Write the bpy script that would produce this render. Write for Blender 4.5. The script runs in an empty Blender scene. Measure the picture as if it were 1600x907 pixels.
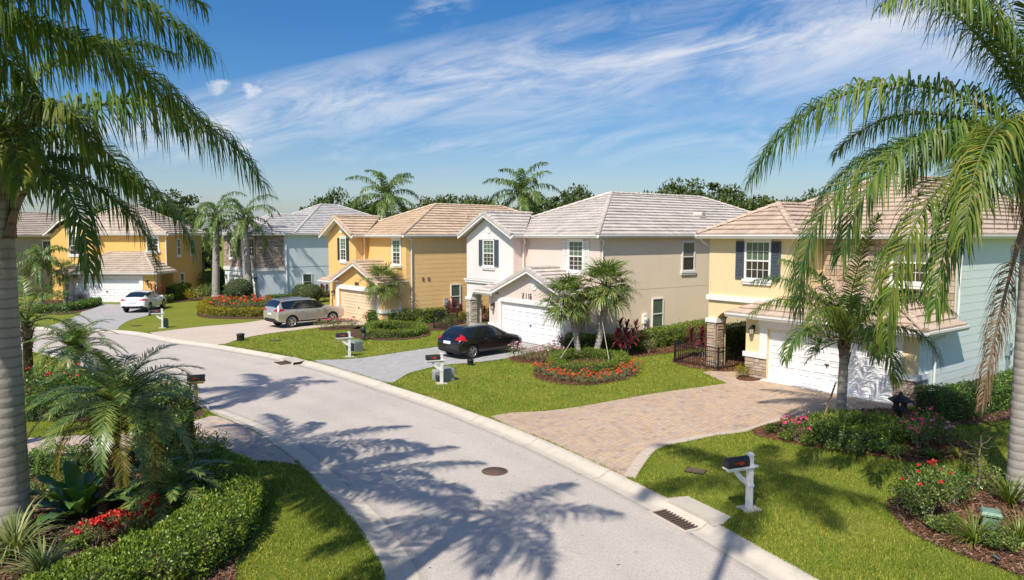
import bpy, bmesh, math, random
import numpy as np
from mathutils import Vector, Matrix, Euler

# ------------------------------------------------------------------ camera, sky, sun
scene = bpy.context.scene
COL = scene.collection
F_PX, CAM_H = 1105.0, 5.8
PITCH = math.atan2(85.5, F_PX)
cam_d = bpy.data.cameras.new('camera')
cam_d.lens = 36.0 * F_PX / 1600.0
cam_d.sensor_width = 36.0
cam_d.clip_start = 0.1
cam_d.clip_end = 3000.0
cam = bpy.data.objects.new('camera', cam_d)
COL.objects.link(cam)
cam.location = (0, 0, CAM_H)
cam.rotation_euler = (math.pi / 2 - PITCH, 0, 0)
scene.camera = cam

SUN_AZ = math.radians(244.0)      # where the sun stands, from +X counter-clockwise
SUN_EL = math.radians(50.0)
sun_dir = Vector((math.cos(SUN_AZ) * math.cos(SUN_EL), math.sin(SUN_AZ) * math.cos(SUN_EL), math.sin(SUN_EL)))
sd = bpy.data.lights.new('sun', 'SUN')
sd.energy = 5.0
sd.angle = math.radians(0.53)
sd.color = (1.0, 0.93, 0.82)
so = bpy.data.objects.new('sun', sd)
COL.objects.link(so)
so.location = (-30, -10, 40)
so.rotation_euler = (-sun_dir).to_track_quat('-Z', 'Y').to_euler()

world = bpy.data.worlds.new('World')
scene.world = world
world.use_nodes = True
def build_world():
    nt = world.node_tree
    N, L = nt.nodes, nt.links
    for n in list(N): N.remove(n)
    out = N.new('ShaderNodeOutputWorld')
    bg = N.new('ShaderNodeBackground')
    bg.inputs['Strength'].default_value = 0.116
    L.new(bg.outputs[0], out.inputs[0])
    sky = N.new('ShaderNodeTexSky')
    sky.sky_type = 'NISHITA'
    sky.sun_disc = False
    sky.sun_elevation = SUN_EL
    sky.sun_rotation = math.pi / 2 - SUN_AZ
    sky.air_density = 1.0
    sky.dust_density = 1.6
    sky.ozone_density = 3.0
    geo = N.new('ShaderNodeTexCoord')
    sep = N.new('ShaderNodeSeparateXYZ')
    L.new(geo.outputs['Generated'], sep.inputs[0])
    def math_(op, a, b=None, c=None, clamp=False):
        n = N.new('ShaderNodeMath'); n.operation = op; n.use_clamp = clamp
        for i, v in enumerate((a, b, c)):
            if v is None: continue
            if isinstance(v, (int, float)): n.inputs[i].default_value = v
            else: L.new(v, n.inputs[i])
        return n.outputs[0]
    # a cloud layer at height: direction projected on to a horizontal plane
    zc = math_('MAXIMUM', sep.outputs[2], 0.02)
    px = math_('DIVIDE', sep.outputs[0], math_('ADD', zc, 0.06))
    py = math_('DIVIDE', sep.outputs[1], math_('ADD', zc, 0.06))
    comb = N.new('ShaderNodeCombineXYZ')
    L.new(px, comb.inputs[0]); L.new(py, comb.inputs[1])
    def noise(scale, rot, sx, sy, detail=8, rough=0.6, dist=0.0, off=(0, 0, 0)):
        mp = N.new('ShaderNodeMapping')
        mp.inputs['Rotation'].default_value = (0, 0, math.radians(rot))
        mp.inputs['Scale'].default_value = (sx, sy, 1)
        mp.inputs['Location'].default_value = off
        L.new(comb.outputs[0], mp.inputs[0])
        n = N.new('ShaderNodeTexNoise')
        n.inputs['Scale'].default_value = scale
        n.inputs['Detail'].default_value = detail
        n.inputs['Roughness'].default_value = rough
        n.inputs['Distortion'].default_value = dist
        L.new(mp.outputs[0], n.inputs['Vector'])
        return n.outputs['Fac']
    def ramp(v, a, b, c=1.0):
        n = N.new('ShaderNodeMapRange')
        n.interpolation_type = 'SMOOTHSTEP'
        n.inputs['From Min'].default_value = a; n.inputs['From Max'].default_value = b
        n.inputs['To Max'].default_value = c
        L.new(v, n.inputs['Value'])
        return n.outputs[0]
    # cirrus: one long band across the sky (in the layer's own plan), broken up by streaky noise
    # band axis in the sky: gx = x/y, gz = z/y (bearing and height of the direction)
    ys = math_('MAXIMUM', sep.outputs[1], 0.05)
    gx = math_('DIVIDE', sep.outputs[0], ys)
    gz = math_('DIVIDE', sep.outputs[2], ys)
    def sky_noise(scale, sx, sz, shear, detail, rough, dist, off):
        u = math_('MULTIPLY', gx, sx)
        v = math_('MULTIPLY', math_('SUBTRACT', gz, math_('MULTIPLY', gx, shear)), sz)
        cb = N.new('ShaderNodeCombineXYZ'); L.new(u, cb.inputs[0]); L.new(v, cb.inputs[1]); cb.inputs[2].default_value = off
        n = N.new('ShaderNodeTexNoise'); n.inputs['Scale'].default_value = scale; n.inputs['Detail'].default_value = detail
        n.inputs['Roughness'].default_value = rough; n.inputs['Distortion'].default_value = dist
        L.new(cb.outputs[0], n.inputs['Vector']); return n.outputs['Fac']
    def band_(slope, mid, w0, w1):
        ax_ = math_('ADD', math_('MULTIPLY', gx, slope), mid)
        wd = math_('MAXIMUM', math_('ADD', math_('MULTIPLY', gx, w1), w0), 0.015)
        return math_('SUBTRACT', 1.0, math_('DIVIDE', math_('ABSOLUTE', math_('SUBTRACT', gz, ax_)), wd), clamp=True)
    front = ramp(sep.outputs[1], 0.05, 0.3)
    streak = sky_noise(2.2, 1.0, 4.2, 0.16, 9, 0.6, 0.7, 3.3)
    fine = sky_noise(5.0, 1.0, 4.5, 0.24, 10, 0.68, 1.1, 8.1)
    soft = sky_noise(1.6, 1.0, 2.4, 0.12, 6, 0.55, 0.3, 5.2)
    wisp = math_('ADD', math_('MULTIPLY', streak, 0.5), math_('MULTIPLY', fine, 0.5))
    b1 = band_(0.15, 0.220, 0.082, 0.070)
    b2 = band_(0.03, 0.128, 0.060, 0.03)
    m1 = math_('MULTIPLY', math_('POWER', b1, 0.7), ramp(wisp, 0.34, 0.66))
    m2 = math_('MULTIPLY', math_('MULTIPLY', b2, 0.55), ramp(wisp, 0.36, 0.66))
    m1 = math_('MULTIPLY', math_('MAXIMUM', m1, m2), front)
    wl = math_('MULTIPLY', math_('MULTIPLY', band_(0.9, 0.40, 0.05, 0.0), ramp(fine, 0.46, 0.7, 0.45)), math_('MULTIPLY', front, ramp(gx, -0.26, -0.12)))
    wl = math_('MULTIPLY', wl, math_('SUBTRACT', 1.0, ramp(gx, -0.1, 0.02)))
    veil = math_('MULTIPLY', math_('MULTIPLY', ramp(soft, 0.45, 0.75, 0.30), ramp(gx, -0.5, 0.5)), front)
    veil = math_('MAXIMUM', veil, wl)
    lowveil = math_('MULTIPLY', ramp(streak, 0.38, 0.72, 0.30), math_('SUBTRACT', 1.0, ramp(gz, 0.10, 0.24)))
    # a few small cumulus puffs low on the left
    def puff(cx, cz, rx, rz, s):
        a = math_('DIVIDE', math_('SUBTRACT', gx, cx), rx)
        b = math_('DIVIDE', math_('SUBTRACT', gz, cz), rz)
        r2 = math_('ADD', math_('MULTIPLY', a, a), math_('MULTIPLY', b, b))
        nn = sky_noise(42.0, 1.0, 1.5, 0.0, 7, 0.6, 0.3, s)
        v = math_('ADD', math_('SUBTRACT', 1.0, r2), math_('MULTIPLY', math_('SUBTRACT', nn, 0.5), 3.2))
        return math_('MULTIPLY', math_('MULTIPLY', ramp(v, -0.1, 1.5, 0.72), front), ramp(math_('SUBTRACT', 1.9, r2), 0.0, 0.8))
    hz = math_('MULTIPLY', math_('SUBTRACT', 1.0, ramp(gz, 0.0, 0.20)), 0.24)
    lowveil = math_('MAXIMUM', lowveil, hz)
    m = math_('MAXIMUM', math_('MULTIPLY', m1, 0.82), math_('MAXIMUM', veil, lowveil))
    for p in ((-0.352, 0.200, 0.034, 0.017, 1.0), (-0.405, 0.205, 0.022, 0.014, 4.0), (-0.385, 0.126, 0.034, 0.014, 8.0), (-0.203, 0.200, 0.012, 0.008, 2.5)):
        m = math_('MAXIMUM', m, puff(*p))
    mix = N.new('ShaderNodeMix'); mix.data_type = 'RGBA'
    L.new(m, mix.inputs['Factor'])
    hsv = N.new('ShaderNodeHueSaturation')
    hsv.inputs['Saturation'].default_value = 1.38
    L.new(sky.outputs[0], hsv.inputs['Color'])
    tint = N.new('ShaderNodeMix'); tint.data_type = 'RGBA'; tint.blend_type = 'MULTIPLY'; tint.inputs['Factor'].default_value = 1.0
    L.new(hsv.outputs[0], tint.inputs['A']); tint.inputs['B'].default_value = (0.88, 0.95, 1.04, 1)
    L.new(tint.outputs['Result'], mix.inputs['A'])
    mix.inputs['B'].default_value = (7.8, 7.7, 7.7, 1)
    L.new(mix.outputs['Result'], bg.inputs['Color'])
build_world()

vs = scene.view_settings
vs.view_transform = 'Standard'
vs.look = 'None'
vs.gamma = 1.0
vs.exposure = 0.1
vs.use_curve_mapping = False
scene.render.engine = 'CYCLES'
cy = scene.cycles
cy.max_bounces = 6
cy.diffuse_bounces = 4
cy.glossy_bounces = 3
cy.transmission_bounces = 3
cy.transparent_max_bounces = 6
cy.caustics_reflective = False
cy.caustics_refractive = False
cy.use_adaptive_sampling = True
cy.adaptive_threshold = 0.02
cy.use_denoising = True
try: cy.denoiser = 'OPENIMAGEDENOISE'
except Exception: pass

rnd = random.Random(7)
rng = np.random.default_rng(7)
PI = math.pi

# ------------------------------------------------------------------ helpers
_r = lambda px, py: ((px - 800) / F_PX, math.cos(PITCH) - (py - 453.5) / F_PX * math.sin(PITCH), -math.sin(PITCH) - (py - 453.5) / F_PX * math.cos(PITCH))
def at(px, py, z=0.0):
    """ground point seen at a photo position (only used to read the plan off the photograph)"""
    r = _r(px, py); t = (z - CAM_H) / r[2]
    return (r[0] * t, r[1] * t)
def far_at(px, py, depth):
    """point at a given depth on the ray through a photo position"""
    r = _r(px, py); t = depth / r[1]
    return (r[0] * t, depth, CAM_H + r[2] * t)

def tag(o, label=None, cat=None, group=None, kind=None):
    if label: o['label'] = label
    if cat: o['category'] = cat
    if group: o['group'] = group
    if kind: o['kind'] = kind
    return o
def empty(name, loc=(0, 0, 0), rz=0.0):
    o = bpy.data.objects.new(name, None)
    COL.objects.link(o)
    o.location = loc; o.rotation_euler = (0, 0, rz)
    o.empty_display_size = 0.2
    return o
def copy_tree(o, parent=None):
    c = o.copy(); COL.objects.link(c)
    if parent is not None: c.parent = parent
    for ch in list(o.children): copy_tree(ch, c)
    return c

class MB:
    """collects polygons with material slots; build() links ONE mesh object"""
    def __init__(s): s.v = []; s.f = []; s.mi = []; s.sm = []
    def add(s, verts, faces, mi=0, smooth=False):
        b = len(s.v); s.v.extend([tuple(p) for p in verts])
        for f in faces:
            s.f.append([b + i for i in f]); s.mi.append(mi); s.sm.append(smooth)
        return s
    def box(s, x0, x1, y0, y1, z0, z1, mi=0, T=None):
        if x0 > x1: x0, x1 = x1, x0
        if y0 > y1: y0, y1 = y1, y0
        if z0 > z1: z0, z1 = z1, z0
        v = [(x0, y0, z0), (x1, y0, z0), (x1, y1, z0), (x0, y1, z0), (x0, y0, z1), (x1, y0, z1), (x1, y1, z1), (x0, y1, z1)]
        if T: v = [T(*p) for p in v]
        return s.add(v, [(0, 3, 2, 1), (4, 5, 6, 7), (0, 1, 5, 4), (1, 2, 6, 5), (2, 3, 7, 6), (3, 0, 4, 7)], mi)
    def prism(s, poly, y0, y1, mi=0, T=None):
        """polygon in (x,z), extruded along y"""
        n = len(poly)
        v = [(x, y0, z) for x, z in poly] + [(x, y1, z) for x, z in poly]
        if T: v = [T(*p) for p in v]
        f = [tuple(range(n)), tuple(range(2 * n - 1, n - 1, -1))] + [(i, i + n, (i + 1) % n + n, (i + 1) % n) for i in range(n)]
        return s.add(v, f, mi)
    def tube(s, pts, r, n=8, mi=0, caps=True, smooth=True):
        pts = [Vector(p) for p in pts]
        rs = r if isinstance(r, (list, tuple)) else [r] * len(pts)
        vv = []; ff = []
        up = Vector((0, 0, 1))
        for i, p in enumerate(pts):
            t = (pts[min(i + 1, len(pts) - 1)] - pts[max(i - 1, 0)]).normalized()
            a = t.cross(up if abs(t.z) < 0.95 else Vector((1, 0, 0))).normalized()
            b = t.cross(a)
            for k in range(n):
                q = 2 * PI * k / n
                vv.append(p + (a * math.cos(q) + b * math.sin(q)) * rs[i])
        for i in range(len(pts) - 1):
            for k in range(n):
                ff.append((i * n + k, i * n + (k + 1) % n, (i + 1) * n + (k + 1) % n, (i + 1) * n + k))
        s.add(vv, ff, mi, smooth)
        if caps:
            m = len(pts) - 1
            s.add([vv[k] for k in range(n)], [tuple(range(n))], mi)
            s.add([vv[m * n + k] for k in range(n)], [tuple(range(n - 1, -1, -1))], mi)
        return s
    def lathe(s, prof, n=16, c=(0, 0, 0), mi=0, smooth=True):
        vv = []; ff = []
        for r, z in prof:
            for k in range(n):
                q = 2 * PI * k / n
                vv.append((c[0] + r * math.cos(q), c[1] + r * math.sin(q), c[2] + z))
        for i in range(len(prof) - 1):
            for k in range(n):
                ff.append((i * n + k, i * n + (k + 1) % n, (i + 1) * n + (k + 1) % n, (i + 1) * n + k))
        s.add(vv, ff, mi, smooth)
        return s
    def build(s, name, mats, parent=None, loc=None):
        me = bpy.data.meshes.new(name)
        me.from_pydata(s.v, [], s.f)
        if not isinstance(mats, (list, tuple)): mats = [mats]
        for m in mats: me.materials.append(m)
        me.polygons.foreach_set('material_index', s.mi)
        me.polygons.foreach_set('use_smooth', s.sm)
        bm = bmesh.new(); bm.from_mesh(me)
        bmesh.ops.recalc_face_normals(bm, faces=bm.faces)
        bm.to_mesh(me); bm.free()
        o = bpy.data.objects.new(name, me)
        COL.objects.link(o)
        if parent is not None: o.parent = parent
        if loc is not None: o.location = loc
        return o

def np_mesh(name, verts, quads=None, tris=None, mats=(), mi=None, smooth=False, parent=None):
    """fast mesh from numpy arrays"""
    verts = np.ascontiguousarray(verts, dtype=np.float32)
    me = bpy.data.meshes.new(name)
    me.vertices.add(len(verts)); me.vertices.foreach_set('co', verts.ravel())
    loops = []; starts = []; n0 = 0
    if quads is not None and len(quads):
        q = np.asarray(quads, dtype=np.int32); loops.append(q.ravel()); starts.append(n0 + 4 * np.arange(len(q))); n0 += q.size
    if tris is not None and len(tris):
        t = np.asarray(tris, dtype=np.int32); loops.append(t.ravel()); starts.append(n0 + 3 * np.arange(len(t))); n0 += t.size
    loops = np.concatenate(loops); starts = np.concatenate(starts).astype(np.int32)
    me.loops.add(len(loops)); me.loops.foreach_set('vertex_index', loops)
    me.polygons.add(len(starts)); me.polygons.foreach_set('loop_start', starts)
    for m in mats: me.materials.append(m)
    if mi is not None: me.polygons.foreach_set('material_index', np.asarray(mi, dtype=np.int32))
    if smooth: me.polygons.foreach_set('use_smooth', np.ones(len(starts), dtype=bool))
    me.update(calc_edges=True)
    me.validate()
    o = bpy.data.objects.new(name, me)
    COL.objects.link(o)
    if parent is not None: o.parent = parent
    return o

def in_poly(P, poly):
    x, y = P[:, 0], P[:, 1]
    inside = np.zeros(len(P), dtype=bool)
    n = len(poly); j = n - 1
    for i in range(n):
        xi, yi = poly[i][:2]; xj, yj = poly[j][:2]
        if yi != yj:
            c = ((yi > y) != (yj > y)) & (x < (xj - xi) * (y - yi) / (yj - yi) + xi)
            inside ^= c
        j = i
    return inside
def spline(pts, step=0.5, closed=False):
    """Catmull-Rom through points, resampled"""
    P = [np.array(p, dtype=float) for p in pts]
    n = len(P); out = []
    segs = n if closed else n - 1
    for i in range(segs):
        if closed: p0, p1, p2, p3 = P[(i - 1) % n], P[i], P[(i + 1) % n], P[(i + 2) % n]
        else: p0, p1, p2, p3 = P[max(i - 1, 0)], P[i], P[i + 1], P[min(i + 2, n - 1)]
        k = max(2, int(np.linalg.norm(p2 - p1) / step))
        for a in range(k):
            t = a / k
            out.append(0.5 * ((2 * p1) + (-p0 + p2) * t + (2 * p0 - 5 * p1 + 4 * p2 - p3) * t * t + (-p0 + 3 * p1 - 3 * p2 + p3) * t ** 3))
    if not closed: out.append(P[-1])
    return [tuple(p) for p in out]

# ------------------------------------------------------------------ materials
class NT:
    def __init__(s, name):
        s.m = bpy.data.materials.new(name); s.m.use_nodes = True
        s.nt = s.m.node_tree; s.N = s.nt.nodes; s.L = s.nt.links
        for n in list(s.N): s.N.remove(n)
        s.out = s.N.new('ShaderNodeOutputMaterial')
        s.p = s.N.new('ShaderNodeBsdfPrincipled')
        s.L.new(s.p.outputs[0], s.out.inputs[0])
    def set(s, **kw):
        for k, v in kw.items():
            i = s.p.inputs[k.replace('_', ' ')]
            if hasattr(v, 'is_output'): s.L.new(v, i)
            elif isinstance(v, (tuple, list)): i.default_value = tuple(v) + ((1,) if len(v) == 3 else ())
            else: i.default_value = v
        return s
    def coord(s, kind='Object', scale=(1, 1, 1), rot=(0, 0, 0)):
        c = s.N.new('ShaderNodeTexCoord'); m = s.N.new('ShaderNodeMapping')
        m.inputs['Scale'].default_value = scale; m.inputs['Rotation'].default_value = rot
        s.L.new(c.outputs[kind], m.inputs[0]); return m.outputs[0]
    def noise(s, scale, detail=4, rough=0.55, vec=None, dist=0.0):
        n = s.N.new('ShaderNodeTexNoise')
        n.inputs['Scale'].default_value = scale; n.inputs['Detail'].default_value = detail
        n.inputs['Roughness'].default_value = rough; n.inputs['Distortion'].default_value = dist
        s.L.new(vec if vec is not None else s.coord(), n.inputs['Vector'])
        return n.outputs['Fac']
    def vor(s, scale, vec=None, feature='F1', out='Distance'):
        n = s.N.new('ShaderNodeTexVoronoi'); n.feature = feature
        n.inputs['Scale'].default_value = scale
        s.L.new(vec if vec is not None else s.coord(), n.inputs['Vector'])
        return n.outputs[out]
    def ramp(s, fac, stops):
        n = s.N.new('ShaderNodeValToRGB'); cr = n.color_ramp
        while len(cr.elements) < len(stops): cr.elements.new(0.5)
        for e, (p, c) in zip(cr.elements, stops):
            e.position = p; e.color = tuple(c) + (1,) if len(c) == 3 else c
        s.L.new(fac, n.inputs[0]); return n.outputs[0]
    def mix(s, fac, a, b, mode='MIX'):
        n = s.N.new('ShaderNodeMix'); n.data_type = 'RGBA'; n.blend_type = mode
        for key, v in (('Factor', fac), ('A', a), ('B', b)):
            i = n.inputs[key] if key == 'Factor' else [q for q in n.inputs if q.name == key and q.type == 'RGBA'][0]
            if hasattr(v, 'is_output'): s.L.new(v, i)
            elif isinstance(v, (tuple, list)): i.default_value = tuple(v) + ((1,) if len(v) == 3 else ())
            else: i.default_value = v
        return [q for q in n.outputs if q.type == 'RGBA'][0]
    def math(s, op, a, b=0.0, clamp=False):
        n = s.N.new('ShaderNodeMath'); n.operation = op; n.use_clamp = clamp
        for i, v in enumerate((a, b)):
            if hasattr(v, 'is_output'): s.L.new(v, n.inputs[i])
            else: n.inputs[i].default_value = v
        return n.outputs[0]
    def island(s):
        return s.N.new('ShaderNodeNewGeometry').outputs['Random Per Island']
    def bump(s, h, strength=0.3, dist=0.02):
        n = s.N.new('ShaderNodeBump'); n.inputs['Strength'].default_value = strength; n.inputs['Distance'].default_value = dist
        s.L.new(h, n.inputs['Height']); s.L.new(n.outputs[0], s.p.inputs['Normal']); return s

def mul(c, k): return tuple(min(1.0, x * k) for x in c)
def m_plain(name, c, rough=0.6, var=0.08, scale=3.0, metal=0.0, bump=0.0, bscale=60, spec=None):
    t = NT(name)
    col = t.mix(t.noise(scale, 5), mul(c, 1 - var), mul(c, 1 + var))
    t.set(Base_Color=col, Roughness=rough, Metallic=metal)
    if spec is not None: t.set(Specular_IOR_Level=spec)
    if bump: t.bump(t.noise(bscale, 3), bump, 0.01)
    return t.m
def m_stucco(name, c):
    t = NT(name)
    a = t.mix(t.noise(0.5, 5, 0.6), mul(c, 0.88), mul(c, 1.06))
    streak = t.noise(1.0, 5, 0.6, t.coord(scale=(3.0, 3.0, 0.35)))
    a = t.mix(t.math('MULTIPLY', t.ramp(streak, [(0.5, (0, 0, 0)), (0.75, (1, 1, 1))]), 0.3), a, mul(c, 0.68))
    a = t.mix(t.noise(28, 3), mul(c, 0.94), a)
    sp = t.N.new('ShaderNodeSeparateXYZ'); t.L.new(t.coord(), sp.inputs[0])
    grime = t.math('MULTIPLY', t.math('SUBTRACT', 1.0, t.math('DIVIDE', sp.outputs[2], 0.55), True), t.noise(2.2, 5, 0.7))
    a = t.mix(t.math('MULTIPLY', grime, 0.7), a, mul(c, 0.45))
    t.set(Base_Color=a, Roughness=0.9, Specular_IOR_Level=0.2)
    t.bump(t.noise(22, 5, 0.7), 0.55, 0.02)
    return t.m
def m_leaf(name, cols, rough=0.45, trans=0.3, spec=0.4, noise=True):
    """leaf: colour by leaf (random per island), some light through it"""
    t = NT(name)
    n = len(cols)
    c = t.ramp(t.island(), [(i / max(1, n - 1), cc) for i, cc in enumerate(cols)])
    if noise:
        c = t.mix(t.noise(1.3, 3), t.mix(1.0, c, (0.72, 0.74, 0.7), 'MULTIPLY'), t.mix(1.0, c, (1.25, 1.2, 1.1), 'MULTIPLY'))
    t.set(Base_Color=c, Roughness=rough, Specular_IOR_Level=spec)
    tr = t.N.new('ShaderNodeBsdfTranslucent')
    t.L.new(t.mix(1.0, c, (1.3, 1.35, 0.55), 'MULTIPLY'), tr.inputs[0])
    ms = t.N.new('ShaderNodeMixShader'); ms.inputs[0].default_value = trans
    t.L.new(t.p.outputs[0], ms.inputs[1]); t.L.new(tr.outputs[0], ms.inputs[2])
    t.L.new(ms.outputs[0], t.out.inputs[0])
    return t.m
def m_tile(name, c, dirt=0.25):
    t = NT(name)
    a = t.ramp(t.island(), [(0.0, mul(c, 0.80)), (0.3, mul(c, 0.95)), (0.7, c), (1.0, mul(c, 1.10))])
    d = t.ramp(t.noise(0.8, 6, 0.65), [(0.42, (0, 0, 0)), (0.72, (1, 1, 1))])
    a = t.mix(t.math('MULTIPLY', d, dirt), a, mul(c, 0.5))
    run = t.ramp(t.noise(1.0, 6, 0.7, t.coord(scale=(2.2, 0.35, 0.6))), [(0.50, (0, 0, 0)), (0.70, (1, 1, 1))])
    a = t.mix(t.math('MULTIPLY', run, 0.35), a, mul(c, 0.42))
    a = t.mix(t.math('MULTIPLY', t.noise(30, 3), 0.35), a, mul(c, 0.7))
    t.set(Base_Color=a, Roughness=0.85, Specular_IOR_Level=0.25)
    t.bump(t.noise(35, 4), 0.35, 0.01)
    return t.m
def m_paver(name, cols, rot=0.0, w=0.22, h=0.11, mortar=(0.2, 0.17, 0.14), patch=0.5, dirt=0.2):
    t = NT(name)
    vec = t.coord(rot=(0, 0, rot))
    b = t.N.new('ShaderNodeTexBrick')
    b.inputs['Scale'].default_value = 1.0
    b.inputs['Brick Width'].default_value = w; b.inputs['Row Height'].default_value = h
    b.inputs['Mortar Size'].default_value = 0.006; b.inputs['Mortar Smooth'].default_value = 0.3
    b.inputs['Color1'].default_value = (0, 0, 0, 1); b.inputs['Color2'].default_value = (1, 1, 1, 1)
    b.inputs['Mortar'].default_value = (0.5, 0.5, 0.5, 1)
    b.offset = 0.5
    t.L.new(vec, b.inputs['Vector'])
    n = t.noise(2.3, 4, 0.6)
    v = t.math('ADD', t.math('MULTIPLY', b.outputs['Color'], 1 - patch), t.math('MULTIPLY', t.ramp(n, [(0.3, (0, 0, 0)), (0.7, (1, 1, 1))]), patch))
    k = len(cols)
    c = t.ramp(v, [(0.12 + 0.76 * i / (k - 1), cc) for i, cc in enumerate(cols)])
    c = t.mix(t.math('MULTIPLY', b.outputs['Fac'], 0.75), c, mortar)
    big = t.ramp(t.noise(0.35, 5, 0.6), [(0.4, (0, 0, 0)), (0.75, (1, 1, 1))])
    c = t.mix(t.math('MULTIPLY', big, dirt), c, mul(cols[0], 0.6))
    c = t.mix(t.math('MULTIPLY', t.noise(60, 3), 0.25), c, mortar)
    t.set(Base_Color=c, Roughness=0.85, Specular_IOR_Level=0.25)
    t.bump(t.math('SUBTRACT', t.math('MULTIPLY', t.noise(45, 3), 0.3), b.outputs['Fac']), 0.4, 0.01)
    return t.m

WHITE = m_plain('white_paint', (0.80, 0.79, 0.76), 0.5, 0.04, 1.2)
WHITE_TRIM = m_plain('white_trim', (0.78, 0.77, 0.74), 0.6, 0.05, 2.0)
GUTTER = m_plain('gutter_aluminium', (0.74, 0.73, 0.70), 0.4, 0.06, 1.5)
DOOR_WHITE = m_plain('garage_door_white', (0.80, 0.79, 0.78), 0.45, 0.03, 1.0)
DOOR_CREAM = m_plain('garage_door_cream', (0.78, 0.60, 0.40), 0.5, 0.03, 1.0)
BLACK = m_plain('black_metal', (0.012, 0.012, 0.013), 0.4, 0.2, 5)
DARK = m_plain('dark_plastic', (0.02, 0.021, 0.022), 0.5, 0.2, 4)
GREYBOX = m_plain('grey_enamel', (0.34, 0.35, 0.33), 0.5, 0.08, 3)
SHUT_SLATE = m_plain('slate_shutter', (0.075, 0.095, 0.115), 0.6, 0.12, 4)
SHUT_GREEN = m_plain('green_shutter', (0.03, 0.05, 0.045), 0.6, 0.12, 4)
SHUT_WHITE = m_plain('white_shutter', (0.74, 0.72, 0.70), 0.6, 0.06, 4)
def m_glass(name, c, rough=0.06, c2=None):
    t = NT(name)
    col = t.mix(t.noise(1.7, 3), c, c2 or mul(c, 1.8))
    t.set(Base_Color=col, Roughness=rough, Specular_IOR_Level=0.8, Coat_Weight=0.6, Coat_Roughness=0.03)
    t.bump(t.noise(1.1, 2), 0.25, 0.05)
    return t.m
GLASS_DARK = m_glass('dark_window_glass', (0.03, 0.026, 0.024))
def m_blind(name, c):
    t = NT(name)
    w = t.N.new('ShaderNodeTexWave'); w.wave_type = 'BANDS'; w.bands_direction = 'Z'; w.inputs['Scale'].default_value = 9.0
    t.L.new(t.coord(), w.inputs['Vector'])
    col = t.mix(w.outputs['Fac'], mul(c, 0.72), c)
    col = t.mix(t.noise(2.0, 2), mul(c, 0.45), col)
    t.set(Base_Color=col, Roughness=0.25, Coat_Weight=0.7, Coat_Roughness=0.03)
    return t.m
GLASS_BLIND = m_blind('glass_over_green_blind', (0.14, 0.21, 0.14))
def m_lamp_glass():
    t = NT('seeded_lamp_glass'); t.set(Base_Color=(0.75, 0.68, 0.5), Roughness=0.15, Transmission_Weight=0.4); return t.m
LAMP_GLASS = m_lamp_glass()
def m_stone(name, cols):
    t = NT(name)
    c = t.ramp(t.island(), [(i / (len(cols) - 1), cc) for i, cc in enumerate(cols)])
    c = t.mix(t.noise(9, 5, 0.65), t.mix(1.0, c, (0.62, 0.6, 0.58), 'MULTIPLY'), t.mix(1.0, c, (1.15, 1.12, 1.1), 'MULTIPLY'))
    t.set(Base_Color=c, Roughness=0.9, Specular_IOR_Level=0.2)
    t.bump(t.noise(14, 6, 0.65), 0.7, 0.03)
    return t.m
STONE_TAN = m_stone('tan_ledge_stone', [(0.40, 0.29, 0.20), (0.52, 0.40, 0.29), (0.60, 0.50, 0.40), (0.46, 0.36, 0.29)])
STONE_GREY = m_stone('grey_ledge_stone', [(0.32, 0.25, 0.20), (0.50, 0.40, 0.33), (0.62, 0.52, 0.44), (0.42, 0.32, 0.26)])
STONE_WHITE = m_stone('pale_ledge_stone', [(0.5, 0.45, 0.4), (0.62, 0.57, 0.52), (0.7, 0.66, 0.62)])
MORTAR = m_plain('mortar', (0.2, 0.17, 0.14), 0.95, 0.1, 6)
# ------------------------------------------------------------------ the setting: ground, road, kerbs, drives, lawns, beds
ROAD_Z = -0.10
def fill(name, poly, z, mat, kind='structure', skirt=0.0, parent=None):
    bm = bmesh.new()
    vs_ = [bm.verts.new((p[0], p[1], z)) for p in poly]
    f = bm.faces.new(vs_)
    if f.normal.z < 0: f.normal_flip()
    bmesh.ops.triangulate(bm, faces=bm.faces[:])
    if skirt:
        n = len(vs_); lo = [bm.verts.new((p[0], p[1], z - skirt)) for p in poly]
        for i in range(n): bm.faces.new((vs_[i], vs_[(i + 1) % n], lo[(i + 1) % n], lo[i]))
    me = bpy.data.meshes.new(name); bm.to_mesh(me); bm.free()
    me.materials.append(mat)
    o = bpy.data.objects.new(name, me); COL.objects.link(o)
    if kind: o['kind'] = kind
    return o

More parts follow.
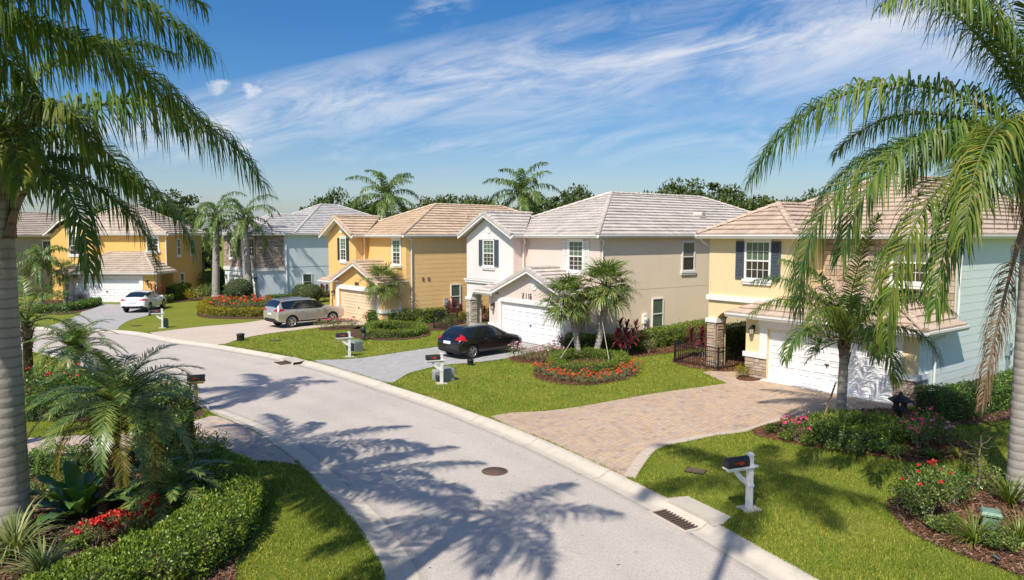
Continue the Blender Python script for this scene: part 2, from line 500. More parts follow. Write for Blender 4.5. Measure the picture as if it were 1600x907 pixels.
def m_ground():
    t = NT('ground_turf')
    a = t.mix(t.noise(0.6, 5, 0.6), (0.13, 0.165, 0.018), (0.25, 0.265, 0.034))
    a = t.mix(t.ramp(t.noise(0.23, 4), [(0.55, (0, 0, 0)), (0.8, (0.55, 0.55, 0.55))]), a, (0.34, 0.30, 0.07))
    a = t.mix(t.noise(35, 3), t.mix(1.0, a, (0.6, 0.6, 0.55), 'MULTIPLY'), t.mix(1.0, a, (1.3, 1.3, 1.3), 'MULTIPLY'))
    t.set(Base_Color=a, Roughness=0.9, Specular_IOR_Level=0.15)
    t.bump(t.noise(50, 4, 0.7), 0.8, 0.03)
    return t.m
TURF = m_ground()
def m_road():
    t = NT('worn_asphalt')
    a = t.mix(t.noise(0.35, 6, 0.6), (0.545, 0.48, 0.42), (0.65, 0.575, 0.505))
    a = t.mix(t.math('MULTIPLY', t.ramp(t.noise(0.16, 5, 0.6, dist=1.0), [(0.45, (0, 0, 0)), (0.7, (1, 1, 1))]), 0.28), a, (0.43, 0.39, 0.35))
    pt = t.vor(0.35, out='Color'); sc = t.N.new('ShaderNodeSeparateColor'); t.L.new(pt, sc.inputs[0])
    a = t.mix(t.math('MULTIPLY', sc.outputs[0], 0.10), a, (0.40, 0.37, 0.34))
    oil = t.math('MULTIPLY', t.ramp(t.noise(0.9, 4, 0.7, dist=0.6), [(0.60, (0, 0, 0)), (0.72, (1, 1, 1))]), 0.30)
    a = t.mix(oil, a, (0.30, 0.275, 0.25))
    drip = t.math('MULTIPLY', t.ramp(t.vor(1.1), [(0.03, (1, 1, 1)), (0.09, (0, 0, 0))]), 0.35)
    a = t.mix(drip, a, (0.22, 0.20, 0.18))
    uvn = t.N.new('ShaderNodeUVMap'); su = t.N.new('ShaderNodeSeparateXYZ'); t.L.new(uvn.outputs[0], su.inputs[0])
    wob_ = t.math('MULTIPLY', t.math('SUBTRACT', t.noise(0.25, 3), 0.5), 0.10); uu = t.math('ADD', su.outputs[0], wob_)
    lanes = t.math('POWER', t.math('ABSOLUTE', t.math('SINE', t.math('MULTIPLY', uu, 4 * PI))), 2.0)
    a = t.mix(t.math('MULTIPLY', lanes, t.math('MULTIPLY', t.noise(0.5, 4), 0.30)), a, (0.36, 0.325, 0.29))
    edge = t.math('MULTIPLY', t.math('SUBTRACT', t.math('ABSOLUTE', t.math('SUBTRACT', su.outputs[0], 0.5)), 0.455, True), 22.0, True)
    a = t.mix(t.math('MULTIPLY', edge, t.math('MULTIPLY', t.noise(1.6, 5, 0.7), 0.9)), a, (0.24, 0.205, 0.165))
    sp = t.noise(55, 4, 0.75)
    a = t.mix(t.ramp(sp, [(0.38, (1, 1, 1)), (0.55, (0, 0, 0))]), a, t.mix(1.0, a, (0.62, 0.61, 0.6), 'MULTIPLY'))
    sp2 = t.vor(60)
    a = t.mix(t.math('MULTIPLY', t.ramp(sp2, [(0.05, (1, 1, 1)), (0.3, (0, 0, 0))]), 0.3), a, (0.5, 0.48, 0.45))
    cr = t.N.new('ShaderNodeTexVoronoi'); cr.feature = 'DISTANCE_TO_EDGE'; cr.inputs['Scale'].default_value = 0.22
    wob = t.N.new('ShaderNodeMapping'); c = t.coord()
    nz = t.N.new('ShaderNodeTexNoise'); nz.inputs['Scale'].default_value = 1.4; nz.inputs['Detail'].default_value = 6
    t.L.new(c, nz.inputs['Vector'])
    va = t.N.new('ShaderNodeVectorMath'); va.operation = 'ADD'; t.L.new(c, va.inputs[0]); t.L.new(nz.outputs['Color'], va.inputs[1])
    t.L.new(va.outputs[0], cr.inputs['Vector'])
    crack = t.ramp(cr.outputs['Distance'], [(0.0, (1, 1, 1)), (0.003, (0, 0, 0))])
    gate = t.ramp(t.noise(0.3, 2), [(0.5, (0, 0, 0)), (0.6, (1, 1, 1))])
    a = t.mix(t.math('MULTIPLY', t.math('MULTIPLY', crack, gate), 0.3), a, (0.2, 0.19, 0.18))
    t.set(Base_Color=a, Roughness=0.85, Specular_IOR_Level=0.25)
    t.bump(sp, 0.5, 0.01)
    return t.m
ASPHALT = m_road()
def m_conc(name, c):
    t = NT(name)
    a = t.mix(t.noise(1.2, 6, 0.65), mul(c, 0.82), mul(c, 1.06))
    a = t.mix(t.math('MULTIPLY', t.ramp(t.noise(2.5, 6, 0.7), [(0.5, (0, 0, 0)), (0.72, (1, 1, 1))]), 0.45), a, mul(c, 0.55))
    a = t.mix(t.math('MULTIPLY', t.noise(70, 3), 0.25), a, mul(c, 0.6))
    t.set(Base_Color=a, Roughness=0.9, Specular_IOR_Level=0.2)
    t.bump(t.noise(40, 4), 0.35, 0.01)
    return t.m
CONC = m_conc('kerb_concrete', (0.60, 0.535, 0.44))
def m_mulch(name, c):
    t = NT(name)
    v = t.vor(26, t.coord(scale=(1, 1.7, 1)), out='Color')
    s = t.N.new('ShaderNodeSeparateColor'); t.L.new(v, s.inputs[0])
    a = t.ramp(s.outputs[0], [(0, mul(c, 0.4)), (0.5, c), (1, mul(c, 1.7))])
    a = t.mix(t.noise(1.2, 4), a, t.mix(1.0, a, (0.6, 0.6, 0.6), 'MULTIPLY'))
    t.set(Base_Color=a, Roughness=0.95, Specular_IOR_Level=0.1)
    t.bump(t.noise(30, 4), 1.0, 0.04)
    return t.m
MULCH = m_mulch('red_brown_mulch', (0.17, 0.075, 0.04))
MULCH_D = m_mulch('dark_brown_mulch', (0.13, 0.075, 0.05))

ground = fill('ground', [(-1500, -60), (1500, -60), (1500, 2500), (-1500, 2500)], -0.22, TURF)

# kerb lines: (front edge at the road, back edge at the lawn), read off the photograph
cr_back = [(-70, 49.5), (-50, 47.6), (-38, 46.0), (-30, 44.6), (-24.33, 43.11), (-21.53, 41.55), (-18.85, 39.35), (-15.34, 37.1), (-13.3, 35.6), (-10.84, 33.7), (-9.3, 32.3), (-7.6, 30.5), (-6.1, 28.8), (-4.6, 27.0),
           (-2.36, 24.3), (-0.64, 21.95), (1.07, 19.4), (2.46, 17.05), (2.95, 16.2), (3.55, 15.05), (4.1, 13.95), (4.66, 12.7), (5.22, 11.4), (6.0, 9.4), (6.8, 6.5), (7.4, 3), (7.8, -3), (8.0, -16)]
cl_back = [(-70, 40.7), (-45, 38.9), (-33, 37.3), (-25.9, 35.9), (-18.5, 30.4), (-11.6, 24.3), (-9.75, 22.65), (-7.78, 20.75), (-6.4, 19.0), (-5.33, 17.46), (-4.58, 16.2), (-3.6, 14.6), (-2.95, 13.4), (-2.45, 12.3), (-2.13, 11.4), (-1.6, 9.3), (-1.0, 6.5), (-0.5, 3), (-0.1, -3), (0.1, -16)]
cr_b = spline(cr_back, 0.5)
cl_b = spline(cl_back, 0.5)
def offset(line, d):
    out = []
    for i, p in enumerate(line):
        a = line[max(i - 1, 0)]; b = line[min(i + 1, len(line) - 1)]
        tx, ty = b[0] - a[0], b[1] - a[1]; n = math.hypot(tx, ty)
        out.append((p[0] - ty / n * d, p[1] + tx / n * d))
    return out
KW = 0.62
PROF = [(0.0, ROAD_Z + 0.006), (0.22, ROAD_Z - 0.005), (0.30, ROAD_Z + 0.012), (0.40, -0.035), (0.47, 0.0), (0.53, 0.014), (KW, 0.014), (KW, -0.2)]
def kerb(name, back, side):
    """rolled kerb cut into lengths by tooled joints"""
    m = MB(); acc = 0.0
    rows = []
    lines = [offset(back, -side * (KW - t)) if t < KW else back for t, z in PROF]
    n = len(back); gap = False; run = 0.0; start = 0
    for i in range(n - 1):
        run += math.dist(back[i], back[i + 1])
        if run > 3.0 or i == n - 2:
            a, b = start, i + 1
            vv = []; k = len(PROF)
            for j in range(a, b + 1):
                for q, (t, z) in enumerate(PROF):
                    x, y = lines[q][j]
                    if j == b and b < n - 1:      # leave a 1.6 cm joint
                        x2, y2 = lines[q][j - 1]; L_ = math.dist((x, y), (x2, y2)); f = 0.022 / L_
                        x, y = x + (x2 - x) * f, y + (y2 - y) * f
                    vv.append((x, y, z))
            ff = []
            for j in range(b - a):
                for q in range(k - 1):
                    ff.append((j * k + q, j * k + q + 1, (j + 1) * k + q + 1, (j + 1) * k + q))
            ff.append(tuple(range(k))); ff.append(tuple(range((b - a) * k, (b - a) * k + k)))
            m.add(vv, ff, 0)
            start = i + 1; run = 0.0
    o = m.build(name, CONC); o['kind'] = 'structure'
    return o
kerb('kerb', cr_b, 1)         # road lies on the left of the direction of travel for the right-hand line
kerb('kerb', cl_b, -1)
cr_f = offset(cr_b, -KW); cl_f = offset(cl_b, KW)
def make_road():
    A = np.array(offset(cl_b, KW - 0.03)); B = np.array(offset(cr_b, -KW + 0.03)); n = 420
    def res(L_):
        d = np.concatenate([[0], np.cumsum(np.linalg.norm(np.diff(L_, axis=0), axis=1))]); return np.stack([np.interp(np.linspace(0, d[-1], n), d, L_[:, k]) for k in (0, 1)], 1), d[-1]
    Br, tot = res(B); d = np.concatenate([[0], np.cumsum(np.linalg.norm(np.diff(A, axis=0), axis=1))])
    # square across: nearest point of the left edge, kept in order
    Af = np.stack([np.interp(np.linspace(0, d[-1], 4000), d, A[:, k]) for k in (0, 1)], 1); j = np.array([np.argmin(((Af - p) ** 2).sum(1)) for p in Br]); j[0] = 0; j[-1] = 3999; j = np.maximum.accumulate(j); Ar = Af[j]
    K = 9; W = np.linspace(0, 1, K); V = (Ar[:, None] * (1 - W)[None, :, None] + Br[:, None] * W[None, :, None]).reshape(-1, 2)
    V = np.concatenate([V, np.full((len(V), 1), ROAD_Z)], 1); i = np.arange(n - 1)[:, None] * K; q = np.arange(K - 1)[None]
    Q = np.stack([i + q, i + q + 1, i + K + q + 1, i + K + q], -1).reshape(-1, 4)
    o = np_mesh('road', V, quads=Q, mats=[ASPHALT]); o['kind'] = 'structure'
    uv = o.data.uv_layers.new(name='across'); li = np.empty(len(o.data.loops), dtype=np.int32); o.data.loops.foreach_get('vertex_index', li)
    U = np.stack([(li % K) / (K - 1), (li // K) / (n - 1) * tot], 1).astype(np.float32); uv.data.foreach_set('uv', U.ravel())
make_road()

FARR = [(60, -16), (400, 60), (400, 500), (-400, 500), (-400, 49.5)]
lawn_right_poly = [p for p in cr_b] + FARR
fill('lawn', lawn_right_poly, 0.0, TURF)
lawn_left_poly = [p for p in cl_b] + [(-40, -16), (-400, -10), (-400, 40.7)]
fill('lawn', lawn_left_poly, 0.0, TURF)

# drives
P_TAN = m_paver('tan_pavers', [(0.33, 0.265, 0.23), (0.53, 0.37, 0.25), (0.62, 0.44, 0.28), (0.46, 0.35, 0.29), (0.64, 0.475, 0.32)], math.radians(-53), 0.24, 0.16, (0.26, 0.21, 0.17), 0.5)
P_GREY = m_paver('grey_pavers', [(0.35, 0.34, 0.335), (0.43, 0.41, 0.395), (0.49, 0.465, 0.44)], math.radians(-53), 0.24, 0.16, (0.27, 0.26, 0.25), 0.5)
P_PINK = m_paver('pale_tan_pavers', [(0.56, 0.46, 0.38), (0.64, 0.53, 0.43), (0.58, 0.47, 0.38)], math.radians(-49), 0.24, 0.16, (0.36, 0.30, 0.25), 0.4)
P_MIX = m_paver('mixed_pavers', [(0.38, 0.33, 0.30), (0.62, 0.45, 0.32), (0.50, 0.42, 0.37), (0.68, 0.50, 0.34), (0.44, 0.38, 0.35)], math.radians(42), 0.24, 0.16, (0.17, 0.15, 0.13), 0.2)
P_EDGE = m_paver('soldier_pavers', [(0.55, 0.46, 0.38), (0.64, 0.52, 0.40), (0.6, 0.5, 0.42)], math.radians(-20), 0.11, 0.3, (0.28, 0.23, 0.19), 0.3)
def pts(*l): return [at(x, y) for x, y in l]
def kerbrun(line, a, b):
    """part of a kerb back edge between two points"""
    ia = min(range(len(line)), key=lambda i: math.dist(line[i], a)); ib = min(range(len(line)), key=lambda i: math.dist(line[i], b))
    return line[ia:ib + 1] if ia <= ib else line[ib:ia + 1][::-1]
# drive of the cream house
d4_left = spline(pts((764, 651.5), (800, 645.5), (850, 643), (905, 636), (960, 626), (1030, 614), (1090, 606), (1136, 599.5)), 0.4)
d4_right = spline(pts((1232, 656), (1170, 675.5), (1120, 682), (1060, 694), (1026, 704), (1008, 724), (992, 750)), 0.4)
d4 = d4_left + pts((1112, 589), (1097, 583), (1124, 577), (1172, 577), (1192, 590.5), (1400, 625), (1420, 640), (1300, 650)) + d4_right + kerbrun(cr_b, at(992, 751), at(764, 652.5))[1:-1]
fill('driveway', d4, 0.012, P_TAN)
d3_left = spline(pts((486, 563.5), (520, 562.5), (560, 560.5), (625, 551), (690, 541), (740, 531), (775, 523)), 0.4)
d3_right = spline(pts((876, 545), (838, 551), (790, 562), (735, 568), (690, 572.5), (652, 580.5), (630, 589), (613, 600.5)), 0.4)
d3 = d3_left + pts((784, 527),) + d3_right + kerbrun(cr_b, at(612, 601), at(484, 563.6))[1:-1]
fill('driveway', d3, 0.012, P_GREY)
d2_left = spline(pts((234, 520.5), (270, 516), (320, 510.5), (380, 505), (440, 496), (500, 486), (524, 480)), 0.5)
d2_right = spline(pts((590, 510), (540, 508), (500, 512), (440, 519), (400, 525), (372, 531), (352, 538)), 0.5)
d2 = d2_left + d2_right + kerbrun(cr_b, at(350, 538.7), at(232, 521.5))[1:-1]
fill('driveway', d2, 0.012, P_PINK)
d1_right = spline(pts((183, 515.5), (190, 508), (205, 500), (225, 495), (243, 488), (248, 478)), 0.5)
d1_left = spline(pts((106, 474), (128, 481), (126, 490), (112, 498), (90, 506), (74, 511)), 0.5)
d1 = d1_left + kerbrun(cr_b, at(74, 511), at(181, 516))[1:-1] + d1_right
fill('driveway', d1, 0.012, P_GREY)
dl_top = spline(pts((330, 650), (300, 659), (200, 676), (100, 682), (20, 686), (-200, 690)), 0.5)
dl_bot = spline(pts((-200, 760), (20, 738), (150, 730), (250, 722), (320, 719), (380, 720.5), (440, 724), (468, 728)), 0.5)
dl = dl_top + dl_bot + kerbrun(cl_b, at(470, 728), at(357, 645))[1:-1]
fill('driveway', dl, 0.012, P_MIX)
# a soldier course along the curved edge of the tan drive
edge = offset(d4_right, -0.0); inner = offset(d4_right, -0.3)
fill('driveway_border', edge + inner[::-1], 0.016, P_EDGE)

# planting beds (mulch)
BEDS = []
def bed(poly, mat=MULCH, z=0.03):
    BEDS.append(poly)
    fill('mulch_bed', poly, z, mat, skirt=0.05)
bed(spline(pts((1172, 676), (1235, 656), (1300, 645), (1400, 640), (1470, 655), (1505, 690), (1524, 712), (1490, 722), (1440, 724), (1380, 716), (1320, 708), (1250, 697)), 0.3, True))
bed(spline(pts((1388, 797), (1400, 776), (1460, 758), (1530, 745), (1640, 745), (1720, 800), (1720, 990), (1600, 905), (1500, 868), (1430, 838)), 0.3, True), MULCH_D)
bed(spline(pts((833, 586), (850, 597), (890, 602.5), (940, 601.5), (985, 592), (1000, 580), (985, 566), (940, 556), (880, 556), (845, 568)), 0.3, True))
bed(spline(pts((794, 560), (805, 567), (850, 569), (900, 566), (985, 560), (1050, 552), (1125, 534), (1108, 508), (1000, 526), (905, 548), (880, 544), (838, 551)), 0.3, True))
bed(spline(pts((544, 523), (565, 530), (610, 532.5), (660, 528), (672, 520), (640, 508), (590, 507), (555, 513)), 0.3, True), MULCH_D)
bed(spline(pts((590, 510.5), (545, 509.5), (498, 514), (515, 517), (560, 515), (690, 517), (770, 498), (764, 484), (700, 492), (625, 501)), 0.3, True), MULCH_D)
bed(spline(pts((307, 492), (325, 497.5), (380, 499), (428, 497), (440, 484), (430, 472), (345, 472), (318, 480)), 0.3, True), MULCH_D)
bed(spline(pts((1054, 569), (1120, 581), (1168, 576), (1150, 556), (1090, 552), (1060, 556)), 0.3, True))
bed(spline(pts((1430, 652), (1470, 668), (1560, 660), (1640, 640), (1640, 600), (1560, 600), (1448, 628)), 0.3, True), MULCH_D)
bed(spline(pts((1150, 592), (1165, 596), (1186, 595), (1192, 588), (1170, 584)), 0.3, True))
bed(spline(pts((60, 720), (200, 716), (300, 722), (350, 735), (388, 775), (398, 820), (370, 880), (320, 990), (-150, 1000), (-150, 760)), 0.3, True), MULCH_D)
bed(spline(pts((30, 600), (150, 590), (260, 610), (320, 650), (200, 662), (20, 650)), 0.3, True), MULCH_D)
bed(spline(pts((250, 469), (262, 474), (300, 471), (350, 468), (345, 460), (262, 463)), 0.3, True), MULCH_D)
bed(spline(pts((40, 486), (100, 492), (152, 480), (150, 472), (60, 470)), 0.3, True), MULCH_D)

# grass blades on the lawns, thinning with distance
def m_grass(name, cols):
    t = NT(name); c = t.ramp(t.island(), [(i / 3, k) for i, k in enumerate(cols)])
    c = t.mix(t.ramp(t.noise(0.55, 5, 0.65), [(0.35, (0, 0, 0)), (0.7, (1, 1, 1))]), t.mix(1.0, c, (0.72, 0.84, 0.8), 'MULTIPLY'), t.mix(1.0, c, (1.25, 1.1, 1.15), 'MULTIPLY'))
    c = t.mix(t.math('MULTIPLY', t.ramp(t.noise(0.9, 6, 0.7, dist=0.8), [(0.60, (0, 0, 0)), (0.74, (1, 1, 1))]), 0.5), c, (0.46, 0.38, 0.16))
    t.set(Base_Color=c, Roughness=0.6, Specular_IOR_Level=0.2)
    tr = t.N.new('ShaderNodeBsdfTranslucent'); t.L.new(c, tr.inputs[0]); ms = t.N.new('ShaderNodeMixShader'); ms.inputs[0].default_value = 0.3
    t.L.new(t.p.outputs[0], ms.inputs[1]); t.L.new(tr.outputs[0], ms.inputs[2]); t.L.new(ms.outputs[0], t.out.inputs[0]); return t.m
BLADE = m_grass('grass_blade', [(0.075, 0.14, 0.015), (0.175, 0.265, 0.026), (0.33, 0.395, 0.044), (0.54, 0.49, 0.12)])
def nz2(v): return v / np.maximum(np.linalg.norm(v, axis=1, keepdims=True), 1e-9)
def offset_poly(p, k=0.04):
    c = np.mean(np.array(p), 0); return [tuple(np.array(q) + (c - np.array(q)) / max(1e-6, np.linalg.norm(c - np.array(q))) * k) for q in p]
def grass(name, poly, dmax=48, name_right=True):
    keep = []
    ex = [d4, d3, d2, d1, dl] + BEDS
    x0 = min(p[0] for p in poly)
    for r0 in np.arange(10.5, dmax, 1.5):
        r1 = r0 + 1.5
        dens = min(1500, 1350 * (13 / r0) ** 2.0)
        area = 0.5 * (r1 ** 2 - r0 ** 2) * (math.radians(84))
        n = int(dens * area)
        rr = np.sqrt(rng.uniform(r0 ** 2, r1 ** 2, n)); aa = rng.uniform(math.radians(48), math.radians(132), n)
        P = np.stack([rr * np.cos(aa), rr * np.sin(aa)], 1)
        m = in_poly(P, poly)
        P = P[m]
        for e in ex:
            if len(P): P = P[~in_poly(P, e)]
        keep.append(np.concatenate([P, np.full((len(P), 1), r0)], 1))
    edge = []
    for line in (cr_b if name_right else cl_b,):
        L_ = np.array([p for p in line if 10 < p[1] < 40]); k = 26000
        i = rng.integers(0, len(L_) - 1, k); f = rng.uniform(0, 1, k)[:, None]; q = L_[i] * (1 - f) + L_[i + 1] * f
        tv = nz2(L_[i + 1] - L_[i]); nn = np.stack([-tv[:, 1], tv[:, 0]], 1) * (1 if name_right else -1)
        far_ = q + nn * 0.3; ok_ = np.ones(k, bool)
        for e in (d4, d3, d2, d1, dl): ok_ &= ~in_poly(far_, e)
        edge.append((q + nn * (rng.exponential(0.05, k) - 0.035)[:, None])[ok_])
    for e in ex:
        c_ = np.array(e); c2 = np.roll(c_, -1, 0); m_ = c_.mean(0); ln = np.linalg.norm(c2 - c_, axis=1); tot = ln.sum()
        if m_[1] > 40: continue
        k = int(tot * 260); i = rng.choice(len(c_), k, p=ln / tot); f = rng.uniform(0, 1, k)[:, None]; q = c_[i] * (1 - f) + c2[i] * f
        edge.append(q + rng.normal(0, 0.03, (k, 2)))
    E_ = np.concatenate(edge); E_ = E_[in_poly(E_, poly) | (np.arange(len(E_)) < len(edge[0]))]
    for e in (d4, d3, d2, d1, dl): 
        E_ = E_[~in_poly(E_, offset_poly(e))]
    keep.append(np.concatenate([E_, np.linalg.norm(E_, axis=1)[:, None]], 1))
    K = np.concatenate(keep)
    n = len(K)
    h = rng.uniform(0.02, 0.072, n) * (1 + 0.35 * np.sin(K[:, 0] * 2.1 + np.sin(K[:, 1] * 1.3)) * np.sin(K[:, 1] * 1.7)); w = rng.uniform(0.006, 0.011, n) * np.maximum(1, K[:, 2] / 16)
    a = rng.uniform(0, 2 * PI, n); lean = rng.normal(0, 0.022, (n, 2))
    v = np.zeros((n, 3, 3))
    v[:, 0, :2] = K[:, :2] + np.stack([np.cos(a) * w, np.sin(a) * w], 1)
    v[:, 1, :2] = K[:, :2] - np.stack([np.cos(a) * w, np.sin(a) * w], 1)
    v[:, 2, :2] = K[:, :2] + lean; v[:, 2, 2] = h
    v[:, :2, 2] = -0.005
    o = np_mesh(name, v.reshape(-1, 3), tris=np.arange(3 * n).reshape(-1, 3), mats=[BLADE])
    o['kind'] = 'stuff'
    return o
g1 = grass('grass', lawn_right_poly); g2 = grass('grass', lawn_left_poly, 30, False)
tag(g1, 'short green grass blades on the lawns right of the road', 'grass')
tag(g2, 'short green grass blades on the lawns left of the road', 'grass')

# mulch chips
CHIP = m_leaf('mulch_chip', [(0.10, 0.045, 0.025), (0.17, 0.08, 0.045), (0.24, 0.13, 0.08), (0.32, 0.22, 0.15)], 0.9, 0.0, 0.1, False)
def chips():
    vv = []; 
    for poly in BEDS[:4] + BEDS[7:11]:
        xs = [p[0] for p in poly]; ys = [p[1] for p in poly]
        d = np.mean(ys); n = int((max(xs) - min(xs)) * (max(ys) - min(ys)) * (420 if d < 19 else 160))
        P = np.stack([rng.uniform(min(xs), max(xs), n), rng.uniform(min(ys), max(ys), n)], 1)
        P = P[in_poly(P, poly)]; n = len(P)
        a = rng.uniform(0, 2 * PI, n); l = rng.uniform(0.02, 0.06, n); w = rng.uniform(0.006, 0.016, n); t = rng.normal(0, 0.35, n)
        ax = np.stack([np.cos(a), np.sin(a), t], 1) * l[:, None]; bx = np.stack([-np.sin(a), np.cos(a), rng.normal(0, 0.3, n)], 1) * w[:, None]
        c = np.concatenate([P, np.full((n, 1), 0.045)], 1)
        vv.append(np.stack([c - ax - bx, c + ax - bx, c + ax + bx, c - ax + bx], 1).reshape(-1, 3))
    V = np.concatenate(vv)
    o = np_mesh('mulch_chips', V, quads=np.arange(len(V)).reshape(-1, 4), mats=[CHIP])
    tag(o, 'loose brown bark chips scattered over the planting beds', 'mulch', kind='stuff')
chips()

# fallen leaves and grit in the gutters and on the drives
LITTER = m_leaf('fallen_leaf', [(0.10, 0.06, 0.03), (0.22, 0.15, 0.07), (0.16, 0.17, 0.05), (0.35, 0.27, 0.14)], 0.8, 0.1, 0.2, False)
def litter():
    P = []
    for line, sd_, n in ((cr_b, -1, 420), (cl_b, 1, 260)):
        L_ = [p for p in line if 8 < p[1] < 45]
        for i in range(n):
            p = L_[rnd.randrange(len(L_))]; q = abs(rnd.gauss(0, 0.10)) + KW - 0.32
            o = offset([L_[max(0, L_.index(p) - 1)], p], sd_ * q)[1]; P.append((o[0] + rnd.uniform(-.25, .25), o[1] + rnd.uniform(-.25, .25), ROAD_Z + 0.02))
    for i in range(260):
        y = rnd.uniform(11.5, 36); x = rnd.uniform(-14, 5); P.append((x, y, ROAD_Z + 0.012))
    P = np.array(P); keep = in_poly(P, [p for p in cr_f] + [p for p in reversed(cl_f)]); P = P[keep]; n = len(P)
    a = rng.uniform(0, 2 * PI, n); l = rng.uniform(0.012, 0.04, n); w = l * rng.uniform(0.3, 0.6, n)
    A = np.stack([np.cos(a), np.sin(a), rng.uniform(-.1, .35, n)], 1) * l[:, None]; B = np.stack([-np.sin(a), np.cos(a), rng.uniform(-.2, .3, n)], 1) * w[:, None]
    V = np.stack([P - A, P + B, P + A, P - B], 1).reshape(-1, 3)
    o = np_mesh('fallen_leaves', V, quads=np.arange(len(V)).reshape(-1, 4), mats=[LITTER]); tag(o, 'small dry leaves scattered along the gutters and over the road', 'leaves', kind='stuff')
litter()
# ------------------------------------------------------------------ houses
def clip(poly, ax, lim, keep_ge):
    out = []
    n = len(poly)
    for i in range(n):
        p, q = poly[i], poly[(i + 1) % n]
        pi = (p[ax] >= lim) if keep_ge else (p[ax] <= lim); qi = (q[ax] >= lim) if keep_ge else (q[ax] <= lim)
        if pi: out.append(p)
        if pi != qi:
            t = (lim - p[ax]) / (q[ax] - p[ax]); out.append((p[0] + (q[0] - p[0]) * t, p[1] + (q[1] - p[1]) * t))
    return out
def roof_tiles(mb, poly, course=0.42, tw=0.36, lift=0.085, seed=0):
    """flat roof tiles laid in courses over a planar polygon; poly[0]->poly[1] is the eave"""
    rr = random.Random(seed)
    P = [Vector(p) for p in poly]
    a = (P[1] - P[0]).normalized()
    nrm = None
    for q in P[2:]:
        c = a.cross(q - P[0])
        if c.length > 1e-4: nrm = c.normalized(); break
    if nrm.z < 0: nrm = -nrm; 
    b = nrm.cross(a).normalized()
    if b.z < 0: b = -b
    O = P[0]
    pl = [((p - O).dot(a), (p - O).dot(b)) for p in P]
    bmax = max(p[1] for p in pl); a0 = min(p[0] for p in pl); a1 = max(p[0] for p in pl)
    k = 0; bb = 0.0
    while bb < bmax - 0.02:
        row = clip(clip(pl, 1, bb, True), 1, bb + course, False)
        if len(row) >= 3:
            r0 = min(p[0] for p in row); r1 = max(p[0] for p in row)
            x = a0 + (tw * 0.5 if k % 2 else 0) - tw
            while x < r1:
                if x + tw > r0:
                    t = clip(clip(row, 0, x + 0.004, True), 0, x + tw - 0.004, False)
                    if len(t) >= 3:
                        j = rr.uniform(-0.006, 0.006)
                        def H(p): return lift + j - (lift - 0.012) * (p[1] - bb) / course
                        n = len(t)
                        top = [O + a * p[0] + b * p[1] + nrm * H(p) for p in t]
                        bot = [O + a * p[0] + b * p[1] + nrm * 0.002 for p in t]
                        vv = top + bot
                        ff = [tuple(range(n))]
                        for i in range(n):
                            i2 = (i + 1) % n
                            ff.append((i, i2, i2 + n, i + n))
                        mb.add(vv, ff, 0)
                x += tw
        bb += course; k += 1
    # boards under the tiles
    und = [p - nrm * 0.07 for p in P]
    mb.add([p for p in P] + und, [tuple(range(len(P))), tuple(range(2 * len(P) - 1, len(P) - 1, -1))] + [(i, (i + 1) % len(P), (i + 1) % len(P) + len(P), i + len(P)) for i in range(len(P))], 1)
def ridge_caps(mb, p, q, r=0.13, L=0.42):
    p, q = Vector(p), Vector(q); d = (q - p); n = max(1, int(d.length / L)); t = d.normalized()
    s = t.cross(Vector((0, 0, 1))).normalized(); u = s.cross(t)
    for i in range(n):
        a = p + d * (i / n); b = p + d * ((i + 1.12) / n)
        vv = []
        for c, k in ((a, 1.0), (b, 0.82)):
            for j in range(7):
                an = PI * j / 6
                vv.append(c + s * math.cos(an) * r * k * 1.15 + u * (math.sin(an) * r * k * 0.8 + 0.03 + (0.0 if k == 1.0 else -0.02)))
        ff = [(j, j + 1, j + 8, j + 7) for j in range(6)] + [tuple(range(7)), tuple(range(13, 6, -1))]
        mb.add(vv, ff, 0)

def pipe_vents(h, spots):
    for x, y, z in spots:
        m = MB(); m.tube([(x, y, z - .3), (x, y, z + .32)], .05, 8); m.lathe([(.16, z - .02), (.06, z + .06)], 10, (x, y, 0)); m.build('vent_pipe', h.tile, h.root)

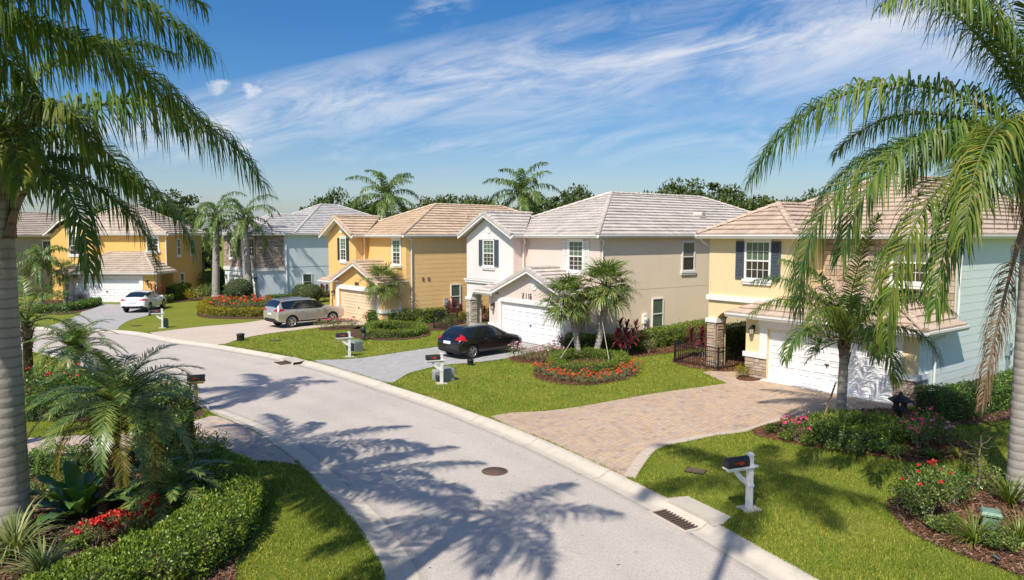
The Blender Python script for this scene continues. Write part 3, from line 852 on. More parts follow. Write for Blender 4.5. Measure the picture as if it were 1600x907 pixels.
class House:
    """x runs right along the front as one faces it, y goes back from the street, origin at the front right corner"""
    def __init__(s, name, label, O, vpx, tile, group='houses along the curved street'):
        dx = (vpx - 800) / F_PX; n = math.hypot(dx, 1); U = (dx / n, 1 / n)
        s.root = empty(name, (O[0], O[1], 0), math.atan2(-U[1], -U[0]))
        tag(s.root, label, 'house', group)
        s.tile = tile; s.n = 0
    def mesh(s, name, fn, mats, parent=None):
        m = MB(); fn(m); return m.build(name, mats, parent or s.root)
    # a face frame maps (a, n, z): a along the wall to the right, n outwards
    def face(s, which, pos):
        if which == 'front': return lambda a, n, z: (a, pos - n, z)
        if which == 'right': return lambda a, n, z: (pos + n, a, z)
    def wall(s, boxes, mat, name='wall'):
        m = MB()
        for b in boxes: m.box(*b)
        return m.build(name, mat, s.root)
    def siding(s, which, pos, a0, a1, z0, z1, mat, step=0.2, name='siding', holes=()):
        T = s.face(which, pos); m = MB(); z = z0
        while z < z1 - 0.02:
            zt = min(z + step, z1)
            v = [T(a0, 0.004, z), T(a1, 0.004, z), T(a1, 0.0105, z), T(a0, 0.0105, z), T(a0, 0.005, zt), T(a1, 0.005, zt), T(a1, 0.0, zt), T(a0, 0.0, zt)]
            m.add(v, [(3, 2, 5, 4), (0, 1, 2, 3), (0, 3, 4, 7), (1, 6, 5, 2)])
            z += step
        return m.build(name, mat, s.root)
    def stone(s, rects, mat, name='stone_veneer', seed=1, h=(0.10, 0.19), w=(0.18, 0.5)):
        """rects: (which, pos, a0, a1, z0, z1)"""
        rr = random.Random(seed); m = MB()
        for which, pos, a0, a1, z0, z1 in rects:
            T = s.face(which, pos)
            m.box(a0, a1, 0.004, 0.02, z0, z1, 1, lambda x, y, z: T(x, y, z))
            z = z0
            while z < z1 - 0.03:
                hh = min(rr.uniform(*h), z1 - z)
                x = a0
                while x < a1 - 0.02:
                    ww = min(rr.uniform(*w), a1 - x)
                    if a1 - x - ww < 0.08: ww = a1 - x
                    d = rr.uniform(0.025, 0.06)
                    g = 0.006; e = 0.012
                    v = [T(x + g, 0.01, z + g), T(x + ww - g, 0.01, z + g), T(x + ww - g, 0.01, z + hh - g), T(x + g, 0.01, z + hh - g),
                         T(x + g + e, d, z + g + e), T(x + ww - g - e, d + rr.uniform(-.008, .008), z + g + e), T(x + ww - g - e, d, z + hh - g - e), T(x + g + e, d + rr.uniform(-.008, .008), z + hh - g - e)]
                    m.add(v, [(4, 5, 6, 7), (0, 1, 5, 4), (1, 2, 6, 5), (2, 3, 7, 6), (3, 0, 4, 7)], 0)
                    x += ww
                z += hh
        return m.build(name, [mat, MORTAR], s.root)
    def window(s, which, pos, a, z, w, h, shutters=None, cols=2, rows=2, sill=True, head=True, trim=0.09, upper=None, lower=None, frame=None, sw=None, muntin_lower=True):
        """a = centre, z = bottom of the glass opening"""
        T = s.face(which, pos); fr = frame or WHITE
        x0, x1 = a - w / 2, a + w / 2
        m = MB()
        t = trim; d = 0.055
        m.box(x0 - t, x0, 0.002, d, z - 0.02, z + h + t, 0, T); m.box(x1, x1 + t, 0.002, d, z - 0.02, z + h + t, 0, T)
        m.box(x0, x1, 0.002, d, z + h, z + h + t, 0, T); m.box(x0, x1, 0.002, d, z - 0.02, z + 0.035, 0, T)
        m.box(x0, x1, 0.002, d - 0.008, z + h / 2 - 0.03, z + h / 2 + 0.03, 0, T)
        g = 0.009
        for half in (0, 1):
            if half == 0 and not muntin_lower: continue
            b0 = z + 0.035 if half == 0 else z + h / 2 + 0.03; b1 = z + h / 2 - 0.03 if half == 0 else z + h
            for i in range(1, cols):
                xx = x0 + w * i / cols; m.box(xx - g, xx + g, 0.010, 0.034, b0, b1, 0, T)
            for i in range(1, rows):
                zz = b0 + (b1 - b0) * i / rows; m.box(x0, x1, 0.010, 0.031, zz - g, zz + g, 0, T)
        win = m.build('window', fr, s.root)
        for half in (0, 1):
            q = MB()
            b0 = z + 0.035 if half == 0 else z + h / 2 + 0.03; b1 = z + h / 2 - 0.03 if half == 0 else z + h
            q.box(x0, x1, 0.003, 0.018 if half else 0.014, b0, b1, 0, T)
            q.build('pane', (lower or GLASS_DARK) if half == 0 else (upper or GLASS_BLIND), win)
        if head:
            q = MB(); q.box(x0 - t - 0.04, x1 + t + 0.04, 0.002, 0.075, z + h + t, z + h + t + 0.09, 0, T); q.build('lintel', WHITE_TRIM if fr is WHITE else fr, win)
        if sill:
            q = MB(); q.box(x0 - t - 0.08, x1 + t + 0.08, 0.002, 0.10, z - 0.14, z - 0.02, 0, T); q.box(x0 - t - 0.05, x1 + t + 0.05, 0.002, 0.075, z - 0.24, z - 0.14, 0, T)
            q.build('sill', WHITE_TRIM if fr is WHITE else fr, win)
        if shutters:
            W = sw or 0.38
            for sx in (-1, 1):
                q = MB(); c = a + sx * (w / 2 + t + W / 2 + 0.01)
                q.box(c - W / 2, c - W / 2 + 0.05, 0.003, 0.055, z - 0.03, z + h + 0.06, 0, T); q.box(c + W / 2 - 0.05, c + W / 2, 0.003, 0.055, z - 0.03, z + h + 0.06, 0, T)
                for zz in (z - 0.03, z + h * 0.52, z + h - 0.02): q.box(c - W / 2 + 0.05, c + W / 2 - 0.05, 0.003, 0.053, zz, zz + 0.08, 0, T)
                q.box(c - W / 2 + 0.05, c + W / 2 - 0.05, 0.003, 0.018, z + 0.05, z + h - 0.02, 0, T)
                zz = z + 0.06
                while zz < z + h - 0.05:
                    if not (z + h * 0.52 - 0.03 < zz < z + h * 0.52 + 0.09):
                        q.add([T(c - W / 2 + 0.05, 0.018, zz + 0.035), T(c + W / 2 - 0.05, 0.018, zz + 0.035), T(c + W / 2 - 0.05, 0.046, zz), T(c - W / 2 + 0.05, 0.046, zz), T(c - W / 2 + 0.05, 0.02, zz - 0.004), T(c + W / 2 - 0.05, 0.02, zz - 0.004)], [(0, 1, 2, 3), (3, 2, 5, 4)])
                    zz += 0.055
                q.build('shutter', shutters, s.root)
        return win
    def garage_door(s, x0, x1, y, z1, mat, cols=8, rows=4):
        T = s.face('front', y); m = MB()
        m.box(x0, x1, -0.05, 0.0, 0.03, z1, 0, T)
        rh = (z1 - 0.03) / rows; cw = (x1 - x0) / cols
        for r in range(rows):
            z0 = 0.03 + r * rh
            m.box(x0, x1, 0.001, 0.012, z0 + 0.012, z0 + rh - 0.006, 0, T)
            for c in range(cols):
                a0 = x0 + c * cw
                p, q_ = 0.07, 0.11
                o = [(a0 + p, z0 + 0.09), (a0 + cw - p, z0 + 0.09), (a0 + cw - p, z0 + rh - 0.08), (a0 + p, z0 + rh - 0.08)]
                i_ = [(a0 + q_, z0 + 0.13), (a0 + cw - q_, z0 + 0.13), (a0 + cw - q_, z0 + rh - 0.12), (a0 + q_, z0 + rh - 0.12)]
                o2 = [(a0 + p + .02, z0 + 0.11), (a0 + cw - p - .02, z0 + 0.11), (a0 + cw - p - .02, z0 + rh - 0.10), (a0 + p + .02, z0 + rh - 0.10)]
                v = [T(x, 0.013, z) for x, z in o] + [T(x, 0.042, z) for x, z in o2] + [T(x, 0.016, z) for x, z in i_]
                f = [(0, 1, 5, 4), (1, 2, 6, 5), (2, 3, 7, 6), (3, 0, 4, 7), (4, 5, 9, 8), (5, 6, 10, 9), (6, 7, 11, 10), (7, 4, 8, 11), (8, 9, 10, 11)]
                m.add(v, f)
        d = m.build('garage_door', mat, s.root)
        q = MB(); q.box(x0, x1, 0.0, 0.02, 0.004, 0.03, 0, T); q.build('door_seal', DARK, d)
        q = MB(); c = (x0 + x1) / 2; zz = z1 * 0.47
        q.box(c - 0.09, c + 0.09, 0.033, 0.055, zz, zz + 0.035, 0, T); q.box(c - 0.02, c + 0.02, 0.033, 0.055, zz - 0.08, zz, 0, T); q.build('handle', BLACK, d)
        return d
    def gutter(s, segs, name='gutter'):
        """segs: (x0,y0,x1,y1,z) eave lines; outward side = right of travel"""
        m = MB()
        for x0, y0, x1, y1, z in segs:
            dx, dy = x1 - x0, y1 - y0; L_ = math.hypot(dx, dy); dx /= L_; dy /= L_
            nx, ny = dy, -dx
            prof = [(0.0, -0.16), (0.07, -0.16), (0.10, -0.10), (0.13, -0.06), (0.13, 0.005), (0.10, 0.005), (0.0, 0.0)]
            k = len(prof); vv = []
            for px_, py_ in ((x0, y0), (x1, y1)):
                for o, zz in prof: vv.append((px_ + nx * o, py_ + ny * o, z + zz))
            m.add(vv, [(i, (i + 1) % k, (i + 1) % k + k, i + k) for i in range(k)] + [tuple(range(k)), tuple(range(2 * k - 1, k - 1, -1))])
        return m.build(name, GUTTER, s.root)
    def downspout(s, pts_, mat=None):
        m = MB(); 
        for i in range(len(pts_) - 1):
            p, q = Vector(pts_[i]), Vector(pts_[i + 1])
            m.tube([p, q], 0.045, 6, smooth=False)
        return m.build('downspout', mat or GUTTER, s.root)
    def lantern(s, which, pos, a, z):
        T = s.face(which, pos); m = MB()
        m.box(a - 0.06, a + 0.06, 0.003, 0.03, z - 0.02, z + 0.22, 0, T)
        m.tube([T(a, 0.02, z + 0.15), T(a, 0.12, z + 0.24), T(a, 0.17, z + 0.18)], 0.014, 6)
        c = T(a, 0.17, 0)
        m.lathe([(0.005, z + 0.20), (0.05, z + 0.17), (0.125, z + 0.10), (0.125, z + 0.085), (0.0, z + 0.085)], 8, (c[0], c[1], 0), smooth=False)
        m.lathe([(0.0, z - 0.2), (0.03, z - 0.18), (0.075, z - 0.155), (0.075, z - 0.14), (0.0, z - 0.14)], 8, (c[0], c[1], 0), smooth=False)
        for k in range(4):
            an = PI / 4 + k * PI / 2
            m.tube([(c[0] + 0.075 * math.cos(an), c[1] + 0.075 * math.sin(an), z - 0.15), (c[0] + 0.11 * math.cos(an), c[1] + 0.11 * math.sin(an), z + 0.09)], 0.008, 4)
        l = m.build('wall_lantern', BLACK, s.root)
        q = MB(); q.lathe([(0.07, z - 0.14), (0.10, z + 0.08)], 8, (c[0], c[1], 0), smooth=False); q.build('lamp_glass', LAMP_GLASS, l)
    def hip(s, x0, x1, y0, y1, ze, slope, name='roof', ridge_axis='y', hipf=True, hipb=True, seed=1, yr0=None, yr1=None, course=0.42, tw=0.36):
        m = MB()
        w = x1 - x0; xm = (x0 + x1) / 2; zr = ze + slope * w / 2
        a = yr0 if yr0 is not None else y0 + w / 2; b = yr1 if yr1 is not None else y1 - w / 2
        if not hipf: a = y0
        if not hipb: b = y1
        R0, R1 = (xm, a, zr), (xm, b, zr)
        A, B, C_, D = (x0, y0, ze), (x1, y0, ze), (x1, y1, ze), (x0, y1, ze)
        if hipf: roof_tiles(m, [A, B, R0], course, tw, seed=seed)
        roof_tiles(m, [B, C_, R1, R0], course, tw, seed=seed + 1)
        roof_tiles(m, [D, A, R0, R1], course, tw, seed=seed + 2)
        if hipb: roof_tiles(m, [C_, D, R1], course, tw, seed=seed + 3)
        ridge_caps(m, R0, R1)
        up = 0.03
        if hipf: ridge_caps(m, (A[0], A[1], ze + up), R0); ridge_caps(m, (B[0], B[1], ze + up), R0)
        if hipb: ridge_caps(m, (C_[0], C_[1], ze + up), R1); ridge_caps(m, (D[0], D[1], ze + up), R1)
        o = m.build(name, [s.tile, WHITE_TRIM], s.root)
        q = MB(); q.box(x0 + 0.01, x1 - 0.01, y0 + 0.01, y1 - 0.01, ze - 0.165, ze - 0.13); q.build('soffit', WHITE_TRIM, s.root)
        return o
    def gable(s, x0, x1, y0, yb_eave, yb_ridge, ze, zr, name='wing_roof', seed=5, rake=0.14, course=0.42, tw=0.36):
        """ridge runs back from a gable end at y0"""
        m = MB(); xm = (x0 + x1) / 2
        L = [(x0, yb_eave, ze), (x0, y0, ze), (xm, y0, zr), (xm, yb_ridge, zr)]
        Rr = [(x1, y0, ze), (x1, yb_eave, ze), (xm, yb_ridge, zr), (xm, y0, zr)]
        roof_tiles(m, L, course, tw, seed=seed); roof_tiles(m, Rr, course, tw, seed=seed + 1)
        ridge_caps(m, (xm, y0 + 0.02, zr + 0.02), (xm, yb_ridge, zr + 0.02))
        # rake tiles along the gable edges
        for xe in (x0, x1):
            d = Vector((xe - xm, 0, ze - zr)); n = int(d.length / 0.36)
            for i in range(n):
                p = Vector((xm, y0, zr)) + d * ((i + 0.02) / n); q_ = Vector((xm, y0, zr)) + d * ((i + 1) / n)
                t = d.normalized(); nn = Vector((0, 1, 0)).cross(t); nn = nn if nn.z > 0 else -nn
                vv = []
                for c, k in ((p, 0.085), (q_, 0.105)):
                    for o_, hh in ((-0.03, -0.09), (-0.03, k), (0.14, k + 0.01), (0.16, 0.03)):
                        vv.append(c + Vector((0, o_, 0)) + nn * hh)
                m.add(vv, [(0, 1, 5, 4), (1, 2, 6, 5), (2, 3, 7, 6), (0, 3, 2, 1), (4, 5, 6, 7)], 0)
        o = m.build(name, [s.tile, WHITE_TRIM], s.root)
        q = MB()
        for xe in (x0, x1):
            q.add([(xm, y0 - 0.0, zr - 0.10), (xe, y0 - 0.0, ze - 0.10), (xe, y0, ze - 0.10 - rake), (xm, y0, zr - 0.10 - rake), (xm, y0 + 0.05, zr - 0.1), (xe, y0 + 0.05, ze - 0.1), (xe, y0 + 0.05, ze - 0.1 - rake), (xm, y0 + 0.05, zr - 0.1 - rake)],
                  [(0, 1, 2, 3), (4, 7, 6, 5), (0, 4, 5, 1), (3, 2, 6, 7), (1, 5, 6, 2)])
        q.build('rake_board', WHITE_TRIM, s.root)
        return o
    def medallion(s, which, pos, a, z, r=0.22):
        T = s.face(which, pos); m = MB(); n = 28; vv = []
        prof = [(1.0, 0.004), (1.0, 0.035), (0.86, 0.045), (0.80, 0.03), (0.6, 0.03), (0.45, 0.06), (0.2, 0.07), (0.0, 0.07)]
        for k, (f, d) in enumerate(prof):
            for j in range(n):
                an = 2 * PI * j / n; rr = r * f * (1 + (0.10 * abs(math.sin(4 * an)) if f > 0.7 else 0.05 * math.cos(8 * an)))
                vv.append(T(a + rr * math.cos(an) * 0.85, d, z + rr * math.sin(an) * 1.25))
        ff = [(k * n + j, k * n + (j + 1) % n, (k + 1) * n + (j + 1) % n, (k + 1) * n + j) for k in range(len(prof) - 1) for j in range(n)]
        m.add(vv, ff, 0, False); m.build('medallion', WHITE_TRIM, s.root)
    def arch_wall(s, which, pos, thick, a0, a1, z0, z1, o0, o1, spring, mat, name='arch_wall', rise=None):
        """wall panel with an arched opening standing on the ground"""
        T = s.face(which, pos); cx = (o0 + o1) / 2; rx = (o1 - o0) / 2; rz = rise or rx
        poly = [(a0, z0), (o0, z0)] + [(cx - rx * math.cos(PI * i / 16), spring + rz * math.sin(PI * i / 16)) for i in range(17)] + [(o1, z0), (a1, z0), (a1, z1), (a0, z1)]
        m = MB(); n = len(poly)
        # strips so that the concave outline triangulates cleanly
        vf = [T(x, 0.0, z) for x, z in poly]; vb = [T(x, -thick, z) for x, z in poly]
        def q4(i, j, k, l): m.add([vf[i], vf[j], vf[k], vf[l]], [(0, 1, 2, 3)]); m.add([vb[i], vb[j], vb[k], vb[l]], [(3, 2, 1, 0)])
        arc = [(x, z) for x, z in poly[2:19]]
        for P_ in ([(a0, z0), (o0, z0), (o0, z1), (a0, z1)], [(o1, z0), (a1, z0), (a1, z1), (o1, z1)]):
            m.add([T(x, 0.0, z) for x, z in P_], [(0, 1, 2, 3)]); m.add([T(x, -thick, z) for x, z in P_], [(3, 2, 1, 0)])
        for i in range(16):
            P_ = [arc[i], arc[i + 1], (arc[i + 1][0], z1), (arc[i][0], z1)]
            m.add([T(x, 0.0, z) for x, z in P_], [(0, 1, 2, 3)]); m.add([T(x, -thick, z) for x, z in P_], [(3, 2, 1, 0)])
        for i in range(n):
            j = (i + 1) % n
            m.add([vf[i], vf[j], vb[j], vb[i]], [(0, 1, 2, 3)])
        return m.build(name, mat, s.root)
    def vent_hood(s, x, y, z, mat, r=0.2):
        m = MB(); m.tube([(x - 0.45, y, z), (x + 0.25, y, z + 0.02)], r, 14); m.tube([(x + 0.25, y, z + 0.02), (x + 0.252, y, z + 0.02)], r * 0.85, 14, 1)
        m.build('roof_vent', [mat, GREYBOX], s.root)
    def meter(s, which, pos, a, z, mat=None):
        T = s.face(which, pos); m = MB(); m.box(a - 0.16, a + 0.16, 0.003, 0.14, z - 0.28, z + 0.22, 0, T)
        m.tube([T(a, 0.14, z - 0.05), T(a, 0.21, z - 0.05)], 0.09, 12)
        m.tube([T(a - 0.08, 0.06, 0.05), T(a - 0.08, 0.06, z - 0.27)], 0.025, 6); m.tube([T(a + 0.1, 0.06, 0.05), T(a + 0.1, 0.06, z - 0.27)], 0.02, 6)
        b = m.build('electric_meter', mat or GREYBOX, s.root)

T_WHITE = m_tile('pale_grey_roof_tile', (0.62, 0.56, 0.50), 0.32)
T_TAN = m_tile('tan_roof_tile', (0.62, 0.47, 0.33), 0.15)
T_PINK = m_tile('pinkish_roof_tile', (0.58, 0.45, 0.35), 0.2)
T_GREY = m_tile('cool_grey_roof_tile', (0.56, 0.53, 0.51), 0.25)
T_MIX = m_tile('mixed_tan_roof_tile', (0.56, 0.46, 0.37), 0.35)
S_YELLOW = m_stucco('cream_yellow_stucco', (0.80, 0.65, 0.38))
S_AQUA = m_stucco('aqua_paint', (0.73, 0.835, 0.775))
S_WHITE = m_stucco('white_stucco', (0.79, 0.75, 0.725))
S_PINK = m_stucco('pale_pink_stucco', (0.76, 0.63, 0.555))
S_BEIGE = m_stucco('beige_stucco', (0.93, 0.77, 0.56))
S_GOLD = m_stucco('gold_stucco', (0.80, 0.51, 0.20))
S_TAN = m_stucco('tan_siding_paint', (0.90, 0.61, 0.27))
S_ORANGE = m_stucco('orange_stucco', (0.78, 0.49, 0.16))
S_BLUE = m_stucco('pale_blue_stucco', (0.74, 0.825, 0.84))
S_GREY = m_stucco('grey_stucco', (0.42, 0.40, 0.37))
LINE = lambda c: m_stucco('score_line', c)

CURTAIN = m_blind('glass_over_pale_curtain', (0.30, 0.29, 0.25))
IRON_D = m_plain('bronze_plaque', (0.06, 0.05, 0.035), 0.5, 0.2, 8)
def digits(h, which, pos, a, z, text, hgt, parent=None):
    T = h.face(which, pos)
    seg = {'0': 'abcdef', '1': 'bc', '2': 'abged', '3': 'abgcd', '4': 'fgbc', '5': 'afgcd', '6': 'afgedc', '8': 'abcdefg', '9': 'abcdfg'}
    m = MB(); w = hgt * 0.5; t = hgt * 0.15
    for k, ch in enumerate(text):
        x = a + k * hgt * 0.78
        S = {'a': (x, x + w, z + hgt - t, z + hgt), 'd': (x, x + w, z, z + t), 'g': (x, x + w, z + hgt / 2 - t / 2, z + hgt / 2 + t / 2),
             'f': (x, x + t, z + hgt / 2, z + hgt), 'e': (x, x + t, z, z + hgt / 2), 'b': (x + w - t, x + w, z + hgt / 2, z + hgt), 'c': (x + w - t, x + w, z, z + hgt / 2)}
        for i, q in enumerate(seg[ch]):
            b = S[q]; m.box(b[0], b[1], 0.004, 0.02 + 0.001 * i, b[2], b[3], 0, T)
    return m.build('house_number', BLACK, h.root)

ZE = 5.82; ZW = 5.68
# ---- white house with the number over the garage
def white_house():
    h = House('two_storey_house', 'white and pale pink house with a black car by its garage door', (2.956, 34.783), -30, T_WHITE)
    h.wall([(-9.8, 0, 2.9, 21.4, 2.93, ZW), (-7.1, 0, 1.852, 2.9, 2.4, ZW), (-7.1, 0, 2.9, 21.4, 0, 2.93), (-9.8, -7.1, 4.6, 21.4, 0, 2.93), (-6.0, -0.002, 1.85, 2.9, 2.7, ZW - .002)], S_PINK)
    # side wall skin
    w = MB(); w.box(0.0, 0.02, 1.86, 21.4, 0, 2.88); w.box(0.0, 0.02, 1.86, 21.4, 2.915, ZW); w.box(0.0, 0.006, 1.86, 21.4, 2.88, 2.915, 0)
    w.build('side_wall', S_BEIGE, h.root)
    # left wing over the porch
    wg = MB(); wg.box(-10.8, -6.0, 1.25, 6.0, 2.93, ZW); wg.prism([(-10.8, 2.93), (-6.0, 2.93), (-6.0, ZW), (-8.4, 6.97), (-10.8, ZW)], 0.9, 1.25)
    wg.build('wing_wall', S_WHITE, h.root)
    q = MB(); q.box(-6.0, -5.985, 0.92, 1.85, 2.95, ZW - 0.02); q.build('wing_side_wall', S_PINK, h.root)
    h.arch_wall('front', 0.9, 0.4, -10.8, -7.1, 0, 2.925, -10.32, -7.5, 1.85, S_WHITE, rise=0.78)
    h.arch_wall('right', -10.45, 0.35, 1.3, 4.6, 0, 2.925, 1.75, 4.3, 1.85, S_WHITE, rise=0.78)
    q = MB(); q.box(-10.9, -5.95, 0.80, 0.9, 2.92, 3.14); q.box(-10.94, -5.93, 0.76, 0.9, 3.05, 3.14); q.build('belt_course', WHITE_TRIM, h.root)
    h.stone([('front', 0.89, -10.82, -10.32, 0.05, 1.85), ('right', -10.32, 0.9, 1.32, 0.05, 1.85)], STONE_WHITE, 'stone_column', 3)
    q = MB(); q.box(-10.88, -10.24, 0.80, 1.36, 1.83, 1.99); q.build('column_cap', WHITE_TRIM, h.root)
    # garage
    g = MB(); g.box(-7.1, -5.95, 0, 0.25, 0, 2.5); g.box(-0.8, 0, 0, 0.25, 0, 2.74); g.box(-5.95, -0.8, 0, 0.25, 2.11, 2.74); g.box(-7.1, -6.9, 0.25, 2.9, 0, 2.5); g.box(-0.2, 0.0, 0.25, 1.86, 0, 2.74); g.box(-7.1, 0, 0.6, 0.7, 0, 2.5)
    g.prism([(-6.2, 2.5), (-0.0, 2.5), (-0.0, 2.74), (-3.15, 3.98), (-6.2, 2.78)], 0.002, 0.25)
    g.build('garage_wall', S_PINK, h.root)
    q = MB(); q.box(-6.2, -5.95, -0.04, 0.0, 0, 2.3); q.box(-0.8, -0.55, -0.04, 0.0, 0.8, 2.3); q.box(-6.2, -0.55, -0.042, 0.0, 2.11, 2.34); q.build('garage_surround', WHITE_TRIM, h.root)
    q = MB(); q.box(-7.16, -6.2, -0.06, 0.0, 0.62, 0.82); q.build('base_cap', WHITE_TRIM, h.root); q = MB(); q.box(-0.6, 0.06, -0.06, 0.0, 0.62, 0.82); q.box(0.0, 0.06, 0.0, 1.8, 0.62, 0.82); q.build('base_cap', WHITE_TRIM, h.root)
    h.garage_door(-5.95, -0.8, 0.12, 2.11, DOOR_WHITE)
    digits(h, 'front', 0.0, -3.98, 2.42, '2116', 0.28)
    h.medallion('front', 0.0, -2.95, 3.25, 0.27)
    h.medallion('front', 0.9, -8.38, 6.28, 0.27)
    h.lantern('front', 0.0, -6.6, 1.75)
    h.window('front', 0.9, -8.4, 4.0, 1.0, 1.48, SHUT_SLATE, 3, 3, sw=0.4)
    h.window('front', 1.85, -1.75, 3.95, 1.0, 1.5, SHUT_WHITE, 3, 3, sw=0.42)
    h.window('right', 0.02, 8.75, 3.82, 0.95, 1.55, None, 1, 1, upper=CURTAIN, frame=WHITE)
    h.window('right', 0.02, 6.25, 0.72, 0.8, 1.6, None, 1, 1, sill=False, head=False, trim=0.06, lower=GLASS_BLIND)
    h.meter('right', 0.02, 5.2, 1.35, WHITE_TRIM)
    # roofs
    h.hip(-10.25, 0.28, 1.42, 21.85, ZE, 0.482, seed=11, yr0=7.55, yr1=16.2)
    h.gable(-11.15, -5.65, 0.45, 1.42, 4.1, ZE, 7.12, seed=21)
    h.gable(-6.4, 0.1, -0.4, 1.85, 1.85, 2.76, 4.06, 'garage_roof', seed=31)
    m = MB(); roof_tiles(m, [(-8.1, -0.35, 2.60), (-6.2, -0.35, 2.60), (-6.2, 0.9, 3.1), (-7.3, 0.9, 3.1)], seed=41); roof_tiles(m, [(-8.1, 0.9, 2.6), (-8.1, -0.35, 2.60), (-7.3, 0.9, 3.1)], seed=42)
    m.build('porch_roof', [T_WHITE, WHITE_TRIM], h.root)
    h.gutter([(-10.25, 1.42, 0.28, 1.42, ZE), (0.28, 1.42, 0.28, 21.85, ZE), (-5.65, 0.5, -5.65, 1.42, ZE), (-11.15, 1.4, -11.15, 0.5, ZE)])
    h.gutter([(-8.1, -0.35, -6.35, -0.35, 2.58), (-8.1, 0.9, -8.1, -0.35, 2.58)], 'porch_gutter')
    h.downspout([(-5.7, 1.4, 5.66), (-5.7, 1.5, 5.45), (-5.92, 1.55, 5.2), (-5.92, 1.55, 3.3)])
    h.downspout([(0.3, 1.6, 5.66), (0.26, 1.95, 5.5), (0.07, 2.0, 5.2), (0.07, 2.0, 0.1)])
    h.downspout([(0.08, 0.9, 2.6), (0.08, 0.9, 0.1)])
    h.vent_hood(-1.9, 12.2, 7.02, T_WHITE)
    pipe_vents(h, [(-1.4, 16.6, 6.75), (-1.3, 17.6, 6.7)])
    return h
white_house()

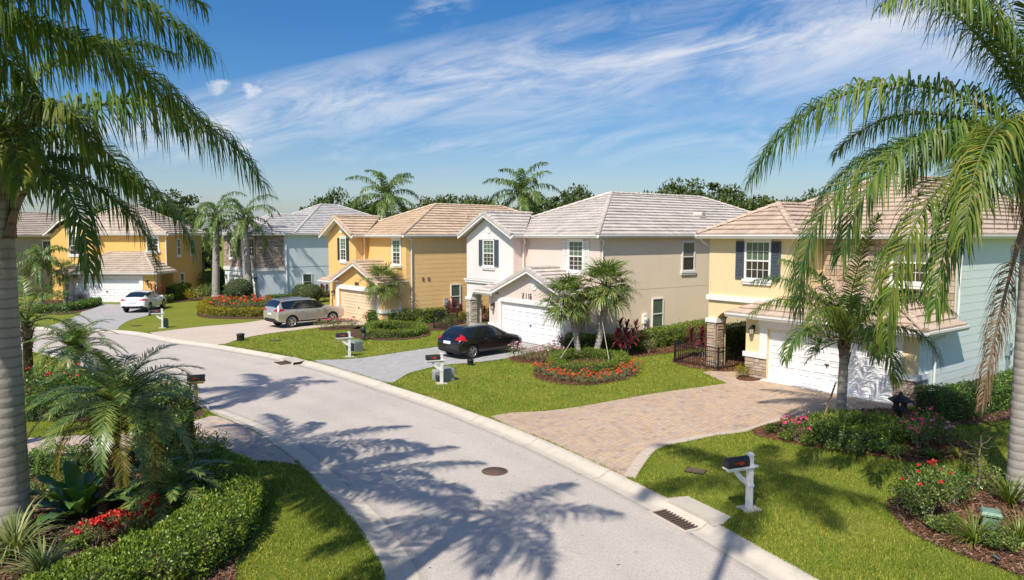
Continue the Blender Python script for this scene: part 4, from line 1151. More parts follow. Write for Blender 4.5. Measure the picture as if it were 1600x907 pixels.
# ---- cream and aqua house at the right
def cream_house():
    h = House('two_storey_house', 'cream yellow house with slate shutters, white double garage and an aqua side wall', (13.58, 23.519), -30, T_PINK)
    h.wall([(-9.05, -5.0, 4.0, 19.6, 0, ZW), (-5.0, -0.002, 2.9, 19.6, 0, ZW), (-6.9, -5.0, 2.9, 4.0, 0, 2.93)], S_YELLOW)
    wg = MB(); wg.box(-9.05, -5.05, 0.7, 4.0, 2.93, ZW); wg.build('wing_wall', S_YELLOW, h.root)
    h.arch_wall('front', 0.7, 0.4, -9.05, -6.8, 0, 2.928, -8.62, -7.0, 2.0, S_YELLOW, rise=0.55)
    h.arch_wall('right', -8.7, 0.35, 1.1, 4.0, 0, 2.928, 1.5, 3.7, 1.95, S_YELLOW, rise=0.5)
    q = MB(); q.box(-9.12, -5.5, 0.60, 0.7, 2.98, 3.2); q.box(-9.12, -9.05, 0.7, 4.0, 2.98, 3.2); q.build('belt_course', WHITE_TRIM, h.root)
    h.stone([('front', 0.69, -9.07, -8.6, 0.02, 2.0), ('right', -8.6, 0.7, 1.15, 0.02, 2.0)], STONE_TAN, 'stone_column', 13)
    q = MB(); q.box(-9.14, -8.53, 0.60, 1.2, 1.98, 2.16); q.build('column_cap', WHITE_TRIM, h.root)
    # garage walls
    g = MB(); g.box(-6.62, -5.62, 0, 0.25, 0, 2.5); g.box(-0.72, 0, 0, 0.25, 0, 2.5); g.box(-5.62, -0.72, 0, 0.25, 2.06, 2.5); g.box(-6.62, -6.4, 0.25, 2.9, 0, 2.5); g.box(-6.62, -0.2, 0.7, 0.8, 0, 2.5)
    g.build('garage_wall', S_YELLOW, h.root)
    g = MB(); g.box(-0.2, -0.002, 0.25, 2.9, 0, 2.5); g.build('garage_side_wall', S_AQUA, h.root)
    q = MB(); q.box(-5.95, -5.62, -0.05, 0.0, 1.05, 2.4); q.box(-0.72, -0.42, -0.05, 0.0, 1.05, 2.4); q.box(-6.0, -0.38, -0.055, 0.0, 2.1, 2.42); q.build('garage_surround', WHITE_TRIM, h.root)
    q = MB(); q.box(-6.70, -5.64, -0.09, 0.0, 0.86, 1.06); q.build('base_cap', WHITE_TRIM, h.root); q = MB(); q.box(-0.72, 0.09, -0.09, 0.0, 0.9, 1.1); q.box(0.0, 0.09, 0.0, 0.85, 0.9, 1.1); q.build('base_cap', WHITE_TRIM, h.root)
    h.stone([('front', 0.0, -6.62, -5.64, 0.02, 0.87)], STONE_TAN, 'stone_base', 18); h.stone([('front', 0.0, -0.70, 0.0, 0.02, 0.91), ('right', 0.0, 0.0, 0.8, 0.02, 0.91)], STONE_TAN, 'stone_base', 17)
    h.garage_door(-5.62, -0.72, 0.14, 2.06, DOOR_WHITE)
    q = MB(); q.box(-5.75, -0.6, -0.25, 0.14, 0.014, 0.035); q.build('garage_threshold', WHITE_TRIM, h.root)
    h.lantern('front', 0.0, -6.25, 1.95)
    h.window('front', 0.7, -6.62, 4.0, 1.06, 1.50, SHUT_SLATE, 4, 2, sw=0.42)
    # stone upper wall with a window, aqua siding on the side
    h.stone([('front', 2.9, -4.95, -0.02, 2.6, ZW)], STONE_TAN, 'stone_veneer', 19, (0.16, 0.26), (0.2, 0.42))
    h.window('front', 2.82, -1.55, 4.05, 1.25, 1.45, None, 3, 2, upper=CURTAIN)
    h.siding('right', 0.0, 2.9, 19.6, 0.0, ZW, S_AQUA, 0.3)
    h.siding('right', 0.0, 0.85, 2.9, 0.0, 2.5, S_AQUA, 0.3, 'garage_siding')
    h.meter('right', 0.03, 8.0, 1.25, m_plain('blue_grey_box', (0.22, 0.30, 0.30), 0.5))
    # roofs
    h.hip(-9.45, -4.65, 0.3, 12.0, ZE, 0.55, 'wing_roof', seed=51, hipb=False, course=0.40, tw=0.36)
    h.hip(-10.0, 0.28, 2.45, 20.0, ZE, 0.53, seed=61, yr0=8.0, yr1=15.0)
    m = MB()
    E, zt = 2.62, 3.75
    x0, x1, y0, yt = -7.3, 0.42, -0.42, 2.86
    roof_tiles(m, [(x0, y0, E), (x1, y0, E), (x1 - 2.4, yt - 0.9, zt - 0.12), (x0 + 2.2, yt - 0.9, zt - 0.12)], 0.42, 0.36, seed=71)
    roof_tiles(m, [(x1, y0, E), (x1, yt, E), (x1 - 2.4, yt, zt + 0.0), (x1 - 2.4, yt - 0.9, zt - 0.12)], 0.42, 0.36, seed=72)
    roof_tiles(m, [(x0, 0.68, E), (x0, y0, E), (x0 + 1.0, 0.68, E + 0.5)], 0.42, 0.36, seed=73)
    roof_tiles(m, [(x0 + 2.2, yt - 0.9, zt - 0.12), (x1 - 2.4, yt - 0.9, zt - 0.12), (x1 - 2.4, yt, zt), (x0 + 2.2, yt, zt)], 0.42, 0.36, seed=74)
    ridge_caps(m, (x1, y0, E + 0.05), (x1 - 2.4, yt - 0.9, zt - 0.06))
    m.build('garage_roof', [T_PINK, WHITE_TRIM], h.root)
    q = MB(); q.box(x0 + .02, x1 - .02, y0 + .02, yt - 0.02, E - 0.15, E - 0.11); q.build('garage_soffit', WHITE_TRIM, h.root)
    h.gutter([(-9.45, 0.3, -4.65, 0.3, ZE), (-4.65, 0.3, -4.65, 2.45, ZE), (-4.65, 2.45, 0.28, 2.45, ZE), (0.28, 2.45, 0.28, 20.0, ZE), (-9.45, 3.0, -9.45, 0.3, ZE)])
    h.gutter([(x0, y0, x1, y0, E), (x1, y0, x1, yt, E)], 'garage_gutter')
    h.downspout([(0.35, 2.6, 5.66), (0.12, 2.95, 5.35), (0.09, 2.97, 2.75)])
    h.downspout([(0.36, 1.3, 2.46), (0.30, 1.4, 2.35), (0.09, 1.25, 2.2), (0.09, 1.25, 0.1)])
    h.downspout([(-9.35, 0.45, 5.66), (-9.35, 0.6, 5.5), (-9.12, 0.95, 5.3), (-9.12, 0.95, 3.2)])
    return h
cream_house()

# ---- gold house behind the silver car
def gold_house():
    h = House('two_storey_house', 'gold yellow house with green shutters behind the silver car', (-8.258, 44.638), -150, T_TAN)
    h.wall([(-8.2, 0, 2.9, 17.7, 2.93, ZW), (-6.7, 0, 1.852, 2.9, 2.4, ZW), (-6.7, 0, 1.9, 17.7, 0, 2.93), (-9.2, -6.7, 4.6, 17.7, 0, 2.93)], S_GOLD)
    wg = MB(); wg.box(-9.1, -4.95, 1.25, 6.0, 2.7, ZW); wg.prism([(-9.1, 2.7), (-4.95, 2.7), (-4.95, ZW), (-7.02, 6.97), (-9.1, ZW)], 0.9, 1.25); wg.box(-9.1, -8.7, 0.95, 1.25, 0, 2.7)
    wg.build('wing_wall', S_GOLD, h.root)
    h.siding('front', 1.85, -4.95, -0.02, 2.7, ZW, S_GOLD, 0.21, 'recess_siding')
    h.siding('right', 0.0, 1.86, 17.7, 0.0, ZW, S_TAN, 0.3)
    h.siding('right', 0.0, 0.0, 1.86, 0.0, 2.6, S_TAN, 0.3, 'garage_siding')
    g = MB(); g.box(-6.7, -5.75, 0, 0.25, 0, 2.5); g.box(-0.6, -0.002, 0, 0.25, 0, 2.7); g.box(-5.75, -0.6, 0, 0.25, 2.08, 2.7); g.box(-6.7, -6.5, 0.25, 2.9, 0, 2.5); g.box(-0.2, -0.003, 0.25, 1.9, 0, 2.7); g.box(-6.7, -0.2, 0.7, 0.8, 0, 2.5)
    g.prism([(-5.9, 2.5), (-0.003, 2.5), (-0.003, 2.72), (-3.05, 3.95), (-5.9, 2.80)], 0.002, 0.25)
    g.build('garage_wall', S_GOLD, h.root)
    q = MB(); q.box(-6.1, -5.75, -0.05, 0.0, 0.5, 2.4); q.box(-0.6, -0.3, -0.05, 0.0, 0.5, 2.4); q.box(-6.12, -0.28, -0.055, 0.0, 2.12, 2.42); q.build('garage_surround', WHITE_TRIM, h.root)
    q = MB(); q.box(-6.78, -5.9, -0.08, 0.0, 0.4, 0.62); q.build('base_cap', WHITE_TRIM, h.root); q = MB(); q.box(-0.55, 0.06, -0.08, 0.0, 0.85, 1.05); q.box(0.025, 0.08, 0.0, 1.5, 0.85, 1.05); q.build('base_cap', WHITE_TRIM, h.root)
    h.garage_door(-5.75, -0.6, 0.14, 2.08, DOOR_CREAM, 2, 5)
    h.lantern('front', 0.0, -6.42, 1.75)
    T = h.face('front', 0.0); q = MB(); q.box(-3.45, -2.95, 0.003, 0.03, 2.47, 2.68, 0, T); q.build('plaque', IRON_D, h.root)
    h.medallion('front', 0.9, -7.02, 6.25, 0.24)
    h.window('front', 0.9, -6.75, 4.05, 0.75, 1.5, SHUT_GREEN, 2, 3, sw=0.36)
    h.window('front', 1.82, -1.1, 3.9, 0.85, 1.55, None, 2, 3, trim=0.14)
    h.window('right', 0.03, 5.75, 0.85, 0.7, 1.55, None, 1, 1, sill=False, head=False, trim=0.07, lower=GLASS_BLIND)
    h.meter('right', 0.03, 4.9, 1.35)
    T = h.face('right', 0.026); q = MB()
    for a in (3.1, 3.55): q.box(a - 0.08, a + 0.08, 0.0, 0.03, 2.84, 3.04, 0, T)
    q.build('wall_vent', m_plain('tan_vent', (0.22, 0.16, 0.08), 0.7), h.root)
    h.hip(-8.65, 0.28, 1.42, 18.1, ZE, 0.50, seed=81, yr0=7.0, yr1=13.5)
    h.gable(-9.55, -4.55, 0.35, 1.42, 4.0, ZE, 7.12, seed=91)
    h.gable(-6.3, 0.3, -0.42, 1.85, 1.85, 2.74, 4.05, 'garage_roof', seed=101)
    m = MB(); roof_tiles(m, [(-8.2, -0.35, 2.62), (-5.8, -0.35, 2.62), (-5.8, 0.9, 3.1), (-7.6, 0.9, 3.1)], seed=111); roof_tiles(m, [(-8.2, 0.9, 2.62), (-8.2, -0.35, 2.62), (-7.6, 0.9, 3.1)], seed=112)
    m.build('porch_roof', [T_TAN, WHITE_TRIM], h.root)
    h.gutter([(-8.65, 1.42, 0.28, 1.42, ZE), (0.28, 1.42, 0.28, 18.1, ZE), (-4.55, 0.4, -4.55, 1.42, ZE)])
    h.gutter([(-8.2, -0.35, -6.2, -0.35, 2.6), (-8.2, 0.9, -8.2, -0.35, 2.6)], 'porch_gutter')
    h.downspout([(-4.6, 1.35, 5.66), (-4.6, 1.4, 5.45), (-4.88, 1.5, 5.2), (-4.88, 1.5, 3.3)])
    h.downspout([(0.3, 1.7, 5.66), (0.26, 2.1, 5.5), (0.08, 2.2, 5.2), (0.08, 2.2, 0.1)])
    h.downspout([(0.08, 1.3, 2.6), (0.08, 1.3, 0.1)])
    h.vent_hood(-2.3, 11.6, 7.35, T_TAN, 0.22)
    pipe_vents(h, [(-2.2, 8.4, 7.1)])
    return h
gold_house()

# ---- pale blue house with the stone corner
def blue_house():
    h = House('two_storey_house', 'pale blue house with a grey stone upper corner behind two tall palms', (-22.585, 62.76), -250, T_GREY)
    h.wall([(-7.4, -0.002, 0.0, 2.5, 2.55, 5.78), (-7.4, 0, 2.5, 18, 0, 5.78), (-7.2, 0, 0.3, 2.5, 0, 2.55)], S_BLUE)
    g = MB(); g.box(-7.4, -6.0, 0, 0.3, 0, 2.55); g.box(-0.5, 0, 0, 0.3, 0, 2.55); g.box(-6.0, -0.5, 0, 0.3, 2.08, 2.55); g.build('garage_wall', S_BLUE, h.root)
    h.garage_door(-6.0, -0.5, 0.16, 2.08, DOOR_WHITE)
    q = MB(); q.box(-6.3, -6.0, -0.05, 0, 0, 2.3); q.box(-0.5, -0.25, -0.05, 0, 0, 2.3); q.box(-6.3, -0.25, -0.055, 0, 2.1, 2.34); q.build('garage_surround', WHITE_TRIM, h.root)
    h.stone([('front', 0.0, -7.4, 0.0, 2.85, 5.75), ('right', 0.0, 0.0, 2.5, 2.85, 5.75)], STONE_GREY, 'stone_veneer', 23, (0.10, 0.17), (0.2, 0.6))
    h.stone([('front', 0.0, -7.4, -6.32, 0.02, 1.0)], STONE_WHITE, 'stone_base', 24)
    q = MB(); q.box(-7.5, 0.1, -0.1, 0.0, 2.52, 2.85); q.box(0.0, 0.1, 0.0, 2.5, 2.60, 2.85); q.build('belt_course', WHITE_TRIM, h.root)
    q = MB(); q.box(0.0, 0.012, 2.56, 18, 2.87, 2.92); q.build('score_line', m_stucco('blue_score', (0.3, 0.42, 0.46)), h.root)
    h.window('front', -0.07, -5.3, 3.7, 1.0, 1.4, None, 2, 2, upper=GLASS_DARK)
    h.window('front', -0.07, -0.95, 3.95, 1.0, 1.5, None, 2, 2, upper=GLASS_DARK)
    h.window('right', 0.0, 4.75, 0.75, 0.8, 1.4, None, 1, 1, sill=False, head=False)
    h.lantern('front', 0.0, -0.25, 1.85); h.lantern('front', 0.0, -6.9, 1.85)
    h.hip(-7.8, 0.22, -0.4, 14, 5.93, 0.46, 'front_roof', seed=121, hipf=True, hipb=False, yr0=3.2)
    h.hip(-12.6, 0.24, 3.4, 18.4, 5.95, 0.47, seed=131, yr0=9.6, yr1=11.6)
    h.gutter([(-7.8, -0.4, 0.24, -0.4, 5.93), (0.24, -0.4, 0.24, 18.4, 5.93)])
    h.downspout([(0.26, 2.7, 5.8), (0.2, 2.7, 5.6), (0.07, 2.7, 5.4), (0.07, 2.7, 0.1)])
    h.vent_hood(-3.2, 9.8, 7.75, GREYBOX, 0.16)
blue_house()

# ---- orange house at the end with the white car
def orange_house():
    h = House('two_storey_house', 'orange stucco house at the bend with a wide white garage door behind the white car', (-30.568, 60.375), -20000, T_MIX)
    h.wall([(-10.9, -0.6, 3.0, 9.6, 0, 5.78), (-7.6, 0, 0.9, 3.0, 0, 2.5)], S_ORANGE)
    wg = MB(); wg.prism([(-10.9, 0), (-6.9, 0), (-6.9, 5.7), (-7.4, 6.3), (-8.9, 7.2), (-10.4, 6.3), (-10.9, 5.7)], 2.5, 3.0); wg.build('wing_wall', S_ORANGE, h.root)
    g = MB(); g.box(-8.2, -7.3, 0, 0.25, 0, 2.5); g.box(-1.35, 0, 0, 0.25, 0, 2.5); g.box(-7.3, -1.35, 0, 0.25, 2.1, 2.5); g.box(-0.25, 0, 0.25, 3.0, 0, 2.5); g.box(-8.2, -8.0, 0.25, 3.0, 0, 2.5); g.box(-8.2, -0.3, 0.6, 0.7, 0, 2.5); g.build('garage_wall', S_ORANGE, h.root)
    h.garage_door(-7.3, -1.35, 0.15, 2.1, DOOR_WHITE)
    q = MB(); q.box(-7.6, -7.3, -0.05, 0, 0, 2.35); q.box(-1.35, -1.0, -0.05, 0, 0, 2.35); q.box(-7.62, -0.98, -0.055, 0, 2.1, 2.36); q.box(-1.3, 0.08, -0.07, 0, 0.35, 0.55); q.build('garage_surround', WHITE_TRIM, h.root)
    h.lantern('front', 0.0, -0.62, 1.75)
    h.window('front', 3.0, -1.75, 4.4, 0.9, 1.1, None, 2, 2, trim=0.16, upper=GLASS_DARK)
    h.window('front', 2.5, -8.55, 4.1, 1.0, 1.55, None, 2, 2, trim=0.16)
    # arched light over the wing window
    T = h.face('front', 2.5); q = MB(); n = 14
    vv = [T(-8.75 + 0.62 * math.cos(PI * i / n), 0.06, 6.02 + 0.62 * math.sin(PI * i / n)) for i in range(n + 1)] + [T(-8.75 + 0.62 * math.cos(PI * i / n), 0.002, 6.02 + 0.62 * math.sin(PI * i / n)) for i in range(n + 1)]
    q.add(vv, [tuple(range(n + 1)), tuple(range(2 * n + 1, n, -1))] + [(i, i + 1, i + n + 2, i + n + 1) for i in range(n)] + [(0, n + 1, 2 * n + 1, n)])
    q.build('arched_panel', WHITE_TRIM, h.root)
    h.window('right', -0.6, 5.2, 4.0, 0.5, 1.4, None, 1, 1, trim=0.1, upper=GLASS_DARK, head=False)
    h.window('right', -0.6, 7.6, 4.0, 0.5, 1.4, None, 1, 1, trim=0.1, upper=GLASS_DARK, head=False)
    h.window('right', -0.6, 5.6, 0.9, 0.6, 1.3, None, 1, 1, trim=0.1, upper=GLASS_DARK, head=False)
    h.hip(-11.3, -0.2, 2.6, 10.0, 5.95, 0.48, seed=141, yr0=5.6, yr1=7.4)
    m = MB(); zt = 4.3
    roof_tiles(m, [(-8.6, -0.4, 2.62), (0.3, -0.4, 2.62), (-2.6, 3.0, zt), (-5.6, 3.0, zt)], seed=151, course=0.34)
    roof_tiles(m, [(0.3, -0.4, 2.62), (0.3, 3.0, 2.62), (-2.6, 3.0, zt)], seed=152); roof_tiles(m, [(-8.6, 3.0, 2.62), (-8.6, -0.4, 2.62), (-5.6, 3.0, zt)], seed=153)
    ridge_caps(m, (0.3, -0.4, 2.66), (-2.6, 3.0, zt)); ridge_caps(m, (-8.6, -0.4, 2.66), (-5.6, 3.0, zt))
    m.build('garage_roof', [T_MIX, WHITE_TRIM], h.root)
    h.gutter([(-8.6, -0.4, 0.3, -0.4, 2.62), (0.3, -0.4, 0.3, 3.0, 2.62)], 'garage_gutter')
    h.gutter([(-6.9, 2.6, -0.2, 2.6, 5.95), (-0.2, 2.6, -0.2, 10.0, 5.95)])
    # curved eyebrow roof edge over the wing
    cur = [(-11.3, 5.75), (-10.6, 6.28), (-9.9, 6.9), (-8.9, 7.35), (-7.9, 6.9), (-7.2, 6.28), (-6.6, 5.8)]
    for nm, ya, yb, z0, z1, mt in (('eyebrow_trim', 2.1, 2.22, -0.02, 0.20, WHITE_TRIM), ('wing_roof', 2.05, 6.0, 0.201, 0.30, T_MIX)):
        q = MB(); vv = []; ff = []
        for x, z in cur: vv += [(x, ya, z + z0), (x, ya, z + z1), (x, yb, z + z1), (x, yb, z + z0)]
        for i in range(len(cur) - 1):
            for k in range(4): ff.append((i * 4 + k, i * 4 + (k + 1) % 4, (i + 1) * 4 + (k + 1) % 4, (i + 1) * 4 + k))
        ff += [(0, 1, 2, 3), tuple(len(vv) - 4 + k for k in (3, 2, 1, 0))]
        q.add(vv, ff); q.build(nm, mt, h.root)
    h.downspout([(-0.25, 2.7, 5.8), (-0.5, 2.9, 5.6), (-0.52, 2.92, 3.0), (0.2, 2.2, 2.7)])
    h.downspout([(0.25, 0.0, 2.5), (0.06, 0.1, 2.3), (0.06, 0.1, 0.1)])
orange_house()

def grey_house():
    h = House('two_storey_house', 'grey house at the far left mostly hidden behind the near palm trunk', (-47.0, 66.0), -2600, T_MIX)
    h.wall([(-8, 0, 0, 12, 0, 5.7)], S_GREY)
    h.window('front', 0.0, -1.6, 3.7, 1.0, 1.5, None, 2, 2); h.window('front', 0.0, -5.0, 3.7, 1.0, 1.5, None, 2, 2)
    h.window('right', 0.0, 4.0, 3.7, 1.0, 1.5, None, 2, 2)
    h.garage_door(-6.5, -1.6, -0.06, 2.1, DOOR_WHITE)
    q = MB(); q.box(-6.8, -6.5, -0.12, 0, 0, 2.3); q.box(-1.6, -1.3, -0.12, 0, 0, 2.3); q.box(-6.8, -1.3, -0.125, 0, 2.1, 2.36); q.build('garage_surround', WHITE_TRIM, h.root)
    h.hip(-8.5, 0.5, -0.5, 12.5, ZE, 0.5, seed=161)
    h.gutter([(-8.5, -0.5, 0.5, -0.5, ZE), (0.5, -0.5, 0.5, 12.5, ZE)])
grey_house()
# ------------------------------------------------------------------ plants: generators
def nz(v): return v / np.maximum(np.linalg.norm(v, axis=-1, keepdims=True), 1e-9)
DOWN = np.array([0, 0, -1.0])
class Cloud:
    """gathers leaf polygons (numpy) with material slots"""
    def __init__(s): s.v = []; s.q = []; s.mi = []; s.n = 0
    def quads(s, V, mi=0):
        V = V.reshape(-1, 3); k = len(V) // 4
        s.v.append(V); s.q.append(s.n + np.arange(len(V)).reshape(-1, 4)); s.mi.append(np.full(k, mi)); s.n += len(V)
    def indexed(s, V, Q, mi=0):
        s.v.append(V); s.q.append(s.n + Q); s.mi.append(np.full(len(Q), mi)); s.n += len(V)
    def strips(s, S, mi=0):
        """S: (n, k, 2, 3) ribbons"""
        n, k = S.shape[:2]
        V = S.reshape(-1, 3)
        base = (np.arange(n) * k * 2)[:, None] + (np.arange(k - 1) * 2)[None, :]
        Q = np.stack([base, base + 1, base + 3, base + 2], -1).reshape(-1, 4)
        s.indexed(V, Q, mi)
    def tube(s, pts, r, n=5, mi=1):
        pts = np.asarray(pts, float); k = len(pts); r = np.broadcast_to(np.asarray(r, float), (k,))
        t = nz(np.gradient(pts, axis=0)); ref = np.where(np.abs(t[:, 2:3]) < 0.9, np.array([[0, 0, 1.0]]), np.array([[1.0, 0, 0]]))
        a = nz(np.cross(t, ref)); b = np.cross(t, a)
        an = np.arange(n) * 2 * PI / n
        V = pts[:, None] + (a[:, None] * np.cos(an)[None, :, None] + b[:, None] * np.sin(an)[None, :, None]) * r[:, None, None]
        i = np.arange(k - 1)[:, None] * n; j = np.arange(n)[None, :]; j2 = (j + 1) % n
        Q = np.stack([i + j, i + j2, i + n + j2, i + n + j], -1).reshape(-1, 4)
        s.indexed(V.reshape(-1, 3), Q, mi)
    def leaves(s, P, size, aspect=0.5, Nrm=None, bias=0.5, mi=0, fold=0.15, up=0.0):
        n = len(P)
        size = np.broadcast_to(np.asarray(size, float), (n,)) * rng.uniform(0.7, 1.3, n)
        d = nz(rng.normal(size=(n, 3)))
        if Nrm is not None: d = nz(d * (1 - bias) + Nrm * bias)
        d[:, 2] += up; d = nz(d)
        w = nz(np.cross(d, nz(rng.normal(size=(n, 3)))))
        nn = np.cross(d, w)
        L = d * size[:, None]; W = w * (size * aspect * 0.5)[:, None]; F = nn * (size * fold)[:, None]
        V = np.stack([P - L * 0.5, P + W + F, P + L * 0.5, P - W + F], 1)
        s.quads(V, mi)
    def build(s, name, mats, parent=None):
        return np_mesh(name, np.concatenate(s.v), quads=np.concatenate(s.q), mats=mats, mi=np.concatenate(s.mi), parent=parent)

def pinnate(c, base, az, el0, L, droop, nl=60, ll=0.7, lw=0.03, hang=0.85, plum=0.35, roll=0.0, s0=0.12, pw=1.35, rr=0.025, mi=0, mir=1, fwd=(80, 30), seg=5, kink=0.28, azc=0.0, tilt=0.25):
    """feather frond; az is compass in the xy plane, el0 start elevation (deg), droop total bend (deg)"""
    N = 26; s_ = np.linspace(0, 1, N)
    el = np.radians(el0 - droop * s_ ** pw); a_ = np.radians(az + azc * s_)
    T = np.stack([np.cos(el) * np.cos(a_), np.cos(el) * np.sin(a_), np.sin(el)], 1)
    R = np.concatenate([[np.zeros(3)], np.cumsum((T[1:] + T[:-1]) * 0.5 * L / (N - 1), 0)]) + np.asarray(base, float)
    c.tube(R, rr * (1 - 0.85 * s_) + 0.003, 5, mir)
    n = nl
    for side in (-1, 1):
        u = np.clip(np.linspace(s0, 1.0, n) + rng.normal(0, 0.35 / n, n) + 0.004 * np.sin(np.arange(n) * 1.3), 0, 1)
        P = np.stack([np.interp(u, s_, R[:, k]) for k in range(3)], 1)
        t = nz(np.stack([np.interp(u, s_, T[:, k]) for k in range(3)], 1))
        aa = np.radians(az + azc * u)
        hs = np.stack([-np.sin(aa), np.cos(aa), np.zeros(n)], 1)
        up = nz(np.cross(t, hs)); up = np.where(up[:, 2:3] < 0, -up, up) if False else up
        cr, sr = math.cos(math.radians(roll)), math.sin(math.radians(roll))
        sd_ = hs * cr + up * sr; up2 = up * cr - hs * sr
        f = np.radians(fwd[0] + (fwd[1] - fwd[0]) * u + rng.normal(0, 5, n))
        lift = tilt + rng.uniform(-plum, plum, n)
        D = nz(side * sd_ * np.sin(f)[:, None] + t * np.cos(f)[:, None] + up2 * lift[:, None])
        ln = ll * np.clip(np.sin(PI * (0.10 + 0.84 * u)), 0.05, 1) ** 0.55 * rng.uniform(0.7, 1.15, n)
        hg = hang * rng.uniform(0.62, 1.12, n)
        Wv = nz(np.cross(D, up2))
        pts_ = [P]; 
        for k in range(1, seg + 1):
            q = (k - 0.5) / seg
            w = np.clip((q - kink) / 0.4 + 0.3, 0, 1); w = w * w * (3 - 2 * w)
            ww = np.clip(hg * w, 0, 1)[:, None]
            dd = nz(D * (1 - ww) + DOWN * ww + 1e-3 * hs)
            pts_.append(pts_[-1] + dd * (ln / seg)[:, None])
        prof = np.interp(np.linspace(0, 1, seg + 1), [0, 0.12, 0.5, 0.85, 1], [0.45, 1, 0.95, 0.55, 0.06]) * lw
        S = np.stack([np.stack([p + Wv * prof[k] * 0.5, p - Wv * prof[k] * 0.5], 1) for k, p in enumerate(pts_)], 1)
        c.strips(S, mi)

def fan(c, base, az, el, pet=0.9, size=0.8, n=34, spread=150, mi=0, mir=1, droop=0.5, lw=0.055):
    """fan leaf of a cabbage palm: bent petiole, then folded segments with drooping tips"""
    a = math.radians(az); N = 8; s_ = np.linspace(0, 1, N); e = np.radians(el - 35 * s_)
    T = np.stack([np.cos(e) * math.cos(a), np.cos(e) * math.sin(a), np.sin(e)], 1)
    R = np.concatenate([[np.zeros(3)], np.cumsum(T[1:] * pet / (N - 1), 0)]) + np.asarray(base, float)
    c.tube(R, np.linspace(0.022, 0.012, N), 4, mir)
    h = R[-1]; t = T[-1]; hs = np.array([-math.sin(a), math.cos(a), 0]); up = nz(np.cross(t, hs))
    ang = np.radians(np.linspace(-spread, spread, n) + rng.normal(0, 2.0, n))
    ln = size * (0.72 + 0.28 * np.cos(ang * 0.6)) * rng.uniform(0.88, 1.08, n)
    fold = 0.35 * np.abs(np.sin(ang)) + rng.normal(0, 0.08, n)
    D = nz(t[None] * np.cos(ang)[:, None] + hs[None] * np.sin(ang)[:, None] + up[None] * fold[:, None])
    Wv = nz(np.cross(D, up[None]))
    seg = 5; pts_ = [np.repeat(h[None], n, 0)]
    for k in range(1, seg + 1):
        q = k / seg; w = np.clip((q - 0.45) / 0.55, 0, 1)[None] if np.ndim(q) else max(0, (q - 0.45) / 0.55)
        ww = np.clip(droop * w * rng.uniform(0.6, 1.4, n), 0, 0.95)[:, None]
        dd = nz(D * (1 - ww) + DOWN * ww); pts_.append(pts_[-1] + dd * (ln / seg)[:, None])
    prof = np.interp(np.linspace(0, 1, seg + 1), [0, 0.45, 0.75, 1], [0.25, 1.0, 0.6, 0.05]) * lw
    c.strips(np.stack([np.stack([p + Wv * prof[k] * 0.5, p - Wv * prof[k] * 0.5], 1) for k, p in enumerate(pts_)], 1), mi)

def m_bark(name, c1, c2, rings=5.0, strength=0.6):
    t = NT(name)
    w = t.N.new('ShaderNodeTexWave'); w.wave_type = 'BANDS'; w.bands_direction = 'Z'; w.inputs['Scale'].default_value = rings
    w.inputs['Distortion'].default_value = 1.6; w.inputs['Detail'].default_value = 4; w.inputs['Detail Scale'].default_value = 1.5
    t.L.new(t.coord(), w.inputs['Vector'])
    a = t.mix(t.noise(3.0, 6, 0.65, t.coord(scale=(1, 1, 0.35))), c1, c2)
    a = t.mix(t.math('MULTIPLY', t.ramp(w.outputs['Fac'], [(0.0, (1, 1, 1)), (0.25, (0, 0, 0))]), 0.6), a, mul(c1, 0.45))
    a = t.mix(t.math('MULTIPLY', t.ramp(t.noise(1.6, 6, 0.7), [(0.52, (0, 0, 0)), (0.7, (1, 1, 1))]), 0.55), a, mul(c1, 0.5))
    a = t.mix(t.math('MULTIPLY', t.noise(40, 3), 0.4), a, mul(c1, 0.7))
    t.set(Base_Color=a, Roughness=0.95, Specular_IOR_Level=0.15)
    t.bump(t.math('ADD', t.math('MULTIPLY', w.outputs['Fac'], 0.7), t.noise(18, 6, 0.7)), strength, 0.03)
    return t.m
BARK_GREY = m_bark('ringed_grey_palm_trunk', (0.33, 0.295, 0.26), (0.52, 0.475, 0.42), 1.7, 0.35)
BARK_BROWN = m_bark('rough_brown_trunk', (0.10, 0.065, 0.04), (0.24, 0.17, 0.11), 7.0, 1.0)
BARK_TREE = m_bark('tree_bark', (0.12, 0.09, 0.065), (0.22, 0.18, 0.14), 0.6, 0.8)
BOOT = m_bark('dry_leaf_base', (0.17, 0.11, 0.07), (0.44, 0.35, 0.26), 1.2, 0.6)
QUEEN = m_leaf('queen_palm_leaf', [(0.043, 0.101, 0.022), (0.078, 0.156, 0.033), (0.095, 0.19, 0.034), (0.15, 0.235, 0.045), (0.26, 0.27, 0.06)], 0.45, 0.28, 0.4)
QUEEN_Y = m_leaf('yellow_green_palm_leaf', [(0.065, 0.125, 0.018), (0.11, 0.175, 0.024), (0.14, 0.215, 0.030), (0.19, 0.25, 0.036), (0.30, 0.28, 0.06)], 0.45, 0.34, 0.4)
QUEEN_D = m_leaf('distant_palm_leaf', [(0.082, 0.144, 0.038), (0.122, 0.202, 0.050), (0.204, 0.269, 0.058)], 0.4, 0.28, 0.5)
PYGMY = m_leaf('date_palm_leaf', [(0.046, 0.120, 0.033), (0.089, 0.179, 0.048), (0.178, 0.263, 0.071), (0.329, 0.335, 0.084)], 0.36, 0.22, 0.55)
PYG_OLD = m_leaf('yellowing_palm_leaf', [(0.16, 0.14, 0.02), (0.28, 0.20, 0.03), (0.12, 0.13, 0.025)], 0.4, 0.3, 0.4)
